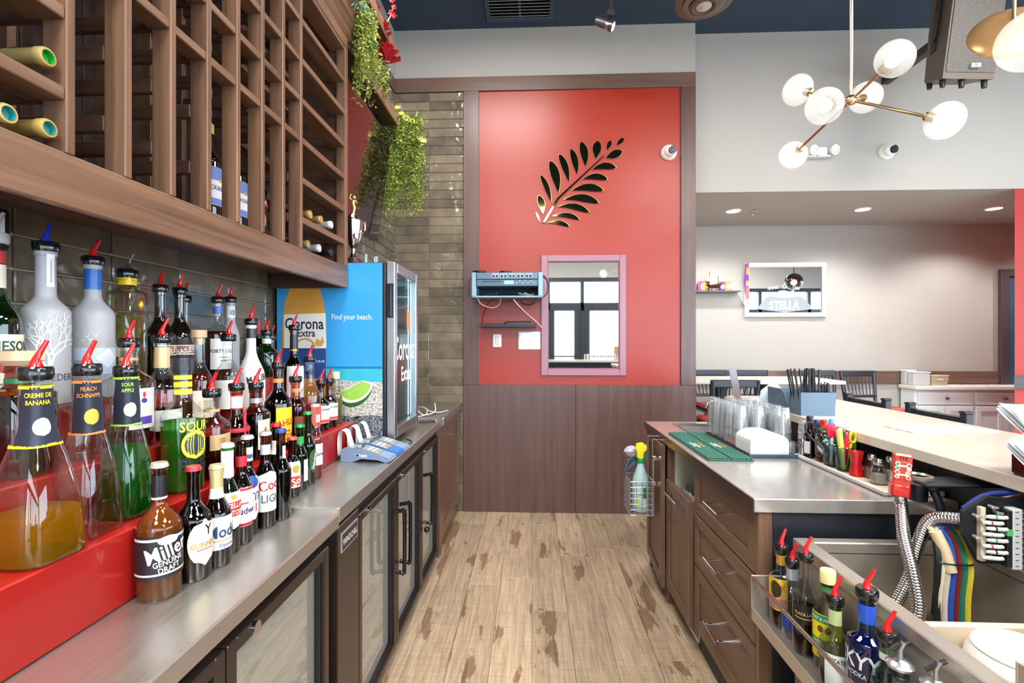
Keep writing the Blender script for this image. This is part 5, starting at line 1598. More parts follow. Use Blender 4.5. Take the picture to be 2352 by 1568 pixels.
# ------------------------------------------------------------------ card terminals, cables, adapter
GREYB = P('7C92AE', .4, var=.03)
def terminal(label, x, y, rz, blue, dz=0):
    t = thing('card_terminal', label, 'card terminal', (x, y, .8745 + dz), rz)
    t.scale = (.85, .85, .85)
    L_, W, = .24, .095
    side = [(-.12, .0), (-.12, .052), (-.105, .064), (-.02, .062), (.07, .036), (.118, .022), (.122, .006), (.10, .0), (.06, .012), (-.02, .016), (-.06, .0)]
    mb = M().prism(side, -W / 2, W / 2, 'Y')
    obj('case', mb, GREYB if not blue else P('2E6EB8', .35), t, local=True)
    th = math.atan2(-.026, .09)
    sl = lambda x_: .062 + (x_ + .02) * (-.026 / .09) if x_ > -.02 else .0635
    obj('top_shell', M().add([(-.10, -.042, .0655), (-.02, -.042, .0635), (.065, -.042, .0392), (.065, .042, .0392), (-.02, .042, .0635), (-.10, .042, .0655)], [(0, 1, 4, 5), (1, 2, 3, 4)]), P('8C9096', .4), t, local=True)
    obj('display', M().add([(-.055, -.036, sl(-.055) + .002), (-.022, -.036, sl(-.022) + .0022), (-.022, .036, sl(-.022) + .0022), (-.055, .036, sl(-.055) + .002)], [(0, 1, 2, 3)]), P('4A5A58', .12), t, local=True)
    for r_ in range(3):
        for c in range(4):
            xx, yy2 = .004 + r_ * .021, -.033 + c * .0185
            col = ['E4E4E0', 'C8564A', 'D8B848', '5AA860'][c] if r_ == 2 else 'D8DAD8'
            obj('key', M().add([(xx, yy2, sl(xx) + .003), (xx + .013, yy2, sl(xx + .013) + .003), (xx + .013, yy2 + .013, sl(xx + .013) + .003), (xx, yy2 + .013, sl(xx) + .003)], [(0, 1, 2, 3)]), P(col, .4), t, local=True)
    obj('port', M().rbox(-.045, -.022, -.0485, -.0475, .026, .038, .0005).rbox(-.020, .01, -.0485, -.0475, .024, .036, .0005), P('C8D4DC', .4), t, local=True)
    obj('slot', M().rbox(-.043, -.030, -.0490, -.0482, .028, .037, .0003), BLACK, t, local=True)
    # curled paper slip
    pts = smooth_path([(-.085, 0, .066), (-.095, 0, .10), (-.108, 0, .135), (-.130, 0, .145), (-.146, 0, .115), (-.148, 0, .06), (-.145, 0, .02)], 5)
    m_ = M()
    for a in pts:
        m_.v += [(a.x, -.024, a.z), (a.x, .024, a.z), (a.x + .0006, -.024, a.z + .0006), (a.x + .0006, .024, a.z + .0006)]
    for i in range(len(pts) - 1):
        m_.f += [(4 * i, 4 * i + 1, 4 * i + 5, 4 * i + 4), (4 * i + 2, 4 * i + 6, 4 * i + 7, 4 * i + 3)]
    obj('receipt', m_, WHITEP, t, local=True, label='curled white paper slip')
    return t
terminal('grey card terminal closest to the bottles, nearest of the three, with a curled slip', -.668, 1.955, -.06, False)
terminal('blue edged card terminal lying between two grey ones', -.664, 2.050, -.06, True)
terminal('grey card terminal behind the blue one, next to the fridge door', -.660, 2.140, -.06, False)
def cable(name, label, pts, r, mat, cat='cable', group=None):
    o = obj(name, M().tube(smooth_path(pts, 8), r, 6), mat, None, True)
    return tag(o, label, cat, group)
cable('power_cable', 'thin black cable looping from the terminals over the worktop edge side', [(-.60, 2.20, .880), (-.575, 2.28, .878), (-.59, 2.33, .878), (-.62, 2.36, .879)], .0025, BLACK)
cable('power_cable', 'grey cable looping near the front of the blue card terminal', [(-.555 - .03, 2.02, .879), (-.57, 2.06, .885), (-.60, 2.09, .885), (-.62, 2.12, .880)], .0022, P('9098A0', .4))
WC = P('E4E4E0', .45)
for k, (pts, lb) in enumerate([([(-.80, 3.30, .90), (-.74, 3.25, .915), (-.68, 3.20, .895), (-.62, 3.22, .885), (-.585, 3.35, .88)], 'white cable lying across the worktop beyond the fridge, longest of the tangle'),
                               ([(-.80, 3.20, .93), (-.76, 3.14, .92), (-.70, 3.10, .885), (-.64, 3.16, .90), (-.66, 3.26, .94)], 'white cable rising in a loop beyond the fridge'),
                               ([(-.80, 3.10, .885), (-.74, 3.05, .88), (-.69, 3.12, .885), (-.70, 3.2, .90)], 'white cable bent low beside the fridge on the worktop')]):
    cable('white_cable', lb, pts, .0035, WC)
t = thing('pipe_stub', 'short dark metal pipe lying on the worktop beyond the fridge', 'pipe', (-.62, 2.86, .884))
obj('tube', M().cyl((-.67, 2.84, .886), (-.575, 2.87, .886), .009, n=14), P('3A3C42', .2, .8), t, True)
obj('end_cap', M().cyl((-.577, 2.8695, .886), (-.572, 2.871, .886), .0095, n=14), CHROME, t, True)
t = thing('power_adapter', 'black plug-in power adapter hung under the wine rack at the upper left', 'power adapter', (-1.17, .95, 1.56))
obj('body', M().rbox(-1.205, -1.130, .885, 1.005, 1.555, 1.645, .006), P('121318', .35), t)
obj('sticker', M().rbox(-1.1302, -1.1285, .965, .990, 1.585, 1.630, .0005), P('D8D8D8', .5), t)
obj('outlet_plate', M().rbox(-1.213, -1.204, .99, 1.045, 1.55, 1.66, .002), P('B8B2A8', .5), t)
obj('lead', M().tube(smooth_path([(-1.16, .955, 1.555), (-1.16, .95, 1.53), (-1.17, .92, 1.46), (-1.18, .90, 1.38)], 6), .004, 6), P('34404C', .5), t, True)
# ------------------------------------------------------------------ right: service counter
t = thing('service_counter', 'stainless steel service counter top with a sunken hand sink at its far end', 'counter', (1.0, 2.27, .85))
CE = steel('counter_edge', '8A7C78', .3, 'Y')  # steel edge with its brownish reflection put into the colour
obj('top', M().rbox(.692, 1.305, 1.538, 2.62, .842, .87, .002).rbox(.692, .84, 2.62, 3.0, .842, .87, .002).rbox(1.10, 1.305, 2.62, 3.0, .842, .87, .002).rbox(.84, 1.10, 2.90, 3.0, .842, .87, .002), STEELX, t)
obj('front_edge', M().rbox(.688, .694, 1.534, 3.0, .828, .871, .002), CE, t)
obj('near_edge', M().rbox(.690, 1.305, 1.532, 1.540, .828, .871, .002), STEELX, t)
sk = obj('sink', M().add([(.84, 2.62, .871), (1.10, 2.62, .871), (1.10, 2.90, .871), (.84, 2.90, .871), (.87, 2.65, .74), (1.07, 2.65, .74), (1.07, 2.87, .74), (.87, 2.87, .74)],
                         [(0, 4, 5, 1), (1, 5, 6, 2), (2, 6, 7, 3), (3, 7, 4, 0), (4, 7, 6, 5)]), STEELX, t)
obj('rim', M().rbox(.832, .85, 2.612, 2.908, .868, .875, .002).rbox(1.09, 1.108, 2.612, 2.908, .868, .875, .002).rbox(.85, 1.09, 2.612, 2.63, .868, .875, .002).rbox(.85, 1.09, 2.89, 2.908, .868, .875, .002), CHROME, sk)
t = thing('faucet', 'small curved chrome faucet at the hand sink behind the tumblers', 'faucet', (1.12, 2.94, .87))
obj('spout', M().tube(smooth_path([(1.12, 2.94, .87), (1.115, 2.94, .965), (1.085, 2.93, 1.0), (1.05, 2.92, .995), (1.03, 2.915, .965)], 6), .009, 12), CHROME, t, True)
obj('base', M().lathe([(0, .87), (.02, .87), (.018, .885), (0, .885)], 18, (1.12, 2.94, 0)), CHROME, t, True)

t = thing('drawer_cabinet', 'brown wooden cabinet with three drawers under the near end of the service counter', 'cabinet', (1.0, 1.84, 0))
obj('carcass', M().box(.735, 1.30, 1.563, 2.15, .02, .826), P('1A1B1E', .5), t)
obj('end_panel', M().rbox(.753, 1.304, 1.545, 1.562, .02, .8275, .002), P('20252D', .35, bump=.3), t)
obj('corner_post', M().rbox(.708, .752, 1.543, 1.562, .06, .8275, .002), CAB, t)
for z0, z1 in ((.62, .827), (.395, .615), (.12, .39)):
    d = obj('drawer', M().frameX(1.566, 2.143, z0, z1, .052, .707, .728), CABL, t)
    obj('panel', M().box(.716, .728, 1.616, 2.093, z0 + .05, z1 - .05), CABL, d)
    zh = (z0 + z1) / 2 + .005
    obj('handle', M().cyl((.672, 1.785, zh), (.672, 1.925, zh), .0058, n=12).cyl((.672, 1.80, zh), (.716, 1.80, zh), .0045, n=8).cyl((.672, 1.91, zh), (.716, 1.91, zh), .0045, n=8), CHROME, d, True)
obj('kick_board', M().box(.76, .775, 1.562, 2.15, 0, .12), BLACK, t)
t = thing('waste_cabinet', 'open pull-out bin bay between the drawers and the far cabinet door', 'cabinet', (1.0, 2.33, 0))
CREAM = P('D9D6C4', .5)
obj('liner', M().box(1.26, 1.29, 2.155, 2.525, .02, .827).box(.735, 1.26, 2.515, 2.525, .02, .827).box(.735, 1.26, 2.155, 2.163, .02, .827).box(.735, 1.26, 2.155, 2.525, .02, .04), CREAM, t)
d = obj('pull_door', M().frameX(2.158, 2.52, .10, .655, .055, .690, .712), CAB, t)
obj('panel', M().box(.698, .710, 2.21, 2.468, .15, .60), CAB, d)
obj('handle', M().cyl((.655, 2.24, .615), (.655, 2.42, .615), .006, n=12).cyl((.655, 2.26, .615), (.692, 2.26, .615), .0045, n=8).cyl((.655, 2.40, .615), (.692, 2.40, .615), .0045, n=8), CHROME, d, True)
t = thing('waste_bin', 'clear bag lined waste bin inside the open bay', 'bin', (.86, 2.34, .0405))
obj('tub', M().lathe([(0, 0), (.10, 0), (.115, .58), (.108, .58), (.095, .01), (0, .01)], 24, sq=4), P('9A9A98', .5), t, True, local=True)
mb = M().lathe([(.118, .50), (.120, .585), (.112, .60), (.104, .56)], 40, sq=4)
rr = random.Random(5)
mb.v = [(a + rr.uniform(-.006, .006), b + rr.uniform(-.006, .006), c + rr.uniform(-.008, .014)) for a, b, c in mb.v]
obj('bag', mb, frosted('D8DAD8', .45), t, True, local=True)
t = thing('door_cabinet', 'brown wooden cabinet with one door at the far end of the service counter', 'cabinet', (1.0, 2.77, 0))
obj('carcass', M().box(.735, 1.30, 2.54, 2.56, .10, .827).box(.735, 1.30, 2.965, 2.985, .10, .827).box(1.28, 1.30, 2.56, 2.965, .10, .827).box(.735, 1.28, 2.56, 2.965, .10, .12).box(.70, .75, 2.527, 2.54, .02, .827), CAB, t)
obj('post', M().box(.72, .75, 2.955, 2.985, 0, .12), BLACK, t)
d = obj('door', M().frameX(-.445, 0, .08, .822, .055, -.022, 0).rot(-.07, 'Z').move(.722, 2.978, 0), CAB, t)
obj('panel', M().box(-.012, -.002, -.39, -.055, .135, .77).rot(-.07, 'Z').move(.722, 2.978, 0), CAB, d)
obj('handle', M().cyl((-.052, -.40, .60), (-.052, -.40, .755), .0055, n=12).rbox(-.058, -.018, -.408, -.392, .60, .622, .002).rbox(-.058, -.018, -.408, -.392, .733, .755, .002).rot(-.07, 'Z').move(.722, 2.978, 0), CHROME, d, True)

WIRE = P('C4C8CE', .25, .7)
t = thing('wire_basket', 'chrome wire basket hung over the far cabinet door', 'basket', (.63, 2.72, .5))
mb = M()
bx0, bx1, by0, by1 = .530, .653, 2.625, 2.80
for z in (.425, .455, .485, .515, .545, .575, .605):
    w = .003 if z in (.425, .605) else .0018
    mb.tube([(bx0, by0, z), (bx1, by0, z), (bx1, by1, z), (bx0, by1, z), (bx0, by0, z)], w, 5)
for k in range(5):
    x = bx0 + (bx1 - bx0) * k / 4
    mb.tube([(x, by0, .605), (x, by0, .425), (x, by1, .425), (x, by1, .605)], .0018, 5)
for k in range(6):
    y = by0 + (by1 - by0) * k / 5
    mb.tube([(bx0, y, .605), (bx0, y, .425), (bx1, y, .425), (bx1, y, .605)], .0018, 5)
obj('mesh', mb, WIRE, t)
for y in (2.66, 2.765):
    obj('hook', M().rbox(.6535, .6565, y - .006, y + .006, .42, .829, .001).rbox(.6535, .71, y - .006, y + .006, .8245, .8275, .001), WIRE, t)
t = thing('spray_bottle', 'pale blue-green spray cleaner bottle with a yellow trigger in the wire basket', 'spray bottle', (.600, 2.70, .4285), 0)
obj('body', M().lathe([(0, 0), (.042, 0), (.046, .01), (.046, .15), (.040, .185), (.022, .235), (.016, .26), (.016, .27), (0, .27)], 26), frosted('BFE0E4', .22), t, True, local=True)
obj('collar', M().lathe([(.0185, .262), (.0195, .265), (.0195, .285), (.014, .29)], 20), P('2A9A58', .4), t, True, local=True)
tr = obj('trigger_head', M().prism([(-.020, .29), (.012, .29), (.014, .32), (.030, .335), (.032, .358), (.010, .372), (-.022, .366), (-.030, .345), (-.022, .33)], -.014, .014, 'Y'), P('F0DC28', .35), t, local=True)
obj('trigger', M().prism([(.016, .325), (.024, .322), (.034, .285), (.028, .28)], -.008, .008, 'Y'), P('2A9A58', .4), tr, local=True)
pr = [(.046, .01), (.0465, .011), (.0465, .02), (.0465, .15), (.04, .185), (.03, .2)]
lb_ = obj('label', wrap_patch(pr, .03, .145, -1.75, .75, .0008), P('D2EAEC', .5), t, True, local=True)
obj('print', wrap_patch(pr, .075, .14, -1.30, .22, .0014), P('2A8A4A', .5), lb_, True, local=True)
obj('print', wrap_patch(pr, .035, .085, -2.05, .16, .0014), P('D8E04A', .5), lb_, True, local=True)
obj('lettering', wrap_text(pr, 'CLEAN', .013, .10, -1.75, True), P('2A8A4A', .5), lb_, local=True)
t = thing('cleaning_cloth', 'grey-blue cleaning cloth draped over the wire basket corner behind the spray bottle', 'cloth', (.57, 2.75, .6))
mb = M()
rr = random.Random(8)
K = 9
for i in range(K + 1):
    for j in range(K + 1):
        u, w = i / K, j / K
        x = .515 + .13 * u
        y = 2.765 + .05 * math.sin(u * 9) * .3 + w * .03
        z = .60 + .13 * math.sin(PI * u) ** .7 * (1 - .3 * w) - .06 * abs(u - .5) + .010 * math.sin(w * 14 + u * 7)
        mb.v.append((x, y + .012 * math.sin(w * 10 + u * 5), z - w * .03))
mb.f = [(i * (K + 1) + j, i * (K + 1) + j + 1, (i + 1) * (K + 1) + j + 1, (i + 1) * (K + 1) + j) for i in range(K) for j in range(K)]
obj('cloth', mb, P('6A7C8C', .9), t, True)
t = thing('crumpled_bag', 'crumpled pale plastic bag above the cleaning cloth at the basket', 'bag', (.56, 2.77, .70))
mb = M().ball((.560, 2.775, .735), .034, .03, .03, 14, 10)
mb.v = [tuple(Vector(p) + Vector((rr.uniform(-.006, .006), rr.uniform(-.006, .006), rr.uniform(-.006, .006)))) for p in mb.v]
obj('body', mb, P('B8B4C4', .5), t, True)

# mats and things on the counter
GMAT = P('2A6A5A', .55, var=.08)
t = thing('green_bar_mat', 'ribbed green rubber bar mat along the aisle edge of the service counter', 'bar mat', (.82, 2.3, .87))
for k in range(2):
    x0 = .722 + k * .094
    b = obj('strip', M().rbox(x0, x0 + .0925, 2.015, 2.60, .871, .876, .002), GMAT, t)
    rb = M()
    for q in range(5):
        rb.rbox(x0 + .004 + q * .0182, x0 + .011 + q * .0182, 2.02, 2.595, .876, .882, .001)
    for q in range(34):
        rb.rbox(x0 + .003, x0 + .0895, 2.02 + q * .0170, 2.026 + q * .0170, .876, .8815, .001)
    obj('ribs', rb, GMAT, b)
    tx = M().rbox(x0 + .018, x0 + .026, 2.235, 2.315, .8822, .8832, .0003).rbox(x0 + .032, x0 + .040, 2.215, 2.30, .8822, .8832, .0003)
    obj('print', tx, P('E8E6D8', .5), b)
    em = M()
    for q in range(9):
        em.rbox(x0 + .048 + .005 * (q % 3), x0 + .060 + .008 * (q % 2), 2.22 + q * .0105, 2.228 + q * .0105, .8822, .8832, .0003)
    obj('print', em, P('A8884C', .5), b)
BMAT = P('1C1E22', .6)
t = thing('black_bar_mat', 'black rubber bar mat under the stacked tumblers', 'bar mat', (1.03, 2.4, .87))
obj('base', M().rbox(.912, 1.185, 2.075, 2.61, .871, .877, .002), BMAT, t)
obj('edge', M().rbox(.912, 1.185, 2.069, 2.077, .8705, .886, .002), P('3A4A5E', .5), t)
rb = M()
for q in range(40):
    rb.rbox(.918, 1.18, 2.085 + q * .013, 2.091 + q * .013, .877, .881, .001)
obj('ribs', rb, BMAT, t)
t = thing('red_coaster_strip', 'red printed strip on the black mat beside the tumblers', 'mat', (.945, 2.27, .881))
obj('strip', M().rbox(.935, .975, 2.21, 2.40, .8815, .884, .001), P('C82030', .5), t)
obj('print', M().rbox(.952, .960, 2.22, 2.30, .884, .885, .0003), P('E8A838', .5), t)

TUM = [(0, .010), (.0255, .006), (.0272, 0), (.0290, .012), (.0365, .104), (.0380, .110), (.0370, .111), (.0350, .104), (.0272, .016), (0, .014)]
def flip(pf):
    return [(r_, .111 - z_) for r_, z_ in pf][::-1]
def clear_glass():
    """thin clear tumbler glass, white diffuse mixed in for its bright highlights"""
    g_ = glass('FAFCFD', boost=1.6).copy()
    nt = g_.node_tree
    out = [n for n in nt.nodes if n.type == 'OUTPUT_MATERIAL'][0]
    src = out.inputs[0].links[0].from_socket
    df = N(nt, 'BsdfDiffuse')
    df.inputs[0].default_value = (.9, .93, .95, 1)
    mx = N(nt, 'MixShader')
    mx.inputs[0].default_value = .07  # share of white standing in for highlights on the glasses
    nt.links.new(src, mx.inputs[1])
    nt.links.new(df.outputs[0], mx.inputs[2])
    nt.links.new(mx.outputs[0], out.inputs[0])
    return g_
TG = clear_glass()
g0 = None
lbl = 'clear tumbler upside down among the nested stacks on the black mat'
grp = 'tumblers stacked on the black bar mat'
for iy in range(6):
    for ix in range(3):
        x, y = .965 + ix * .080 + (iy % 2) * .006, 2.222 + iy * .079
        if ix < 2 and iy == 0:
            continue
        for k in range(3):
            z = .8815 + k * .036
            lbl = ('lowest', 'middle', 'topmost')[k] + ' tumbler of the ' + ('aisle-side', 'central', 'bar-side')[ix] + ' stack, ' + ('first', 'second', 'third', 'fourth', 'fifth', 'sixth')[iy] + ' row from the napkin cover'
            if g0 is None:
                g0 = thing('tumbler', lbl, 'glass', (x, y, z), 0, grp)
                obj('bowl', M().lathe(flip(TUM), 22), TG, g0, True, local=True)
            else:
                dup(g0, (x, y, z), 0, lbl)
t = thing('napkin_cover', 'white arched plastic napkin cover in front of the stacked tumblers', 'napkin holder', (1.0, 2.15, .881))
arch = [(.928, .8815), (.928, .925)] + [(1.008 - .080 * math.cos(a), .925 + .045 * math.sin(a) ** .8) for a in [PI * k / 14 for k in range(1, 14)]] + [(1.088, .925), (1.088, .8815)]
obj('shell', M().prism(arch, 2.095, 2.245, 'Y'), P('F0F1F0', .3, var=.01), t)
obj('face', M().prism([(a * .985 + 1.008 * .015, b) for a, b in arch], 2.0935, 2.0955, 'Y'), P('E6EEF0', .35, var=.01), t)
def small_glass(name, label, cat, x, y, z, pf, mat, n=20):
    t = thing(name, label, cat, (x, y, z))
    obj('body', M().lathe(pf, n), mat, t, True, local=True)
    return t
JG = [(0, .004), (.018, .003), (.020, 0), (.0075, .028), (.0072, .031), (.019, .060), (.0180, .060), (.006, .033), (0, .032)]
small_glass('jigger', 'silver double cone jigger on the black mat edge by the white napkin cover', 'jigger', 1.150, 2.105, .881, JG, CHROME)
small_glass('shot_glass', 'small clear shot glass turned over next to the silver jigger', 'glass', 1.107, 2.125, .881, [(0, .050), (.018, .050), (.0205, .040), (.022, 0), (.0212, 0), (.019, .040), (0, .046)], TG)
for k in range(4):
    g = small_glass('shot_glass', ('bottom', 'second', 'third', 'topmost')[k] + ' clear shot glass of the leaning stack beside the tumblers', 'glass', 1.178 , 2.150 , .8815 + k * .027, [(0, .030), (.014, .029), (.016, .031), (.0215, .048), (.0208, .048), (.0135, .028), (0, .026)][::-1] if False else [(.0225, 0), (.0185, .050), (.0165, .054), (0, .054), (0, .050), (.0170, .048), (.0215, 0)], TG)
t = thing('flat_spatula', 'long flat steel blade standing up behind the stacked tumblers', 'utensil', (1.19, 2.80, .87))
mb = M().box(-.020, .020, -.0015, .0015, .01, .345).rot(-.18, 'Y').move(1.20, 2.80, .87)
obj('blade', mb, P('8E8488', .35, .5), t)
obj('grip', M().rbox(-.012, .012, -.006, .006, 0, .10, .003).rot(-.18, 'Y').move(1.20, 2.80, .87), BLACK, t)

TRAY = P('C6C2C2', .45)
t = thing('bar_tray', 'long pale plastic tray of bar tools at the back of the service counter', 'tray', (1.2, 1.83, .87))
obj('base', M().rbox(1.118, 1.300, 1.585, 2.10, .871, .876, .002), P('C8B898', .6), t)
obj('rim', M().rbox(1.112, 1.128, 1.575, 2.10, .871, .886, .003).rbox(1.128, 1.300, 1.575, 1.590, .871, .886, .003), TRAY, t)
TZ = .8765
bottle('sauce_bottle', 'dark narrow sauce bottle at the far end of the tray', 'bottle', 1.160, 2.068, TZ, .024, .170, .090, .120, .011, 'brown', ('120808', .7, 1.0), ('cap', '16181C'), labels=[(.02, .07, 30, -30, 'D8D8DC', [])])
bottle('sauce_bottle', 'square hot sauce bottle with a white diamond label in the tray', 'bottle', 1.180, 2.005, TZ, .030, .165, .100, .130, .011, 'beige', ('B8501C', .55, .9), ('cap', 'D02828'), labels=[(.02, .10, 62, 12, 'E8E8EC', [('TABASCO', .012, .062, '2E6A4A', 0, -8)], 'dia')], bands=[(.132, .142, P('2E8A4C', .4))], sq=3.0)
bottle('sauce_bottle', 'clear bottle with a blue-black cap behind the utensil tumblers', 'bottle', 1.205, 2.10, TZ, .022, .150, .085, .115, .011, 'clear', None, ('cap', '22304A'))
t = thing('small_sauce_bottle', 'green capped little bottle behind the red jigger', 'bottle', (1.232, 1.905, TZ))
obj('body', M().lathe([(0, 0), (.018, 0), (.020, .01), (.017, .03), (.020, .05), (.017, .07), (.019, .09), (.013, .10), (.013, .118), (0, .118)], 18), glass('4CB058'), t, True, local=True)
obj('cap', M().lathe([(.0145, .100), (.0145, .122), (0, .122)], 18), P('3CA850', .4), t, True, local=True)
UG = glass('A9C2BC', boost=1.5)
def emboss(r0, r1, h):
    m_ = M()
    n, k = 24, 14
    for j in range(k + 1):
        for i in range(n):
            a = 2 * PI * i / n
            r_ = r0 + (r1 - r0) * j / k
            r_ *= 1 + .035 * math.sin(i * PI / 2) * math.sin(j * 2.2)
            m_.v.append((r_ * math.cos(a), r_ * math.sin(a), h * j / k))
    for j in range(k):
        for i in range(n):
            m_.f.append((j * n + i, j * n + (i + 1) % n, (j + 1) * n + (i + 1) % n, (j + 1) * n + i))
    b = len(m_.v)
    m_.v.append((0, 0, .003))
    m_.f += [(b, (i + 1) % n, i) for i in range(n)]
    return m_
cups = [(1.160, 1.925, 'grey-green embossed glass tumbler of bar utensils, farther of the two'), (1.168, 1.862, 'grey-green embossed glass tumbler of bar utensils, next to the red jigger')]
for x, y, lb in cups:
    t = thing('utensil_tumbler', lb, 'glass', (x, y, TZ))
    obj('body', emboss(.025, .031, .088), UG, t, True, local=True)
    obj('rim', M().lathe([(.0305, .086), (.0322, .089), (.0305, .091)], 24), UG, t, True, local=True)
def stick(name, label, cup, tip, build):
    x, y, _ = cups[cup]
    t = thing(name, label, 'utensil', (x, y, TZ + .006))
    build(t, Vector((0, 0, 0)), Vector(tip))
    return t
stick('bottle_opener', 'long black loop-ended bar opener leaning far out of the tumbler', 0, (-.075, .02, .150), lambda t, a, b: (
    obj('handle', M().tube([a + Vector((.015, 0, .02)), a.lerp(b, .62)], [.009, .011], 8), BLACK, t, True, local=True),
    obj('loop', M().tube(smooth_path([a.lerp(b, .6) + Vector((.008, 0, .004)), a.lerp(b, .85) + Vector((.014, 0, .016)), b + Vector((.004, 0, .010)), b + Vector((-.012, 0, -.002)), a.lerp(b, .88) + Vector((-.014, 0, -.014)), a.lerp(b, .6) + Vector((-.006, 0, -.006))], 5), .0035, 8), BLACK, t, True, local=True)))
stick('spatula', 'crimson silicone spoon head standing in the farther tumbler', 0, (-.010, -.02, .135), lambda t, a, b: (
    obj('head', M().ball(b, .019, .007, .030, 18, 12), P('D81848', .35), t, True, local=True),
    obj('shaft', M().tube([a, b - Vector((0, 0, .02))], .005, 8), P('E8E0D8', .4), t, True, local=True)))
stick('zester', 'bright blue slotted zester handle in the farther tumbler', 0, (.008, .012, .175), lambda t, a, b: (
    obj('handle', M().tube([a, a.lerp(b, .6), a.lerp(b, .85), b], [.006, .010, .013, .006], 8), P('2A9ADC', .35), t, True, local=True),
    obj('slots', M().rbox(b.x - .008, b.x + .008, b.y - .0125, b.y - .0105, b.z - .045, b.z - .040, .0005).rbox(b.x - .008, b.x + .008, b.y - .0125, b.y - .0105, b.z - .034, b.z - .029, .0005).rbox(b.x - .007, b.x + .007, b.y - .0115, b.y - .0095, b.z - .023, b.z - .018, .0005), P('164A78', .4), t, local=True)))
stick('peeler', 'pale yellow handled peeler leaning left in the nearer tumbler', 1, (-.016, .004, .150), lambda t, a, b: (
    obj('handle', M().tube([a, a.lerp(b, .5), b], [.008, .0105, .011], 10), P('E8DC78', .4), t, True, local=True),
    obj('tip', M().ball(b, .0105, .0105, .008), CHROME, t, True, local=True)))
stick('knife', 'red handled paring knife upright in the nearer tumbler', 1, (.010, -.004, .132), lambda t, a, b: (
    obj('handle', M().tube([a, a.lerp(b, .5), b], [.006, .009, .007], 8), P('D8283C', .35), t, True, local=True),
    obj('rivet', M().ball(b - Vector((0, .008, .03)), .003), CHROME, t, True, local=True)))
stick('scissors', 'yellow scissors with oval finger loops in the nearer tumbler', 1, (.030, -.004, .120), lambda t, a, b: (
    obj('loop', M().tube([b + Vector((.011 * math.cos(q), 0, .020 * math.sin(q))) for q in [2 * PI * k / 16 for k in range(17)]], .0045, 8), P('E8C818', .35), t, True, local=True),
    obj('loop', M().tube([a + Vector((.004, 0, 0)), a.lerp(b, .8)], .006, 8), P('E0BC18', .35), t, True, local=True)))
stick('spoon', 'steel spoon at the back of the nearer tumbler', 1, (.024, .020, .140), lambda t, a, b: (
    obj('bowl', M().ball(b, .011, .004, .016, 14, 10), CHROME, t, True, local=True),
    obj('shaft', M().tube([a, b], .003, 8), CHROME, t, True, local=True)))
t = thing('cutting_board', 'thin green cutting sheet leaning behind the utensil tumblers', 'cutting board', (1.21, 1.93, TZ))
obj('sheet', M().prism([(1.855, TZ), (2.06, TZ), (2.06, 1.01), (1.90, 1.01), (1.855, .985)], 1.2055, 1.2085, 'X'), P('3E7A40', .5), t)
small_glass('jigger', 'glossy red double cone jigger in the tray', 'jigger', 1.168, 1.792, TZ, [(0, .004), (.020, .003), (.022, 0), (.0205, .020), (.017, .042), (.017, .046), (.0235, .088), (.0228, .088), (.016, .050), (0, .046)], P('C4141C', .15, .3, coat=.6))
SH = glass('E6EAEA', boost=1.4)
for x, y, liqc, lb in ((1.205, 1.765, '8A7660', 'glass shaker of brown spice, farthest of the five in the tray'), (1.178, 1.694, '9A948A', 'large glass pepper shaker standing in front of the others in the tray'), (1.248, 1.735, '8E8A80', 'glass shaker half hidden between the front pepper and the spice shakers'), (1.258, 1.660, '8E8A80', 'glass pepper shaker beside the salt, toward the bar'), (1.222, 1.628, 'F0F0F0', 'glass salt shaker with white salt, nearest the soda gun')):
    t = thing('shaker', lb, 'shaker', (x, y, TZ))
    pf = [(0, .002), (.022, 0), (.024, .003), (.022, .035), (.0165, .060), (.0145, .066)]
    obj('glass', M().lathe(pf, 24, sq=3.2), SH, t, True, local=True)
    obj('contents', M().lathe([(0, .004), (.0205, .004), (.0195, .034), (0, .036)], 24, sq=3.2), P(liqc, .9, var=.35, vscale=600), t, True, local=True)
    obj('cap', M().lathe([(.0150, .064), (.0165, .066), (.0165, .076), (.012, .084), (0, .086)], 20), CHROME, t, True, local=True)

# ------------------------------------------------------------------ bar top and what stands on it
QZ = P('CCC2B4', .12, var=.03, vscale=60, spec=.55)
t = thing('stone_counter', 'long pale stone bar top overhanging the service counter', 'bar top', (1.5, 1.5, .98))
obj('slab', M().rbox(1.213, 1.785, .2, 3.075, .985, 1.022, .003), QZ, t)
t = thing('bar_wall', 'dark panelled bar wall under the stone bar top', 'bar', (1.35, 1.5, 0))
obj('panel', M().box(1.305, 1.40, .2, 3.03, 0, .985), P('101216', .45), t)
CAD = P('5C7488', .45, var=.04)
t = thing('bar_caddy', 'blue-grey bar caddy full of black straws and napkins on the bar top', 'caddy', (1.29, 2.40, 1.022))
cz = 1.0225
x0, x1, y0, y1, zt = 1.225, 1.372, 2.255, 2.56, 1.128
obj('tray', M().box(x0, x1, y0, y1, cz, cz + .005), CAD, t)
obj('wall', M().add([(x0, y0, cz), (x1, y0, cz), (x1 + .008, y0 - .006, zt), (x0 - .004, y0 - .006, zt), (x0, y0 + .004, cz), (x1, y0 + .004, cz), (x1 + .008, y0 - .002, zt), (x0 - .004, y0 - .002, zt)], [(0, 1, 2, 3), (5, 4, 7, 6), (3, 2, 6, 7), (0, 3, 7, 4), (1, 5, 6, 2)]), CAD, t)
sidew = M()
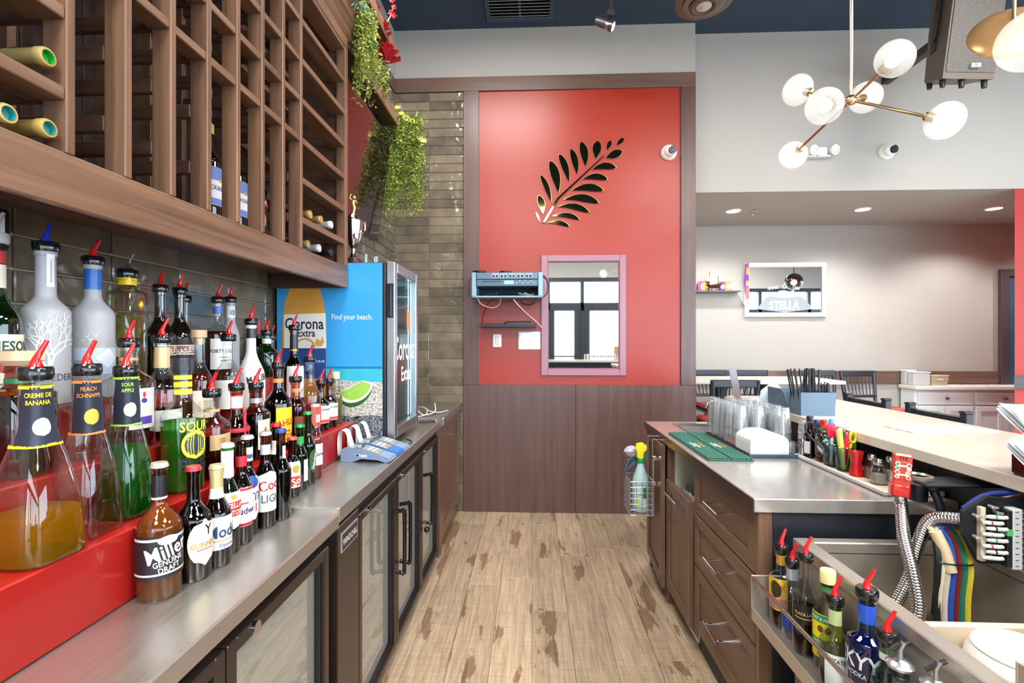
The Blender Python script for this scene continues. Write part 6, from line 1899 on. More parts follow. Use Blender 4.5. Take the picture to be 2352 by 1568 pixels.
for q in (0, .004):
    sidew.add([(x0 + q, y0, cz), (x0 + q, y1, cz), (x0 - .004 + q, y1, zt), (x0 - .004 + q, y0 + .19, zt), (x0 - .003 + q, y0 + .155, zt - .02), (x0 - .002 + q, y0 + .13, cz + .03), (x0 - .002 + q, y0 + .09, cz + .03), (x0 - .003 + q, y0 + .075, zt - .02), (x0 - .004 + q, y0 + .05, zt), (x0 - .004 + q, y0, zt)], [tuple(range(10))])
obj('wall', sidew, CAD, t)
obj('wall', M().box(x1, x1 + .004, y0, y1, cz, zt).box(x0, x1, y1 - .004, y1, cz, zt - .01).box(x0, x1, y0 + .12, y0 + .124, cz, zt - .01), CAD, t)
STR = P('17181C', .35)
rr = random.Random(12)
sA = None
for k in range(34):
    tall = k < 20
    if tall:
        x, y = 1.238 + .0135 * (k % 7) + rr.uniform(-.002, .002), 2.275 + .03 * (k // 7) + rr.uniform(-.004, .004)
        h = .205 + rr.uniform(-.004, .004)
        tx, ty = rr.uniform(-.05, .10) - (.16 if k % 7 < 2 else 0), rr.uniform(-.06, .06)
    else:
        q = k - 20
        x, y = 1.325 + .0085 * (q % 5), 2.27 + .028 * (q // 5)
        h = .135 + rr.uniform(-.01, .01)
        tx, ty = rr.uniform(-.15, .25), rr.uniform(-.1, .1)
    o = obj('straw', M().tube([(0, 0, 0), (tx * h, ty * h, h)], .0034 if tall else .0026, 7), STR, None, True)
    o.location = (x, y, cz + .0055)
    tag(o, 'tall black drinking straw standing in the blue-grey caddy' if tall else 'short black stirrer straw standing in the blue-grey caddy', 'straw', 'tall straws in the caddy' if tall else 'short straws in the caddy')
t = thing('napkin_stack', 'stack of folded white napkins fanned at the back of the blue-grey caddy', 'napkins', (1.27, 2.59, 1.022))
for k in range(5):
    obj('napkin', M().add([(1.18 + .006 * k, 2.60 + .006 * k, 1.024 + .004 * k), (1.30, 2.585 + .006 * k, 1.024 + .006 * k), (1.30, 2.585 + .006 * k, 1.12 + .003 * k), (1.255 + .004 * k, 2.59 + .006 * k, 1.135 + .003 * k), (1.225 - .002 * k, 2.60 + .006 * k, 1.10)], [(0, 1, 2, 3, 4)]).add([(1.18 + .006 * k, 2.602 + .006 * k, 1.024 + .004 * k), (1.30, 2.587 + .006 * k, 1.024 + .006 * k), (1.30, 2.587 + .006 * k, 1.12 + .003 * k), (1.255 + .004 * k, 2.592 + .006 * k, 1.135 + .003 * k), (1.225 - .002 * k, 2.602 + .006 * k, 1.10)], [(4, 3, 2, 1, 0)]), P('D8E4EC', .8), t)
t = thing('paper_stack', 'small loose stack of white paper at the far left end of the bar top', 'paper', (1.30, 2.86, 1.022))
obj('sheets', M().rbox(1.24, 1.44, 2.66, 2.86, 1.0225, 1.030, .001), WHITEP, t)
def print_mat():
    m, nt, out = new_mat('printed_menu')
    b = N(nt, 'BsdfPrincipled')
    b.inputs['Roughness'].default_value = .35
    tc = N(nt, 'TexCoord')
    v = N(nt, 'TexNoise')
    v.inputs['Scale'].default_value = 14
    v.inputs['Detail'].default_value = 5
    v.inputs['Distortion'].default_value = 2.0
    nt.links.new(tc.outputs['Object'], v.inputs['Vector'])
    cr = N(nt, 'ValToRGB')
    cr.color_ramp.elements[0].position = .42
    cr.color_ramp.elements[0].color = lin('C2A8AC')
    cr.color_ramp.elements[1].position = .50
    cr.color_ramp.elements[1].color = lin('ECE0DA')
    nt.links.new(v.outputs[0], cr.inputs[0])
    nt.links.new(cr.outputs[0], b.inputs['Base Color'])
    nt.links.new(b.outputs[0], out.inputs[0])
    return m
t = thing('menu_sheet', 'printed pale menu sheet lying on the bar top', 'menu', (1.55, 1.9, 1.022))
obj('sheet', M().prism([(1.395, 1.99), (1.405, 1.84), (1.755, 1.885), (1.70, 2.06)], 1.0225, 1.0245, 'Z'), print_mat(), t)
t = thing('napkin_dispenser', 'black napkin dispenser with white paper napkins fanning out on the bar top', 'napkin dispenser', (1.29, 1.22, 1.022))
obj('holder', M().rbox(1.222, 1.40, 1.12, 1.29, 1.0225, 1.095, .006), BLACKG, t)
obj('plate', M().rbox(1.235, 1.39, 1.117, 1.121, 1.035, 1.085, .004), P('D8E0EA', .35), t)
def sheets(quads, seed, n=5, gap=.004):
    """layered soft paper sheets, each a bent quad grid with its own fold"""
    m_ = M()
    rr = random.Random(seed)
    for k in range(n):
        c = [Vector(p) + Vector((rr.uniform(-.004, .004), -gap * k, gap * .8 * k + rr.uniform(-.003, .003))) for p in quads]
        K = 5
        pts = []
        for i in range(K + 1):
            for j in range(K + 1):
                u, w = i / K, j / K
                p = (c[0] * (1 - u) + c[1] * u) * (1 - w) + (c[3] * (1 - u) + c[2] * u) * w
                pts.append(p + Vector((0, .006 * math.sin(3 * u + k), .004 * math.sin(5 * w + 2 * u + k))))
        m_.add(pts, [(i * (K + 1) + j, i * (K + 1) + j + 1, (i + 1) * (K + 1) + j + 1, (i + 1) * (K + 1) + j) for i in range(K) for j in range(K)])
    return m_
NAPK = P('ECEFF4', .9, var=.01)
obj('napkin', sheets([(1.165, 1.24, 1.105), (1.192, 1.19, 1.035), (1.285, 1.22, 1.085), (1.262, 1.28, 1.135)], 3), NAPK, t, True)
obj('napkin', sheets([(1.200, 1.30, 1.190), (1.232, 1.26, 1.125), (1.300, 1.25, 1.100), (1.340, 1.30, 1.185)], 4), NAPK, t, True)

# ------------------------------------------------------------------ ice bin, speed rail, soda gun
t = thing('ice_bin', 'stainless steel ice bin under the bar with a raised rim', 'ice bin', (1.05, 1.1, .4))
obj('front_panel', M().rbox(.790, .800, .35, 1.49, .05, .735, .002), BINST, t)
obj('rim', M().rbox(.784, .828, .35, 1.49, .735, .770, .003).rbox(.828, 1.30, 1.455, 1.49, .735, .770, .003).rbox(1.262, 1.30, .35, 1.455, .735, .770, .003), BINST, t)
obj('basin', M().box(.800, .806, .35, 1.455, .38, .74).box(1.262, 1.268, .35, 1.455, .38, .74).box(.80, 1.268, 1.455, 1.461, .38, .74).box(.80, 1.268, .35, 1.461, .37, .38), BINST, t)
obj('partition', M().rbox(.8285, 1.2615, 1.045, 1.062, .381, .768, .003), P('C8B8A0', .4), t)
obj('splash_strip', M().rbox(1.262, 1.304, .35, 1.53, .770, .83, .002), BINST, t)
t = thing('speed_rail', 'stainless speed rail holding a row of bottles along the ice bin', 'speed rail', (.72, 1.2, .55))
obj('shelf', M().rbox(.664, .789, .40, 1.49, .522, .529, .002), BINST, t)
obj('front_lip', M().rbox(.662, .667, .40, 1.49, .522, .560, .001), BINST, t)
obj('bar', M().cyl((.665, .40, .648), (.665, 1.485, .648), .0055, n=10), CHROME, t, True)
obj('end_plate', M().rbox(.662, .789, 1.486, 1.492, .522, .655, .001), BINST, t)
t = thing('rail_sign_button', 'round blue bottle opener badge on the black cabinet end above the speed rail', 'badge', (.78, 1.54, .70))
obj('disc', M().tube([(.772, 1.545, .70), (.772, 1.539, .70)], .016, 20), P('1C48B8', .3), t)
RZ = .530
def spd(label, x, y, R, H, hs, hn, rn, gl, liq, top, labels=(), bands=(), sq=2.0):
    bottle(LB, label, 'bottle', x, y, RZ, R, H, H * hs, H * hn, rn, gl, liq, top, labels, bands, sq)
spd('speed rail bottle with a yellow oval label and gold neck, farthest of the row', .735, 1.456, .030, .215, .62, .74, .0125, 'clear', ('6A2818', .4, .9), ('pourer', 'red'), [(.05, .14, 60, -30, 'E8B820', [('#oval', .05, .085, '3A2A18', 0, 30), ('#rect', .03, .055, 'B87880', 0, 55)])], [(.175, .205, P('C8A048', .3, .4))], 3.2)
spd('square clear speed rail bottle with a silver neck and blue label', .735, 1.398, .025, .200, .62, .74, .0125, 'clear', None, ('pourer', 'red'), [(.025, .07, 50, -20, '3A4AA0', [])], [(.160, .192, P('B8BEC8', .3, .5))], 3.4)
spd('angular whisky bottle with a black label in the speed rail', .735, 1.330, .031, .245, .58, .80, .0125, 'clear', ('5A2A10', .52, .9), ('pourer', 'red'), [(.085, .135, 70, 0, '15161A', [('BLACK LABEL', .008, .112, 'C8B890'), ('#rect', .003, .098, 'B89850', 0, 50)])], [], 2.6)
spd('rum bottle with a yellow and green label and pale yellow screw cap', .752, 1.262, .033, .248, .55, .72, .0155, 'beige', ('8A5A30', .35, .6), ('cap', 'E8E2A0'), [(.035, .145, 80, -16, 'F0D820', [('#rect', .018, .125, '2A8A58', 0, 78), ('WRAY & NEPHEW', .0085, .134, 'F0F0E8'), ('#oval', .018, .10, '6A4A20', -12, 12), ('#oval', .018, .10, '6A4A20', 16, 12), ('#rect', .014, .07, '2A8A58', 0, 74), ('OVERPROOF', .008, .077, 'F0F0D0'), ('RUM', .012, .05, '2A5A3A')])], [(.198, .208, P('3A8A50', .4))])
spd('pale speed rail bottle with a plain white estate label', .726, 1.190, .033, .205, .52, .72, .0135, 'pale', ('B8A878', .5, .6), ('pourer', 'red'), [(.02, .095, 44, 6, 'E4E8E4', [('ESTATE', .010, .082, '3A3E44', 0, -6)])], [(.155, .190, P('B8C890', .4))])
spd('bright blue vodka bottle in the speed rail', .748, 1.112, .038, .262, .62, .70, .0160, 'blue', ('2C5CC0', .72, .7), ('pourer', 'red'), [(.100, .155, 40, -40, glass('4A78D0', .5), [('SKYY', .034, .130, 'DCE6F4', 10, -4), ('VODKA', .010, .100, 'C8D4EC', 10, -4)])], [(.205, .246, P('2A58C8', .25))])
spd('aqua tinted stubby bottle with a white threaded neck in the speed rail', .742, 1.042, .029, .208, .58, .74, .0135, 'pale', ('A8DCDC', .45, .8), ('pourer', 'red'), [(.03, .06, 40, 0, 'C8E0E0', [])], [(.168, .182, P('D8DCD8', .4))])
spd('glass oil bottle with a metal flip spout, farther of two in the speed rail', .726, .985, .025, .188, .52, .74, .0120, 'pale', ('B8DCE0', .5, .8), ('oil', None))
spd('glass oil bottle with a metal flip spout, nearer of two in the speed rail', .748, .928, .025, .188, .52, .74, .0120, 'pale', ('C0DCDC', .5, .8), ('oil', None))

def hose(name, label, pts, r, parent=None):
    path = smooth_path(pts, 10)
    L_ = [0]
    for a, b in zip(path[:-1], path[1:]):
        L_.append(L_[-1] + (b - a).length)
    step = .0070
    n = int(L_[-1] / step)
    dense, rad = [], []
    i = 0
    for k in range(n + 1):
        for o_, rr_ in ((0, .90), (.3, 1.0), (.7, 1.0), (.98, .90)):
            s = min((k + o_) * step, L_[-1] - 1e-5)
            while L_[i + 1] < s:
                i += 1
            f = (s - L_[i]) / max(1e-9, L_[i + 1] - L_[i])
            dense.append(path[i].lerp(path[i + 1], f))
            rad.append(r * rr_)
    keep = [0]
    for q in range(1, len(dense)):
        if (dense[q] - dense[keep[-1]]).length > .0008:
            keep.append(q)
    mb = M().tube([dense[q] for q in keep], [rad[q] for q in keep], 14)
    if parent is None:
        o = obj(name, mb, CHROME, None, True)
        return tag(o, label, 'hose')
    return obj(name, mb, CHROME, parent, True)
t = thing('soda_gun', 'red soda gun with round buttons on a ribbed chrome hose above the ice bin', 'soda gun', (1.047, 1.425, .92))
gd = Matrix.Rotation(.08, 3, 'Y') @ Matrix.Rotation(-.42, 3, 'Z')
def gl(p):
    q = gd @ Vector(p)
    return (q.x + 1.047, q.y + 1.425, q.z + .922)
def gbox(*a, c=.002):
    m_ = M().rbox(*a, c)
    m_.v = [gl(p) for p in m_.v]
    return m_
RG = P('C8281C', .25, coat=.5)
b_ = obj('head', gbox(-.021, .021, -.017, .017, .028, .118, c=.004), P('D04838', .12, coat=.7), t, label='translucent red head')
obj('grip', gbox(-.022, .022, -.018, .018, -.004, .034, c=.005), RG, t)
obj('face', gbox(-.017, .017, -.0185, -.0165, .048, .098, c=.001), P('D8402C', .3), b_)
for k, (x, z, c) in enumerate([(-.013, .092, '3A9A5A'), (.013, .090, 'D84838'), (-.013, .080, '3A9A5A'), (.013, .080, 'E0D8D0'), (-.013, .068, 'D84838'), (.011, .068, 'E8B030'), (-.013, .055, 'C88830'), (.013, .055, 'D84838')]):
    m_ = M().tube([(x, -.0185, z), (x, -.0225, z)], .0058, 12)
    m_.v = [gl(p) for p in m_.v]
    bt = obj('button', m_, P('E6E0DA', .3), b_, True)
    m_ = M().tube([(x, -.0225, z), (x, -.0235, z)], .0038, 10)
    m_.v = [gl(p) for p in m_.v]
    obj('button_dot', m_, P(c, .3), b_)
for z in (.086, .061):
    obj('button_bar', gbox(-.012, .012, -.0225, -.0185, z - .003, z + .003), P('E6E0DA', .3), b_)
m_ = letters('M4', .0135, (0, -.0182, .108), (1, 0, 0), (0, 0, 1))
m_.v = [gl(p) for p in m_.v]
obj('lettering', m_, P('1A1210', .4), b_)
hose('hose', None, [(1.047, 1.424, .925), (1.044, 1.412, .895), (1.006, 1.353, .834), (.982, 1.292, .768), (.967, 1.251, .689), (.943, 1.24, .629), (.93, 1.235, .57)], .0160, t)
hose('chrome_hose', 'ribbed chrome hose curving from the valve board down into the ice bin', [(1.103, 1.287, .905), (1.066, 1.335, .886), (1.048, 1.357, .812), (1.030, 1.363, .72), (.981, 1.352, .639), (.944, 1.34, .575)], .0160)
t = thing('gun_holder', 'black soda gun holder cup and drain tube under the bar top edge', 'holder', (1.2, 1.42, .97))
obj('plate', M().rbox(1.085, 1.305, 1.375, 1.465, .958, .966, .003), P('1C222A', .3), t)
obj('ring', M().lathe([(.024, .950), (.036, .952), (.036, .974), (.030, .976), (.024, .97)], 24, (1.115, 1.445, 0)), P('8A8078', .3, .4), t, True)
obj('cup', M().lathe([(0, .90), (.022, .902), (.026, .955), (.020, .955)], 20, (1.115, 1.445, 0)), BLACK, t, True)
obj('drain_tube', M().tube(smooth_path([(1.135, 1.425, .955), (1.142, 1.42, .93), (1.150, 1.41, .89), (1.148, 1.40, .82), (1.135, 1.395, .72), (1.12, 1.39, .60)], 6), [.022] + [.017] * 4 + [.011] * 27, 12), P('1A1E26', .25), t, True)

t = thing('valve_board', 'black manifold board of white soda valves mounted under the bar', 'valve board', (1.22, 1.25, .87))
obj('plate', M().prism([(1.09, .872), (1.13, .80), (1.258, .80), (1.258, .835), (1.30, .835), (1.30, .955), (1.150, .968), (1.09, .93)], 1.268, 1.280, 'Y'), P('121317', .5), t)
obj('block', M().rbox(1.122, 1.134, 1.256, 1.269, .81, .945, .001), P('D8CCB0', .5), t)
for k in range(8):
    z = .925 - k * .0145
    x = 1.126 + .010 * ((k + 1) % 2)
    vl = obj('valve', M().cyl((x, 1.248, z), (x + .030, 1.244, z - .001), .0052, n=10).cyl((x - .008, 1.249, z), (x, 1.248, z), .0042, n=8).ball((x + .034, 1.243, z), .005, n=8, m=6), P('E4E2DE', .35), t, True)
    obj('valve_ring', M().cyl((x + .010, 1.2465, z), (x + .013, 1.246, z), .0060, n=10), P(('3AA85A', 'C8484A', '2C2C30', 'D0D0D0')[k % 4], .4), vl, True)
for k, (x, z) in enumerate(((1.146, .948), (1.158, .934), (1.108, .925), (1.108, .872))):
    obj('wing_screw', M().cyl((x, 1.262, z), (x, 1.245, z), .004, n=8).rbox(x - .008, x + .008, 1.243, 1.247, z - .003, z + .003, .001), P('B8B8B4', .3, .5), t)
tb = obj('terminal_block', M().rbox(1.188, 1.211, 1.244, 1.270, .795, .945, .002), P('D4DAD8', .45), t)
obj('block_side', M().rbox(1.176, 1.189, 1.246, 1.270, .80, .94, .001), P('1C1D20', .5), tb)
obj('green_block', M().rbox(1.1755, 1.1895, 1.2445, 1.2705, .878, .895, .001), P('5AC878', .4), tb)
for k in range(10):
    z = .938 - k * .0148
    obj('mark', M().rbox(1.193, 1.201, 1.2432, 1.2445, z - .0008, z + .0008, .0002), BLACK, tb)
for k in range(10):
    z = .938 - k * .0148
    obj('tube', M().tube([(1.211, 1.252, z), (1.24, 1.244, z - .002), (1.296, 1.22, z - .010)], .0058, 8), (P('8A4A3A', .3) if k in (0, 8) else P('A8A49C', .25)), t, True)
    obj('clamp', M().cyl((1.213, 1.2515, z), (1.218, 1.250, z), .0072, n=10), CHROME, t, True)
for pts, c, r, lb in (([(1.12, 1.305, .925), (1.17, 1.30, .962), (1.23, 1.29, .972), (1.30, 1.26, .965)], '1E3A88', .006, 'blue tube arching over the valve board'), ([(1.12, 1.30, .882), (1.10, 1.32, .876), (1.07, 1.335, .860)], '22386E', .010, 'thick blue sleeve under the chrome hose'), ([(1.21, 1.30, .955), (1.25, 1.28, .975), (1.30, 1.27, .978)], '8A4A30', .004, 'thin reddish tube above the valve board')):
    cable('soda_line', lb, pts, r, P(c, .35), 'tube')
bund = [(1.045, .58, 'D8CEB4', 'speckled white soda line, leftmost of the tied bundle in the ice bin'), (1.060, .575, 'D0C8B8', 'speckled white soda line, second from the left in the tied bundle'), (1.075, .57, '2A58B0', 'blue soda line in the tied bundle'), (1.088, .568, '7A2A2A', 'dark red soda line in the tied bundle'), (1.102, .562, '2A7A64', 'green striped soda line in the tied bundle'), (1.118, .556, 'D8C840', 'yellow soda line at the right of the tied bundle')]
for k, (x, zb_, c, lb) in enumerate(bund):
    xt = 1.060 + .0128 * k
    cable('soda_line', lb, [(xt - .008, 1.325, .868), (xt + .008, 1.315, .835), (xt + .008 + (x - 1.08) * .1, 1.300, .775), (x + .006, 1.295, .68), (x, 1.285, zb_)], .0066, P(c, .35, var=.2, vscale=120), 'tube')
t = thing('tube_sleeve', 'cream foam sleeve round the middle of the tied soda lines', 'tube', (1.075, 1.31, .8))
obj('sleeve', M().tube([(1.058, 1.316, .862), (1.072, 1.304, .82), (1.082, 1.296, .765)], .0142, 12), P('D8C49C', .6), t, True)
t = thing('cable_tie', 'black tie strapped round the bundle of soda lines', 'cable tie', (1.088, 1.30, .785))
obj('strap', M().tube([(1.096 + .044 * math.cos(a), 1.300 + .016 * math.sin(a), .787 - .002 * math.cos(a)) for a in [2 * PI * k / 20 for k in range(21)]], .0022, 6), BLACK, t)
cable('black_line', 'black hose hanging left of the tied soda lines', [(1.062, 1.322, .86), (1.058, 1.305, .80), (1.052, 1.30, .70), (1.04, 1.285, .60), (1.03, 1.275, .55)], .009, P('17181C', .35), 'tube')
t = thing('cold_plate', 'pale plate with brass fittings at the bottom of the ice bin', 'plate', (1.09, 1.28, .38))
obj('plate', M().rbox(1.0, 1.25, 1.07, 1.40, .381, .545, .004), P('B8A888', .4, .3), t)
for k, (x, z, _, _2) in enumerate(bund):
    obj('fitting', M().cyl((x, 1.285, .545), (x, 1.285, .572), .009, n=10), P('8A7A60', .3, .7), t, True)
t = thing('taped_hose', 'grey duct taped hose bundle arching to the right in the ice bin', 'hose', (1.17, 1.1, .6))
obj('hose', M().tube(smooth_path([(1.10, 1.16, .545), (1.105, 1.165, .60), (1.135, 1.165, .640), (1.185, 1.15, .645), (1.240, 1.12, .660)], 6), .0125, 12).tube(smooth_path([(1.13, 1.14, .545), (1.135, 1.14, .585), (1.16, 1.145, .615), (1.20, 1.14, .632)], 6), .0115, 12), P('9A8E88', .4), t, True)
mb = M().tube(smooth_path([(1.150, 1.16, .640), (1.185, 1.152, .642), (1.22, 1.14, .652), (1.236, 1.12, .662)], 6), .023, 14)
rr = random.Random(6)
mb.v = [tuple(Vector(p) + Vector((rr.uniform(-.002, .002), rr.uniform(-.002, .002), rr.uniform(-.002, .002)))) for p in mb.v]
obj('tape', mb, P('8A8C90', .35, .4), t, True)
t = thing('white_tub', 'round white plastic tub upside down in the near part of the ice bin', 'tub', (.925, .950, .642))
obj('body', M().lathe([(.085, .0), (.088, .006), (.086, .09), (.082, .115), (.070, .132), (.066, .129), (.062, .124), (0, .124)], 40), P('F0EEEA', .3, var=.01), t, True, local=True)
obj('rim', M().lathe([(.060, .1245), (.064, .134), (.070, .138), (.074, .132), (.072, .124)], 40), P('F0EEEA', .3, var=.01), t, True, local=True)
t = thing('tub_stand', 'hidden steel block the white tub stands on in the ice bin', 'block', (.925, .950, .38))
obj('block', M().box(.87, .98, .90, 1.0, .381, .6415), BINST, t)
t = thing('steel_insert', 'open stainless steel box resting on the rim at the near end of the ice bin', 'box', (.95, .62, .771))
obj('wall', M().rbox(.795, 1.255, .826, .830, .771, .835, .001).rbox(.795, .799, .45, .826, .771, .835, .001).rbox(1.251, 1.255, .45, .826, .771, .835, .001), BINST, t)
obj('bottom', M().box(.799, 1.251, .45, .826, .771, .774), BINST, t)

# ------------------------------------------------------------------ dining side
BLK = P('262C34', .35, var=.04)
REDS = P('A83428', .4)
def stool(label, x, y, rz, group, low=False):
    t = thing('bar_stool', label, 'bar stool', (x, y, 0), rz, group)
    sh, th = .72, 1.068
    obj('seat', M().rbox(-.170, .170, -.19, .19, sh - .035, sh - .012, .006), BLK, t, local=True)
    obj('cushion', M().rbox(-.160, .160, -.18, .18, sh - .012, sh + .03, .014), REDS, t, local=True)
    for sx in (-1, 1):
        obj('leg', M().tube([(sx * .165, -.17, sh - .035), (sx * .172, -.20, 0)], [.017, .014], 8), BLK, t, True, local=True)
        obj('leg', M().tube([(sx * .165, .17, sh - .035), (sx * .172, .20, 0)], [.017, .014], 8), BLK, t, True, local=True)
        obj('post', M().tube([(sx * .150, .175, sh - .02), (sx * .168, .225, th)], [.015, .018], 8), BLK, t, True, local=True)
        obj('stretcher', M().tube([(sx * .182, -.19, .22), (sx * .182, .19, .22)], .010, 6), BLK, t, local=True)
    obj('foot_rail', M().tube([(-.18, -.19, .30), (.18, -.19, .30)], .011, 6), BLK, t, local=True)
    obj('top_rail', M().rbox(-.175, .175, .208, .232, th - .055, th + .004, .006), BLK, t, local=True)
    obj('lower_rail', M().rbox(-.162, .162, .175, .193, sh + .085, sh + .115, .004), BLK, t, local=True)
    for k in range(9):
        f = (k - 4) / 4
        obj('spindle', M().tube([(f * .135, .185, sh + .10), (f * .160, .220, th - .045)], .0052, 6), BLK, t, True, local=True)
    return t
q = stool('dark spindle back stool by the far wall, behind the left table end', 1.80, 4.78, 0, 'stools along the far wall')
dup(q, (2.205, 4.78, 0), 0, 'dark spindle back stool by the far wall, behind the table middle')
dup(q, (2.865, 4.74, 0), .06, 'dark spindle back bar stool against the far wall, just right of the straws')
dup(q, (3.262, 4.74, 0), .08, 'dark spindle back bar stool against the far wall, next to the white sideboard')
dup(q, (1.525, 3.92, 0), PI, 'dark spindle back stool standing in front of the long high table', 'stools at the high table')
def slatstool(label, x, y, src=None):
    if src:
        return dup(src, (x, y, 0), None, label)
    t = thing('counter_chair', label, 'bar stool', (x, y, 0), 0, 'dark chairs at the bar top')
    for s in (-1, 1):
        obj('post', M().rbox(.17, .205, s * .165 - .018, s * .165 + .018, .0, 1.028, .004), BLK, t, local=True)
        obj('finial', M().prism([(s * .165 - .020, 1.028), (s * .165 + .020, 1.028), (s * .165 + .016, 1.036), (s * .165, 1.040), (s * .165 - .016, 1.036)], .168, .207, 'X'), BLK, t, local=True)
        obj('leg', M().rbox(-.17, -.135, s * .165 - .016, s * .165 + .016, 0, .68, .004), BLK, t, local=True)
    obj('top_rail', M().rbox(.178, .198, -.147, .147, .965, 1.010, .004), BLK, t, local=True)
    obj('lower_rail', M().rbox(.178, .198, -.147, .147, .83, .865, .004), BLK, t, local=True)
    obj('seat', M().rbox(-.18, .20, -.185, .185, .68, .71, .01), BLK, t, local=True)
    obj('cushion', M().rbox(-.17, .165, -.145, .145, .71, .745, .012), REDS, t, local=True)
    obj('foot_rail', M().rbox(-.165, .19, -.15, -.13, .25, .28, .004), BLK, t, local=True)
    return t
c0 = slatstool('dark square post chair facing the bar top, farther of the two along it', 1.815, 2.985)
slatstool('dark square post chair facing the bar top, nearer of the two along it', 1.815, 2.48, c0)
t = thing('high_table', 'long pale high table with black pedestal legs in the dining area', 'table', (1.8, 4.35, 0))
obj('top', M().rbox(.9 + .4, 2.58, 4.08, 4.62, 1.005, 1.035, .004), P('C9C4BC', .3), t)
for x in (1.66, 2.06):
    obj('leg', M().lathe([(.20, 0), (.20, .02), (.05, .05), (.038, .10), (.038, .80), (.06, .92), (.085, 1.005)], 24, (x, 4.35, 0)), BLK, t, True)
t = thing('red_stool', 'low red upholstered seat showing between the two chairs behind the bar top', 'seat', (2.55, 3.95, 0))
obj('cushion', M().rbox(2.40, 2.85, 3.75, 4.15, .70, .84, .03), REDS, t)
obj('base', M().lathe([(.16, 0), (.16, .02), (.03, .04), (.03, .70)], 20, (2.62, 3.95, 0)), BLK, t, True)
SBW = P('DDE2E6', .4, var=.02)
t = thing('sideboard', 'white sideboard with drawers and doors against the far wall', 'sideboard', (4.3, 5.0, 0))
obj('carcass', M().rbox(3.80, 5.6, 4.97, 5.15, .02, .885, .003), SBW, t)
obj('top', M().rbox(3.78, 5.62, 4.92, 5.154, .885, .920, .004), P('E6DFD8', .35), t)
for x0, x1 in ((3.825, 4.345), (4.375, 4.90), (4.93, 5.45)):
    d = obj('drawer', M().rbox(x0, x1, 4.948, 4.97, .735, .855, .004), SBW, t)
    obj('knob', M().ball(((x0 + x1) / 2 + .005, 4.935, .80), .015, n=14, m=10), P('5A5A60', .15, .8), d, True)
    for a, b in ((x0, (x0 + x1) / 2 - .002), ((x0 + x1) / 2 + .002, x1)):
        dd = obj('door', M().frame(a, b, .06, .72, .05, 4.948, 4.97), SBW, t)
        obj('panel', M().box(a + .045, b - .045, 4.958, 4.968, .105, .675), SBW, dd)
obj('leg', M().box(3.82, 3.88, 4.96, 5.02, 0, .03).box(5.5, 5.56, 4.96, 5.02, 0, .03), SBW, t)
CLR = frosted('E8EAEC', .42)
for k, (x0, x1, y0, lb) in enumerate(((3.80, 3.96, 4.97, 'clear lidded plastic tub on the sideboard, right of two beside the basket'), (3.795, 3.90, 5.075, 'clear lidded plastic tub on the sideboard, behind the other by the wall'))):
    t = thing('plastic_tub', lb, 'tub', ((x0 + x1) / 2, y0 + .04, .92))
    obj('body', M().rbox(x0, x1, y0, y0 + .095 - .02 * k, .9205, 1.045 + .01 * k, .012), CLR, t)
    obj('lid', M().rbox(x0 - .004, x1 + .004, y0 - .004, y0 + .099 - .02 * k, 1.045 + .01 * k, 1.058 + .012 * k, .004), CLR, t)
    obj('seam', M().rbox(x0 + .04, x0 + .044, y0 - .002, y0, .925, 1.04, .0005).rbox(x1 - .044, x1 - .04, y0 - .002, y0, .925, 1.04, .0005), P('C4C8CC', .4), t)
t = thing('storage_basket', 'small beige plastic basket with a handle slot on the sideboard', 'basket', (4.03, 5.04, .92))
def wall4(x0, x1, y0, y1, z0, z1, fl):
    m_ = M()
    a = [(x0, y0), (x1, y0), (x1, y1), (x0, y1)]
    b = [(x0 - fl, y0 - fl), (x1 + fl, y0 - fl), (x1 + fl, y1 + fl), (x0 - fl, y1 + fl)]
    v = [(x, y, z0) for x, y in a] + [(x, y, z1) for x, y in b] + [(x * .995 + .005 * (x0 + x1) / 2, y, z1) for x, y in b]
    m_.add(v, [(0, 1, 5, 4), (1, 2, 6, 5), (2, 3, 7, 6), (3, 0, 4, 7), (3, 2, 1, 0)])
    return m_
BEI = P('C8C0A4', .55, var=.12, vscale=60)
obj('body', wall4(3.985, 4.13, 4.99, 5.08, .9205, 1.022, .010), BEI, t)
obj('rim', M().rbox(3.972, 4.143, 4.976, 4.984, 1.015, 1.026, .002), BEI, t)
obj('slot', M().rbox(4.03, 4.085, 4.9775, 4.9795, .975, .988, .0008), P('E8E4D8', .5), t)
for k in range(5):
    obj('weave', M().rbox(3.982 - .002 * k, 4.133 + .002 * k, 4.9865 - .0018 * k, 4.9885 - .0018 * k, .93 + .013 * k, .936 + .013 * k, .0005), P('B4AC90', .6), t)
t = thing('paper_sheet', 'printed papers lying on the sideboard beside the basket', 'paper', (4.4, 5.03, .92))
obj('sheet', M().prism([(4.25, 4.97), (4.60, 4.95), (4.62, 5.10), (4.30, 5.12)], .9205, .923, 'Z'), print_mat(), t)

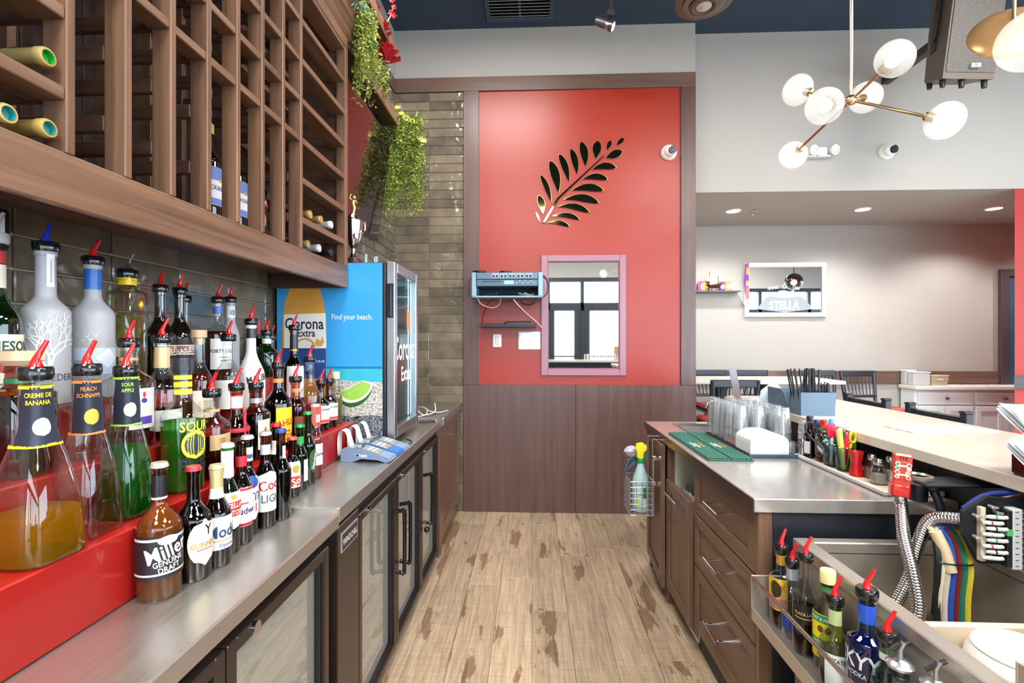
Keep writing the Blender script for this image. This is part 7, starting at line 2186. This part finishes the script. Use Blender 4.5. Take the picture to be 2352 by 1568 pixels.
t = thing('framed_mirror', 'white framed beer mirror with etched lettering on the far wall', 'mirror', (2.64, 5.18, 1.9))
obj('frame', M().frame(2.225, 3.058, 1.617, 2.183, .045, 5.150, 5.18), P('E2E6EA', .35, var=.01), t)
gm = obj('glass', M().box(2.265, 3.018, 5.166, 5.172, 1.657, 2.143), P('EEF2F2', .012, 1.0, var=0), t)
ETCH = P('E0E6EA', .6)
obj('lettering', letters('STELLA', .088, (2.635, 5.1655, 1.742), (1, 0, 0), (0, 0, 1), True), P('EEF2F2', .015, 1.0, var=0), gm)
obj('lettering', letters('ANNO', .034, (2.52, 5.1655, 1.922), (1, 0, 0), (0, 0, 1), True, .14), ETCH, gm)
obj('lettering', letters('1366', .034, (2.755, 5.1655, 1.922), (1, 0, 0), (0, 0, 1), True, -.14), ETCH, gm)
st = M()
for k in range(6):
    a = k * PI / 6
    st.add([(2.635 + .032 * math.cos(a + s) * r_, 5.1652, 1.935 + .032 * math.sin(a + s) * r_) for s, r_ in ((0, 1), (.5 * PI, .12), (PI, 1), (1.5 * PI, .12))], [(0, 1, 2, 3)])
obj('etched_star', st, ETCH, gm)
hornpts = [(2.56, 1.86), (2.58, 1.89), (2.63, 1.895), (2.69, 1.88), (2.74, 1.90), (2.72, 1.86), (2.68, 1.84), (2.62, 1.845)]
obj('etched_horn', M().prism(hornpts, 5.1648, 5.1655, 'Y'), ETCH, gm)
ban = [(2.35, 1.70), (2.45, 1.82), (2.50, 1.835), (2.64, 1.815), (2.78, 1.835), (2.83, 1.82), (2.93, 1.70), (2.64, 1.665)]
obj('etched_banner', M().prism(ban, 5.1657, 5.1660, 'Y'), P('8E969C', .6), gm)
t = thing('race_medal', 'colourful ribbon medal hung on the corner of the white framed mirror', 'medal', (2.25, 5.15, 1.95))
rb = obj('ribbon', M().box(2.235, 2.262, 5.145, 5.149, 1.80, 2.18), P('D83A70', .6), t)
for z0, z1, c in ((2.06, 2.13, 'E8A040'), (2.0, 2.05, '6A3A9A'), (1.94, 1.99, 'E8A848'), (1.80, 1.92, 'E8685A')):
    obj('ribbon_band', M().box(2.2345, 2.2625, 5.1445, 5.1465, z0, z1), P(c, .6), rb)
obj('ribbon', M().add([(2.225, 5.147, 2.17), (2.235, 5.147, 2.17), (2.232, 5.147, 1.81), (2.212, 5.147, 1.95), (2.212, 5.147, 2.02)], [(0, 1, 2, 3, 4)]), P('6A3A9A', .6), t)
obj('disc', M().tube([(2.245, 5.150, 1.765), (2.245, 5.144, 1.765)], .036, 24), P('ECECEA', .3), t)
obj('emblem', M().tube([(2.255, 5.1442, 1.757), (2.255, 5.1432, 1.757)], .015, 12), P('8A98A0', .4), t)
t = thing('display_shelf', 'dark ledge shelf with a model ship on the far wall', 'shelf', (1.75, 5.18, 1.87))
obj('board', M().prism([(1.30, 1.868), (2.13, 1.868), (2.162, 1.876), (2.13, 1.884), (1.30, 1.884)], 5.06, 5.18, 'Y'), P('44424A', .4), t)
t = thing('model_ship', 'small wooden sailing ship model on the dark ledge', 'model', (1.90, 5.11, 1.884))
obj('hull', M().add([(1.80, 5.11, 1.955), (1.84, 5.09, 1.945), (1.95, 5.09, 1.945), (1.985, 5.11, 1.965), (1.95, 5.13, 1.945), (1.84, 5.13, 1.945), (1.86, 5.11, 1.912), (1.94, 5.11, 1.912)], [(0, 1, 6), (1, 2, 7, 6), (2, 3, 7), (3, 4, 7), (4, 5, 6, 7), (5, 0, 6), (0, 5, 4, 3, 2, 1)]), P('4A2018', .35), t)
obj('stand', M().rbox(1.865, 1.885, 5.10, 5.12, 1.884, 1.915, .002).rbox(1.915, 1.935, 5.10, 5.12, 1.884, 1.915, .002), P('7A6048', .4), t)
obj('mast', M().cyl((1.845, 5.11, 1.94), (1.845, 5.11, 2.085), .0025, n=6).cyl((1.935, 5.11, 1.94), (1.935, 5.11, 2.045), .0025, n=6).cyl((1.975, 5.11, 1.96), (2.01, 5.11, 1.975), .002, n=6), P('4A2C20', .5), t)
obj('sail', M().add([(1.825, 5.108, 2.04), (1.862, 5.108, 2.045), (1.868, 5.108, 1.99), (1.82, 5.108, 1.985)], [(0, 1, 2, 3)]).add([(1.847, 5.109, 2.07), (1.88, 5.109, 1.955), (1.85, 5.109, 1.955)], [(0, 1, 2)]), P('B8B098', .8), t)
for nm, lb, x0, x1, h, c1, c2 in (('greeting_card', 'magenta and orange card leaning at the left of the ledge', 1.74, 1.86, .105, 'B83A98', 'E8A850'), ('greeting_card', 'purple card behind the model ship on the ledge', 1.96, 2.015, .10, '7A3A78', 'D8C8D8'), ('greeting_card', 'orange card with a white circle at the right of the ledge', 2.02, 2.085, .105, 'D89048', 'F0F0EC')):
    t = thing(nm, lb, 'card', ((x0 + x1) / 2, 5.15, 1.884))
    cd = obj('card', M().box(x0, x1, 5.150, 5.153, 1.8845, 1.8845 + h), P(c1, .5), t)
    obj('print', M().tube([((x0 + x1) / 2 + .01, 5.1498, 1.884 + h * .5), ((x0 + x1) / 2 + .01, 5.149, 1.884 + h * .5)], min(h, x1 - x0) * .42, 20), P(c2, .5), cd)

# ------------------------------------------------------------------ what the two mirrors show of the room behind the camera
t = thing('return_counter', 'short stone topped counter behind the camera, seen in the mauve framed mirror', 'counter', (1.2, -1.2, 0))
obj('slab', M().rbox(.15, 2.3, -1.45, -1.0, .985, 1.022, .003), QZ, t)
obj('panel', M().box(.2, 2.25, -1.40, -1.06, 0, .985), P('1C2A3C', .4), t)
rr = random.Random(21)
for k in range(10):
    x = .98 + .075 * k
    dup(g0, (x, -1.12 - .09 * (k % 2) * 1.0, 1.0225), 0, ('near' if k % 2 == 0 else 'far') + ' row tumbler number ' + ('one', 'two', 'three', 'four', 'five')[k // 2] + ' on the counter seen in the mauve mirror', 'tumblers reflected in the mauve mirror')
t = thing('paper_bag', 'brown paper bag on the counter seen in the mauve mirror', 'bag', (1.62, -1.32, 1.022))
obj('body', M().rbox(1.52, 1.72, -1.40, -1.27, 1.0225, 1.27, .008), P('B08E68', .8, var=.1), t)
chandelier('globe_chandelier', 'brass globe chandelier hanging behind the camera, seen in the mauve mirror', (1.85, -1.5, 2.80),
           [((1.35, -1.5, 2.64), .079), ((2.35, -1.5, 2.96), .079), ((1.70, -1.2, 2.90), .079), ((2.0, -1.8, 2.72), .079)], 3.866)
t = thing('smoked_pendant', 'round brown glass pendant with a lit bulb, seen in the white framed mirror', 'pendant lamp', (5.2, .5, 2.55))
obj('globe', M().ball((5.2, .5, 2.55), .165, n=32, m=20), glass('7A6452', .8, boost=1.0), t, True)
obj('bulb', M().ball((5.2, .5, 2.53), .045, .045, .06), emission('FFF0D8', 14), t, True)
obj('rod', M().cyl((5.2, .5, 2.70), (5.2, .5, 3.866), .008, n=10), BLACK, t, True)
light('bulb_light', 'POINT', (5.2, .5, 2.53), 50, (1, .95, .88), size=.05)
